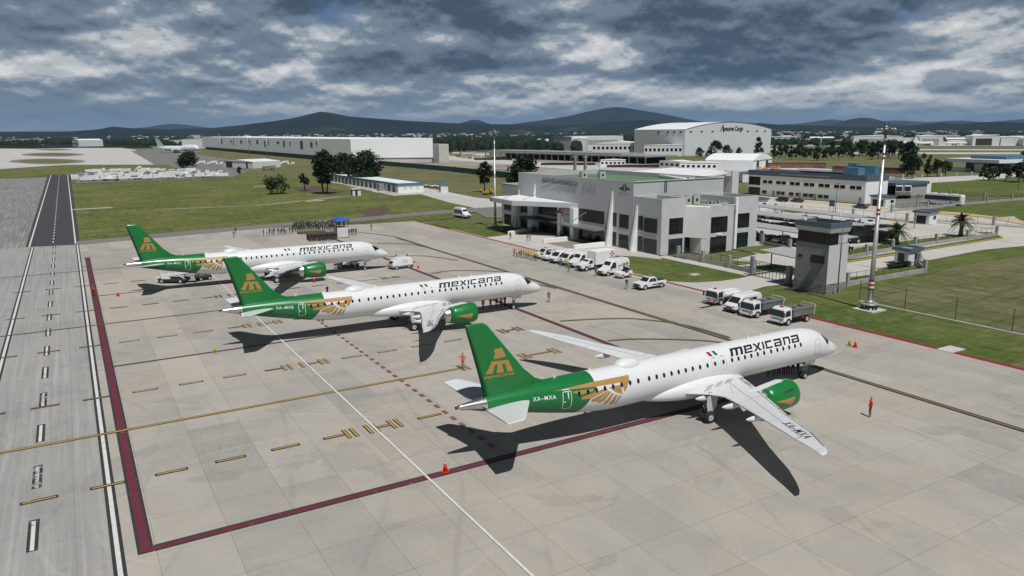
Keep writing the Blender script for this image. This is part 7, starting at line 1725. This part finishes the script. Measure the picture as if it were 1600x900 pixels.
mb = MB()
for sg in (-.62, .62): mb.bar((-2.4, sg, .85), (4.2, sg, 2.0), .14, .3).bar((-1.6, sg, .5), (.6, sg, 2.1), .10).bar((.6, sg, 2.1), (2.6, sg, .6), .10)
mb.build('side_frame', 'roof_white', t_); MB().box(-1.8, 2.6, -1.0, 1.0, .35, .75).build('chassis', 'dark_metal', t_); MB().box(-1.2, .2, -1.1, -.65, .75, 1.5).box(-1.3, -1.1, -1.1, -.65, 1.5, 2.1).build('driver_seat', 'car_white', t_); wheels(t_, (-1.2, 1.9), 2.0, .36)
t_ = empty('cargo_cart', (16.2, 128.9, 0), R(15), 'grey round topped cart coupled right of the belt loader', 'cart'); MB().box(0, 2.2, -.8, .8, .4, .7).build('deck', 'dark_metal', t_); MB().prof([(0, .7), (.1, 1.4), (.8, 1.75), (1.6, 1.7), (2.1, 1.2), (2.2, .7)], -.7, .7).build('cover', 'tank_grey', t_, bevel=.05); wheels(t_, (.4, 1.8), 1.6, .28)
t_ = empty('belt_loader', (40.9, 127.2, 0), R(-20), 'dark belt loader with a white hose under the nose of the farthest airliner', 'belt loader')
MB().bar((-2.2, 0, .6), (3.0, 0, 1.35), 1.0, .25).build('belt', 'plastic_black', t_); MB().box(-1.6, 2.2, -.9, .9, .3, .65).build('chassis', 'dark_metal', t_); MB().box(-.6, .6, -.9, -.5, .65, 1.2).tube((1.2, -.9, .9), (1.9, -.9, .9), .3).build('hose_reel', 'car_white', t_); wheels(t_, (-1.0, 1.5), 1.8, .32)
# cones
def cone(x, y, col, lb, s_=1.0, group=None):
    t_ = empty('traffic_cone', (x, y, 0.05), rng.uniform(0, 3), lb, 'cone', group)
    MB().box(-.22, .22, -.22, .22, 0, .04).build('base_plate', col, t_); MB().tube((0, 0, .04), (0, 0, .80), .17, .03, 16).build('body', col, t_)
    if col == 'cone_orange': MB().tube((0, 0, .38), (0, 0, .50), .104, .080, 16, cap=False).tube((0, 0, .58), (0, 0, .66), .077, .061, 16, cap=False).build('reflective_band', 'band_white', t_)
    t_.scale = (s_*1.05,)*3; return t_
cone(20.6, 44.35, 'cone_orange', 'orange cone with white bands on the maroon line, nearest the camera', 1.05)
cone(72.3, 49.15, 'cone_yellow', 'yellow green cone beside the orange one right of the nearest nose', 1.1)
cone(72.4, 48.5, 'cone_orange', 'orange cone right of the yellow one by the nearest nose', 1.05)
cone(11.7, 83.9, 'cone_yellow', 'yellow green cone on the second maroon line', .9)
cone(32.2, 117.2, 'cone_orange', 'orange cone below the engine of the farthest airliner'); cone(4.4, 122.6, 'cone_orange', 'orange cone near the stand boundary at the far left'); cone(51.4, 119.6, 'cone_orange', 'orange cone right of the white ground cart'); cone(21.5, 98.6, 'cone_orange', 'small orange cone just behind the middle airliner')
cone(1.5, 127.5, 'cone_orange', 'orange cone standing on the maroon boundary line at left')
# stage with blue tent
t_ = empty('camera_stage', (51.3, 165.0, 0), R(-3), 'tall platform with white cloth front and a blue tent top among the crowd', 'platform')
MB().box(0, 2.5, 0, 3.4, 0, 2.35).build('platform', 'cloth_white', t_); MB().box(-.15, 2.7, -.12, 3.5, -.0, .12).build('base_rim', 'fence_dark', t_)
mb = MB()
for i in range(6): mb.box(.15+i*.42, .2+i*.42, -.04, -.0, .15, 2.3)
mb.build('cloth_fold', 'seam_light', t_)
mb = MB()
for x in (-.05, 2.5):
    for y in (0, 3.3): MB().tube((x, y, 2.3), (x, y, 4.1), .05).build('tent_pole', 'fence_dark', t_)
MB().box(-.22, -.06, -.1, .2, 0, 4.1).build('corner_post', 'fence_dark', t_)
MB().add([(-.4, -.4, 4.0), (2.9, -.4, 4.0), (2.9, 3.8, 4.0), (-.4, 3.8, 4.0), (1.25, 1.7, 4.9), (-.4, -.4, 3.75), (2.9, -.4, 3.75), (2.9, 3.8, 3.75), (-.4, 3.8, 3.75)], [(0, 1, 4), (1, 2, 4), (2, 3, 4), (3, 0, 4), (0, 5, 6, 1), (1, 6, 7, 2), (2, 7, 8, 3), (3, 8, 5, 0)]).build('tent_top', 'canopy_blue', t_)
tag(MB().box(45.6, 52.0, 176.5, 178.2, 0, .5).build('low_riser', 'cloth_green'), 'low dark green riser behind the standing band', 'riser')

# ================================================================== PEOPLE
def body_mesh(name, joints, mats_z):
    """one continuous skin over a posed skeleton; mats_z(co, kind) gives the material slot"""
    V = []; E = []; Rd = []; idx = {}
    for nm_, co, r_, par in joints:
        idx[nm_] = len(V); V.append(co); Rd.append(r_)
        if par: E.append((idx[par], idx[nm_]))
    me = bpy.data.meshes.new('sk'); me.from_pydata(V, E, []); o = bpy.data.objects.new('sk', me); COL.objects.link(o)
    md = o.modifiers.new('s', 'SKIN'); md.use_smooth_shade = True
    for i, r_ in enumerate(Rd):
        sv_ = me.skin_vertices[0].data[i]; sv_.radius = r_ if hasattr(r_, '__len__') else (r_, r_); sv_.use_root = (i == 0)
    sb = o.modifiers.new('u', 'SUBSURF'); sb.levels = 1; sb.render_levels = 1
    bpy.context.view_layer.update(); ev = o.evaluated_get(bpy.context.evaluated_depsgraph_get())
    m2 = bpy.data.meshes.new_from_object(ev); m2.name = name; bpy.data.objects.remove(o)
    for q in ('cloth_khaki', 'cloth_grey', 'skin', 'hair_dark', 'plastic_black'): m2.materials.append(MT[q])
    for p in m2.polygons: p.material_index = mats_z(p.center); p.use_smooth = True
    return m2
def person_joints(walk=0.0, arms='down', seed=0):
    J = [('pelvis', (0, 0, .93), (.135, .095), None), ('waist', (0, 0, 1.06), (.125, .085), 'pelvis'), ('chest', (.0, 0, 1.27), (.155, .10), 'waist'), ('neckb', (0, 0, 1.43), (.075, .07), 'chest'), ('neck', (.0, 0, 1.50), (.052, .052), 'neckb'), ('head', (.012, 0, 1.60), (.078, .09), 'neck'), ('crown', (.0, 0, 1.70), (.066, .078), 'head')]
    for sg, n_ in ((-1, 'l'), (1, 'r')):
        w_ = walk*sg
        J += [(n_+'hip', (0, sg*.10, .88), (.085, .09), 'pelvis'), (n_+'knee', (.02+w_*.16, sg*.105, .50), (.058, .062), n_+'hip'), (n_+'ank', (-.01+w_*.30-abs(walk)*.04*(sg < 0), sg*.11, .09+(.05*abs(walk) if sg < 0 else 0)), (.040, .042), n_+'knee'), (n_+'toe', (.14+w_*.30, sg*.125, .035), (.036, .030), n_+'ank')]
        J += [(n_+'sho', (0, sg*.19, 1.39), (.058, .058), 'chest')]
        if arms == 'down': J += [(n_+'elb', (-.02-w_*.12, sg*.245, 1.12), (.042, .042), n_+'sho'), (n_+'wri', (.04-w_*.2, sg*.255, .88), (.030, .030), n_+'elb'), (n_+'hnd', (.06-w_*.2, sg*.25, .78), (.030, .018), n_+'wri')]
        elif arms == 'front': J += [(n_+'elb', (.0, sg*.25, 1.13), (.042, .042), n_+'sho'), (n_+'wri', (.20, sg*.12, 1.10), (.030, .030), n_+'elb'), (n_+'hnd', (.24, sg*.05, 1.10), (.028, .022), n_+'wri')]
        elif arms == 'hips': J += [(n_+'elb', (-.08, sg*.38, 1.17), (.042, .042), n_+'sho'), (n_+'wri', (.02, sg*.20, 1.02), (.030, .030), n_+'elb'), (n_+'hnd', (.06, sg*.15, 1.0), (.028, .022), n_+'wri')]
    return J
def slots(hands):
    def f(c):
        if c.z > 1.63 or (c.z > 1.56 and c.x < -.02): return 3
        if c.z > 1.47: return 2
        if c.z < .10: return 4
        r_ = math.hypot(c.x, c.y)
        if hands == 'down' and abs(c.y) > .19 and c.z < .88: return 2
        if hands == 'front' and c.x > .19 and c.z > .95: return 2
        return 0 if c.z < .94 else 1
    return f
PM = [body_mesh('person_standing', person_joints(), slots('down')), body_mesh('person_walking', person_joints(.8), slots('down')), body_mesh('person_folded', person_joints(0, 'front'), slots('front')), body_mesh('person_hips', person_joints(.15, 'hips'), slots('hips'))]
pmc = {}
def person(x, y, rz, pose, top_, bottom, lb, group=None, z=0.0, s_=.97, head='hair_dark'):
    key = (pose, top_, bottom, head)
    if key not in pmc:
        me = PM[pose].copy(); me.materials[0] = MT[bottom]; me.materials[1] = MT[top_]; me.materials[3] = MT[head]; pmc[key] = me
    o = bpy.data.objects.new('person', pmc[key]); COL.objects.link(o); o.location = (x, y, z+.03); o.rotation_euler = (0, 0, rz); o.scale = (s_, s_, s_*rng.uniform(.97, 1.04))
    return tag(o, lb, 'person', group)
def pp(px, py, *a, **k): g_ = at(px, py); return person(g_.x, g_.y, *a, **k)
vest = lambda o, c: None
pp(1359, 652, 2.6, 0, 'cloth_orange', 'cloth_khaki', 'person in an orange vest standing alone at the right, near the wing tip', s_=1.0)
pp(723.5, 577, .6, 3, 'cloth_orange', 'cloth_grey', 'person in an orange vest on the yellow line left of the nearest tail', s_=1.0)
pp(857.5, 472.5, -2.4, 0, 'cloth_red', 'cloth_khaki', 'person in a red top standing before the middle airliner nose')
pp(252, 438.5, 1.2, 0, 'cloth_orange', 'cloth_khaki', 'person in an orange vest left of the belt loader at the far tail')
pp(146.5, 463, -1.2, 0, 'cloth_red', 'cloth_black', 'person in red on the maroon boundary line at far left')
pp(512, 463, 2.0, 2, 'cloth_black', 'cloth_black', 'person in black just behind the middle airliner fuselage')
pp(619, 411, -2, 0, 'cloth_black', 'cloth_black', 'person in dark clothes behind the white ground cart')
pp(979, 452, -2.6, 0, 'cloth_navy', 'cloth_grey', 'person in grey and navy standing left of the parked pickup')
pp(930.5, 432, -2.7, 0, 'cloth_green', 'cloth_khaki', 'person in green standing left of the panel van front')
pp(889, 425.5, -2.4, 2, 'cloth_khaki', 'cloth_khaki', 'person in khaki in front of the box truck')
pp(886.5, 419.5, -2.4, 2, 'cloth_lime', 'cloth_khaki', 'person in a lime vest left of the box truck')
pp(876.5, 417, -2.6, 0, 'cloth_grey', 'cloth_khaki', 'person in grey before the tall panel van'); pp(883.5, 416.5, -2.2, 0, 'cloth_lime', 'cloth_grey', 'person in lime close to the panel van bumper')
GR = 'crew in bright vests lined up by the apron edge'
for px, py, tp_, bt_, lb in ((803.5, 399.5, 'cloth_orange', 'cloth_black', 'person in a red orange vest, leftmost of the vest line'), (807.5, 402, 'cloth_pale', 'cloth_navy', 'person in a pale shirt, second in the vest line'), (811.5, 401, 'cloth_lime', 'cloth_navy', 'person in lime, third in the vest line'), (814.5, 402.5, 'cloth_orange', 'cloth_black', 'person in orange, fourth in the vest line'), (818.5, 403, 'cloth_orange', 'cloth_khaki', 'person in orange, fifth in the vest line'),
                             (822, 404, 'cloth_lime', 'cloth_navy', 'person in lime, sixth in the vest line'), (825.5, 405.5, 'cloth_orange', 'cloth_navy', 'person in orange, seventh in the vest line'), (829, 406, 'cloth_lime', 'cloth_khaki', 'person in lime, eighth in the vest line'), (832, 407.5, 'cloth_lime', 'cloth_grey', 'person in lime, ninth in the vest line'), (835.5, 407, 'cloth_lime', 'cloth_navy', 'person in lime, tenth in the vest line'), (838.5, 408, 'cloth_lime', 'cloth_khaki', 'person in lime, right end of the vest line'), (846.5, 406.5, 'cloth_green', 'cloth_green', 'person in green by the second parked car')):
    pp(px, py, -2.5+rng.uniform(-.5, .5), rng.choice((0, 2, 3)), tp_, bt_, lb, GR)
pp(797.5, 374, -1.9, 0, 'cloth_black', 'cloth_black', 'person in black at the left edge of the entrance shade'); pp(824, 376.5, -1.9, 0, 'cloth_khaki', 'cloth_khaki', 'person in khaki in the entrance shade, left of a pair'); pp(828, 376.5, -1.9, 2, 'cloth_grey', 'cloth_khaki', 'person in grey in the entrance shade, right of a pair'); pp(835, 362, -1.9, 0, 'cloth_lime', 'cloth_navy', 'person in a lime vest by the left planter wall'); pp(785, 352, -1.9, 0, 'cloth_red', 'cloth_black', 'person in red by the left corner of the terminal')
for grp, base_, n_, who in (('crew standing under the nose of the nearest airliner', ((1200, 588.5), (1208.5, 587.5), (1216, 586.5), (1224, 585.5), (1231, 584.5), (1238, 584), (1246, 583)), 7, 'nearest'), ('crew standing under the nose of the middle airliner', ((755, 483), (766.5, 481.5), (776, 480), (783, 480), (789, 479)), 5, 'middle')):
    for i, (px, py) in enumerate(base_):
        pp(px, py+1.0, -1.8+rng.uniform(-.5, .5), (0, 2, 3)[i % 3], 'cloth_black' if i else 'cloth_green', 'cloth_black', 'person in dark clothes under the %s nose, %s from the left' % (who, ordn[i]), grp)
pbr('band_trousers', (0.09, 0.075, 0.065), .85)
# crowd around the stage
for i, (px, py, tp_) in enumerate(((412, 368.5, 'cloth_green'), (417.5, 368.5, 'cloth_pale'), (421.5, 367.5, 'cloth_black'), (425.5, 367.5, 'cloth_grey'), (428.5, 367, 'cloth_black'), (435, 366.5, 'cloth_navy'), (438.5, 366, 'cloth_pale'), (441, 366.5, 'cloth_navy'), (444.5, 366, 'cloth_navy'), (447, 366, 'cloth_pale'), (453, 365.5, 'cloth_black'), (457, 365, 'cloth_green'))):
    pp(px, py, rng.uniform(0, 6), i % 4, tp_, rng.choice(('cloth_black', 'cloth_khaki', 'cloth_denim')), 'person in %s, %s from the left in the loose line left of the band' % (tp_[6:], ordn[i]), 'people in a loose line left of the band')
pp(545, 350.5, .4, 1, 'cloth_black', 'cloth_green', 'person in dark clothes standing right behind the blue tent'); pp(580.5, 360.5, 1.4, 1, 'cloth_green', 'cloth_khaki', 'person walking alone on the apron right of the crowd')
for i, px in enumerate((541.5, 545.5, 549.5, 552.5, 556.5)): pp(px, 368.5-i*.35, -1.6, 0, 'cloth_black', 'cloth_black', 'person in black, %s from the left right of the platform' % ordn[i], 'people in black right of the platform')
pp(366, 371, 1.1, 1, 'cloth_grey', 'cloth_black', 'person walking alone far behind the tail of the farthest airliner') if False else None
for px, py, lb in ((365.5, 371.5, 'person in green walking far behind the farthest airliner, left one'), (368.5, 366, 'person in black far behind the farthest airliner, right one')): pp(px, py, rng.uniform(0, 6), 1, 'cloth_green' if 'green' in lb else 'cloth_black', 'cloth_khaki', lb)
for r_ in range(5):
    for i in range(15):
        x = 44.4+i*.42+r_*.12+rng.uniform(-.07, .07); y = 163.2+r_*.95-i*.05+rng.uniform(-.12, .12)
        person(x, y, -1.6+rng.uniform(-.2, .2), (2, 0)[(i+r_) % 2], 'cloth_black', 'band_trousers' if r_ == 0 else 'cloth_black', 'band member in a black jacket in the front rank' if r_ == 0 else 'band member in black behind the front rank', 'front rank of the marching band' if r_ == 0 else 'rear ranks of the marching band')
for i in range(75):
    px = 458+(i*.88)+rng.uniform(-.8, .8); py = 362.5-(i % 4)*2.4-(px-458)*.045
    c_ = rng.choice(('cloth_black', 'cloth_green', 'cloth_navy', 'cloth_black', 'cloth_grey'))
    if px > 523: continue
    pp(px, py, rng.uniform(0, 6), i % 4, c_, 'cloth_black', 'person in %s in the crowd behind the band' % c_[6:], 'people in %s behind the band' % c_[6:])
pp(516, 352, -1.6, 0, 'cloth_orange', 'cloth_black', 'person in orange in the crowd behind the band')
for i, (dx_, dy_, c_) in enumerate(((.6, .8, 'cloth_black'), (1.2, 1.6, 'cloth_red'), (1.9, .8, 'cloth_black'))): person(51.3+dx_, 165+dy_, -1.6, 2, c_, 'cloth_black', 'person in %s on the platform under the blue tent, %s from left' % (c_[6:], ordn[i]), None, z=2.33, s_=.9)

# ================================================================== AIR
hzm = bpy.data.materials.new('haze_air'); hzm.use_nodes = True; ht = NT(hzm.node_tree)
for n_ in list(ht.n):
    if n_.type != 'OUTPUT_MATERIAL': ht.n.remove(n_)
pv_ = ht.new('ShaderNodeVolumePrincipled'); pv_.inputs['Color'].default_value = (0.40, 0.62, 0.95, 1); pv_.inputs['Density'].default_value = 2.9e-5; pv_.inputs['Anisotropy'].default_value = 0.0
ht.l.new(pv_.outputs[0], [n_ for n_ in ht.n if n_.type == 'OUTPUT_MATERIAL'][0].inputs['Volume'])
MT['haze_air'] = hzm
hb = MB().box(-43000, 43000, -43000, 43000, -3.5, 640).build('haze', 'haze_air'); tag(hb, 'thin blue haze over the whole plain', 'haze', kind='stuff')
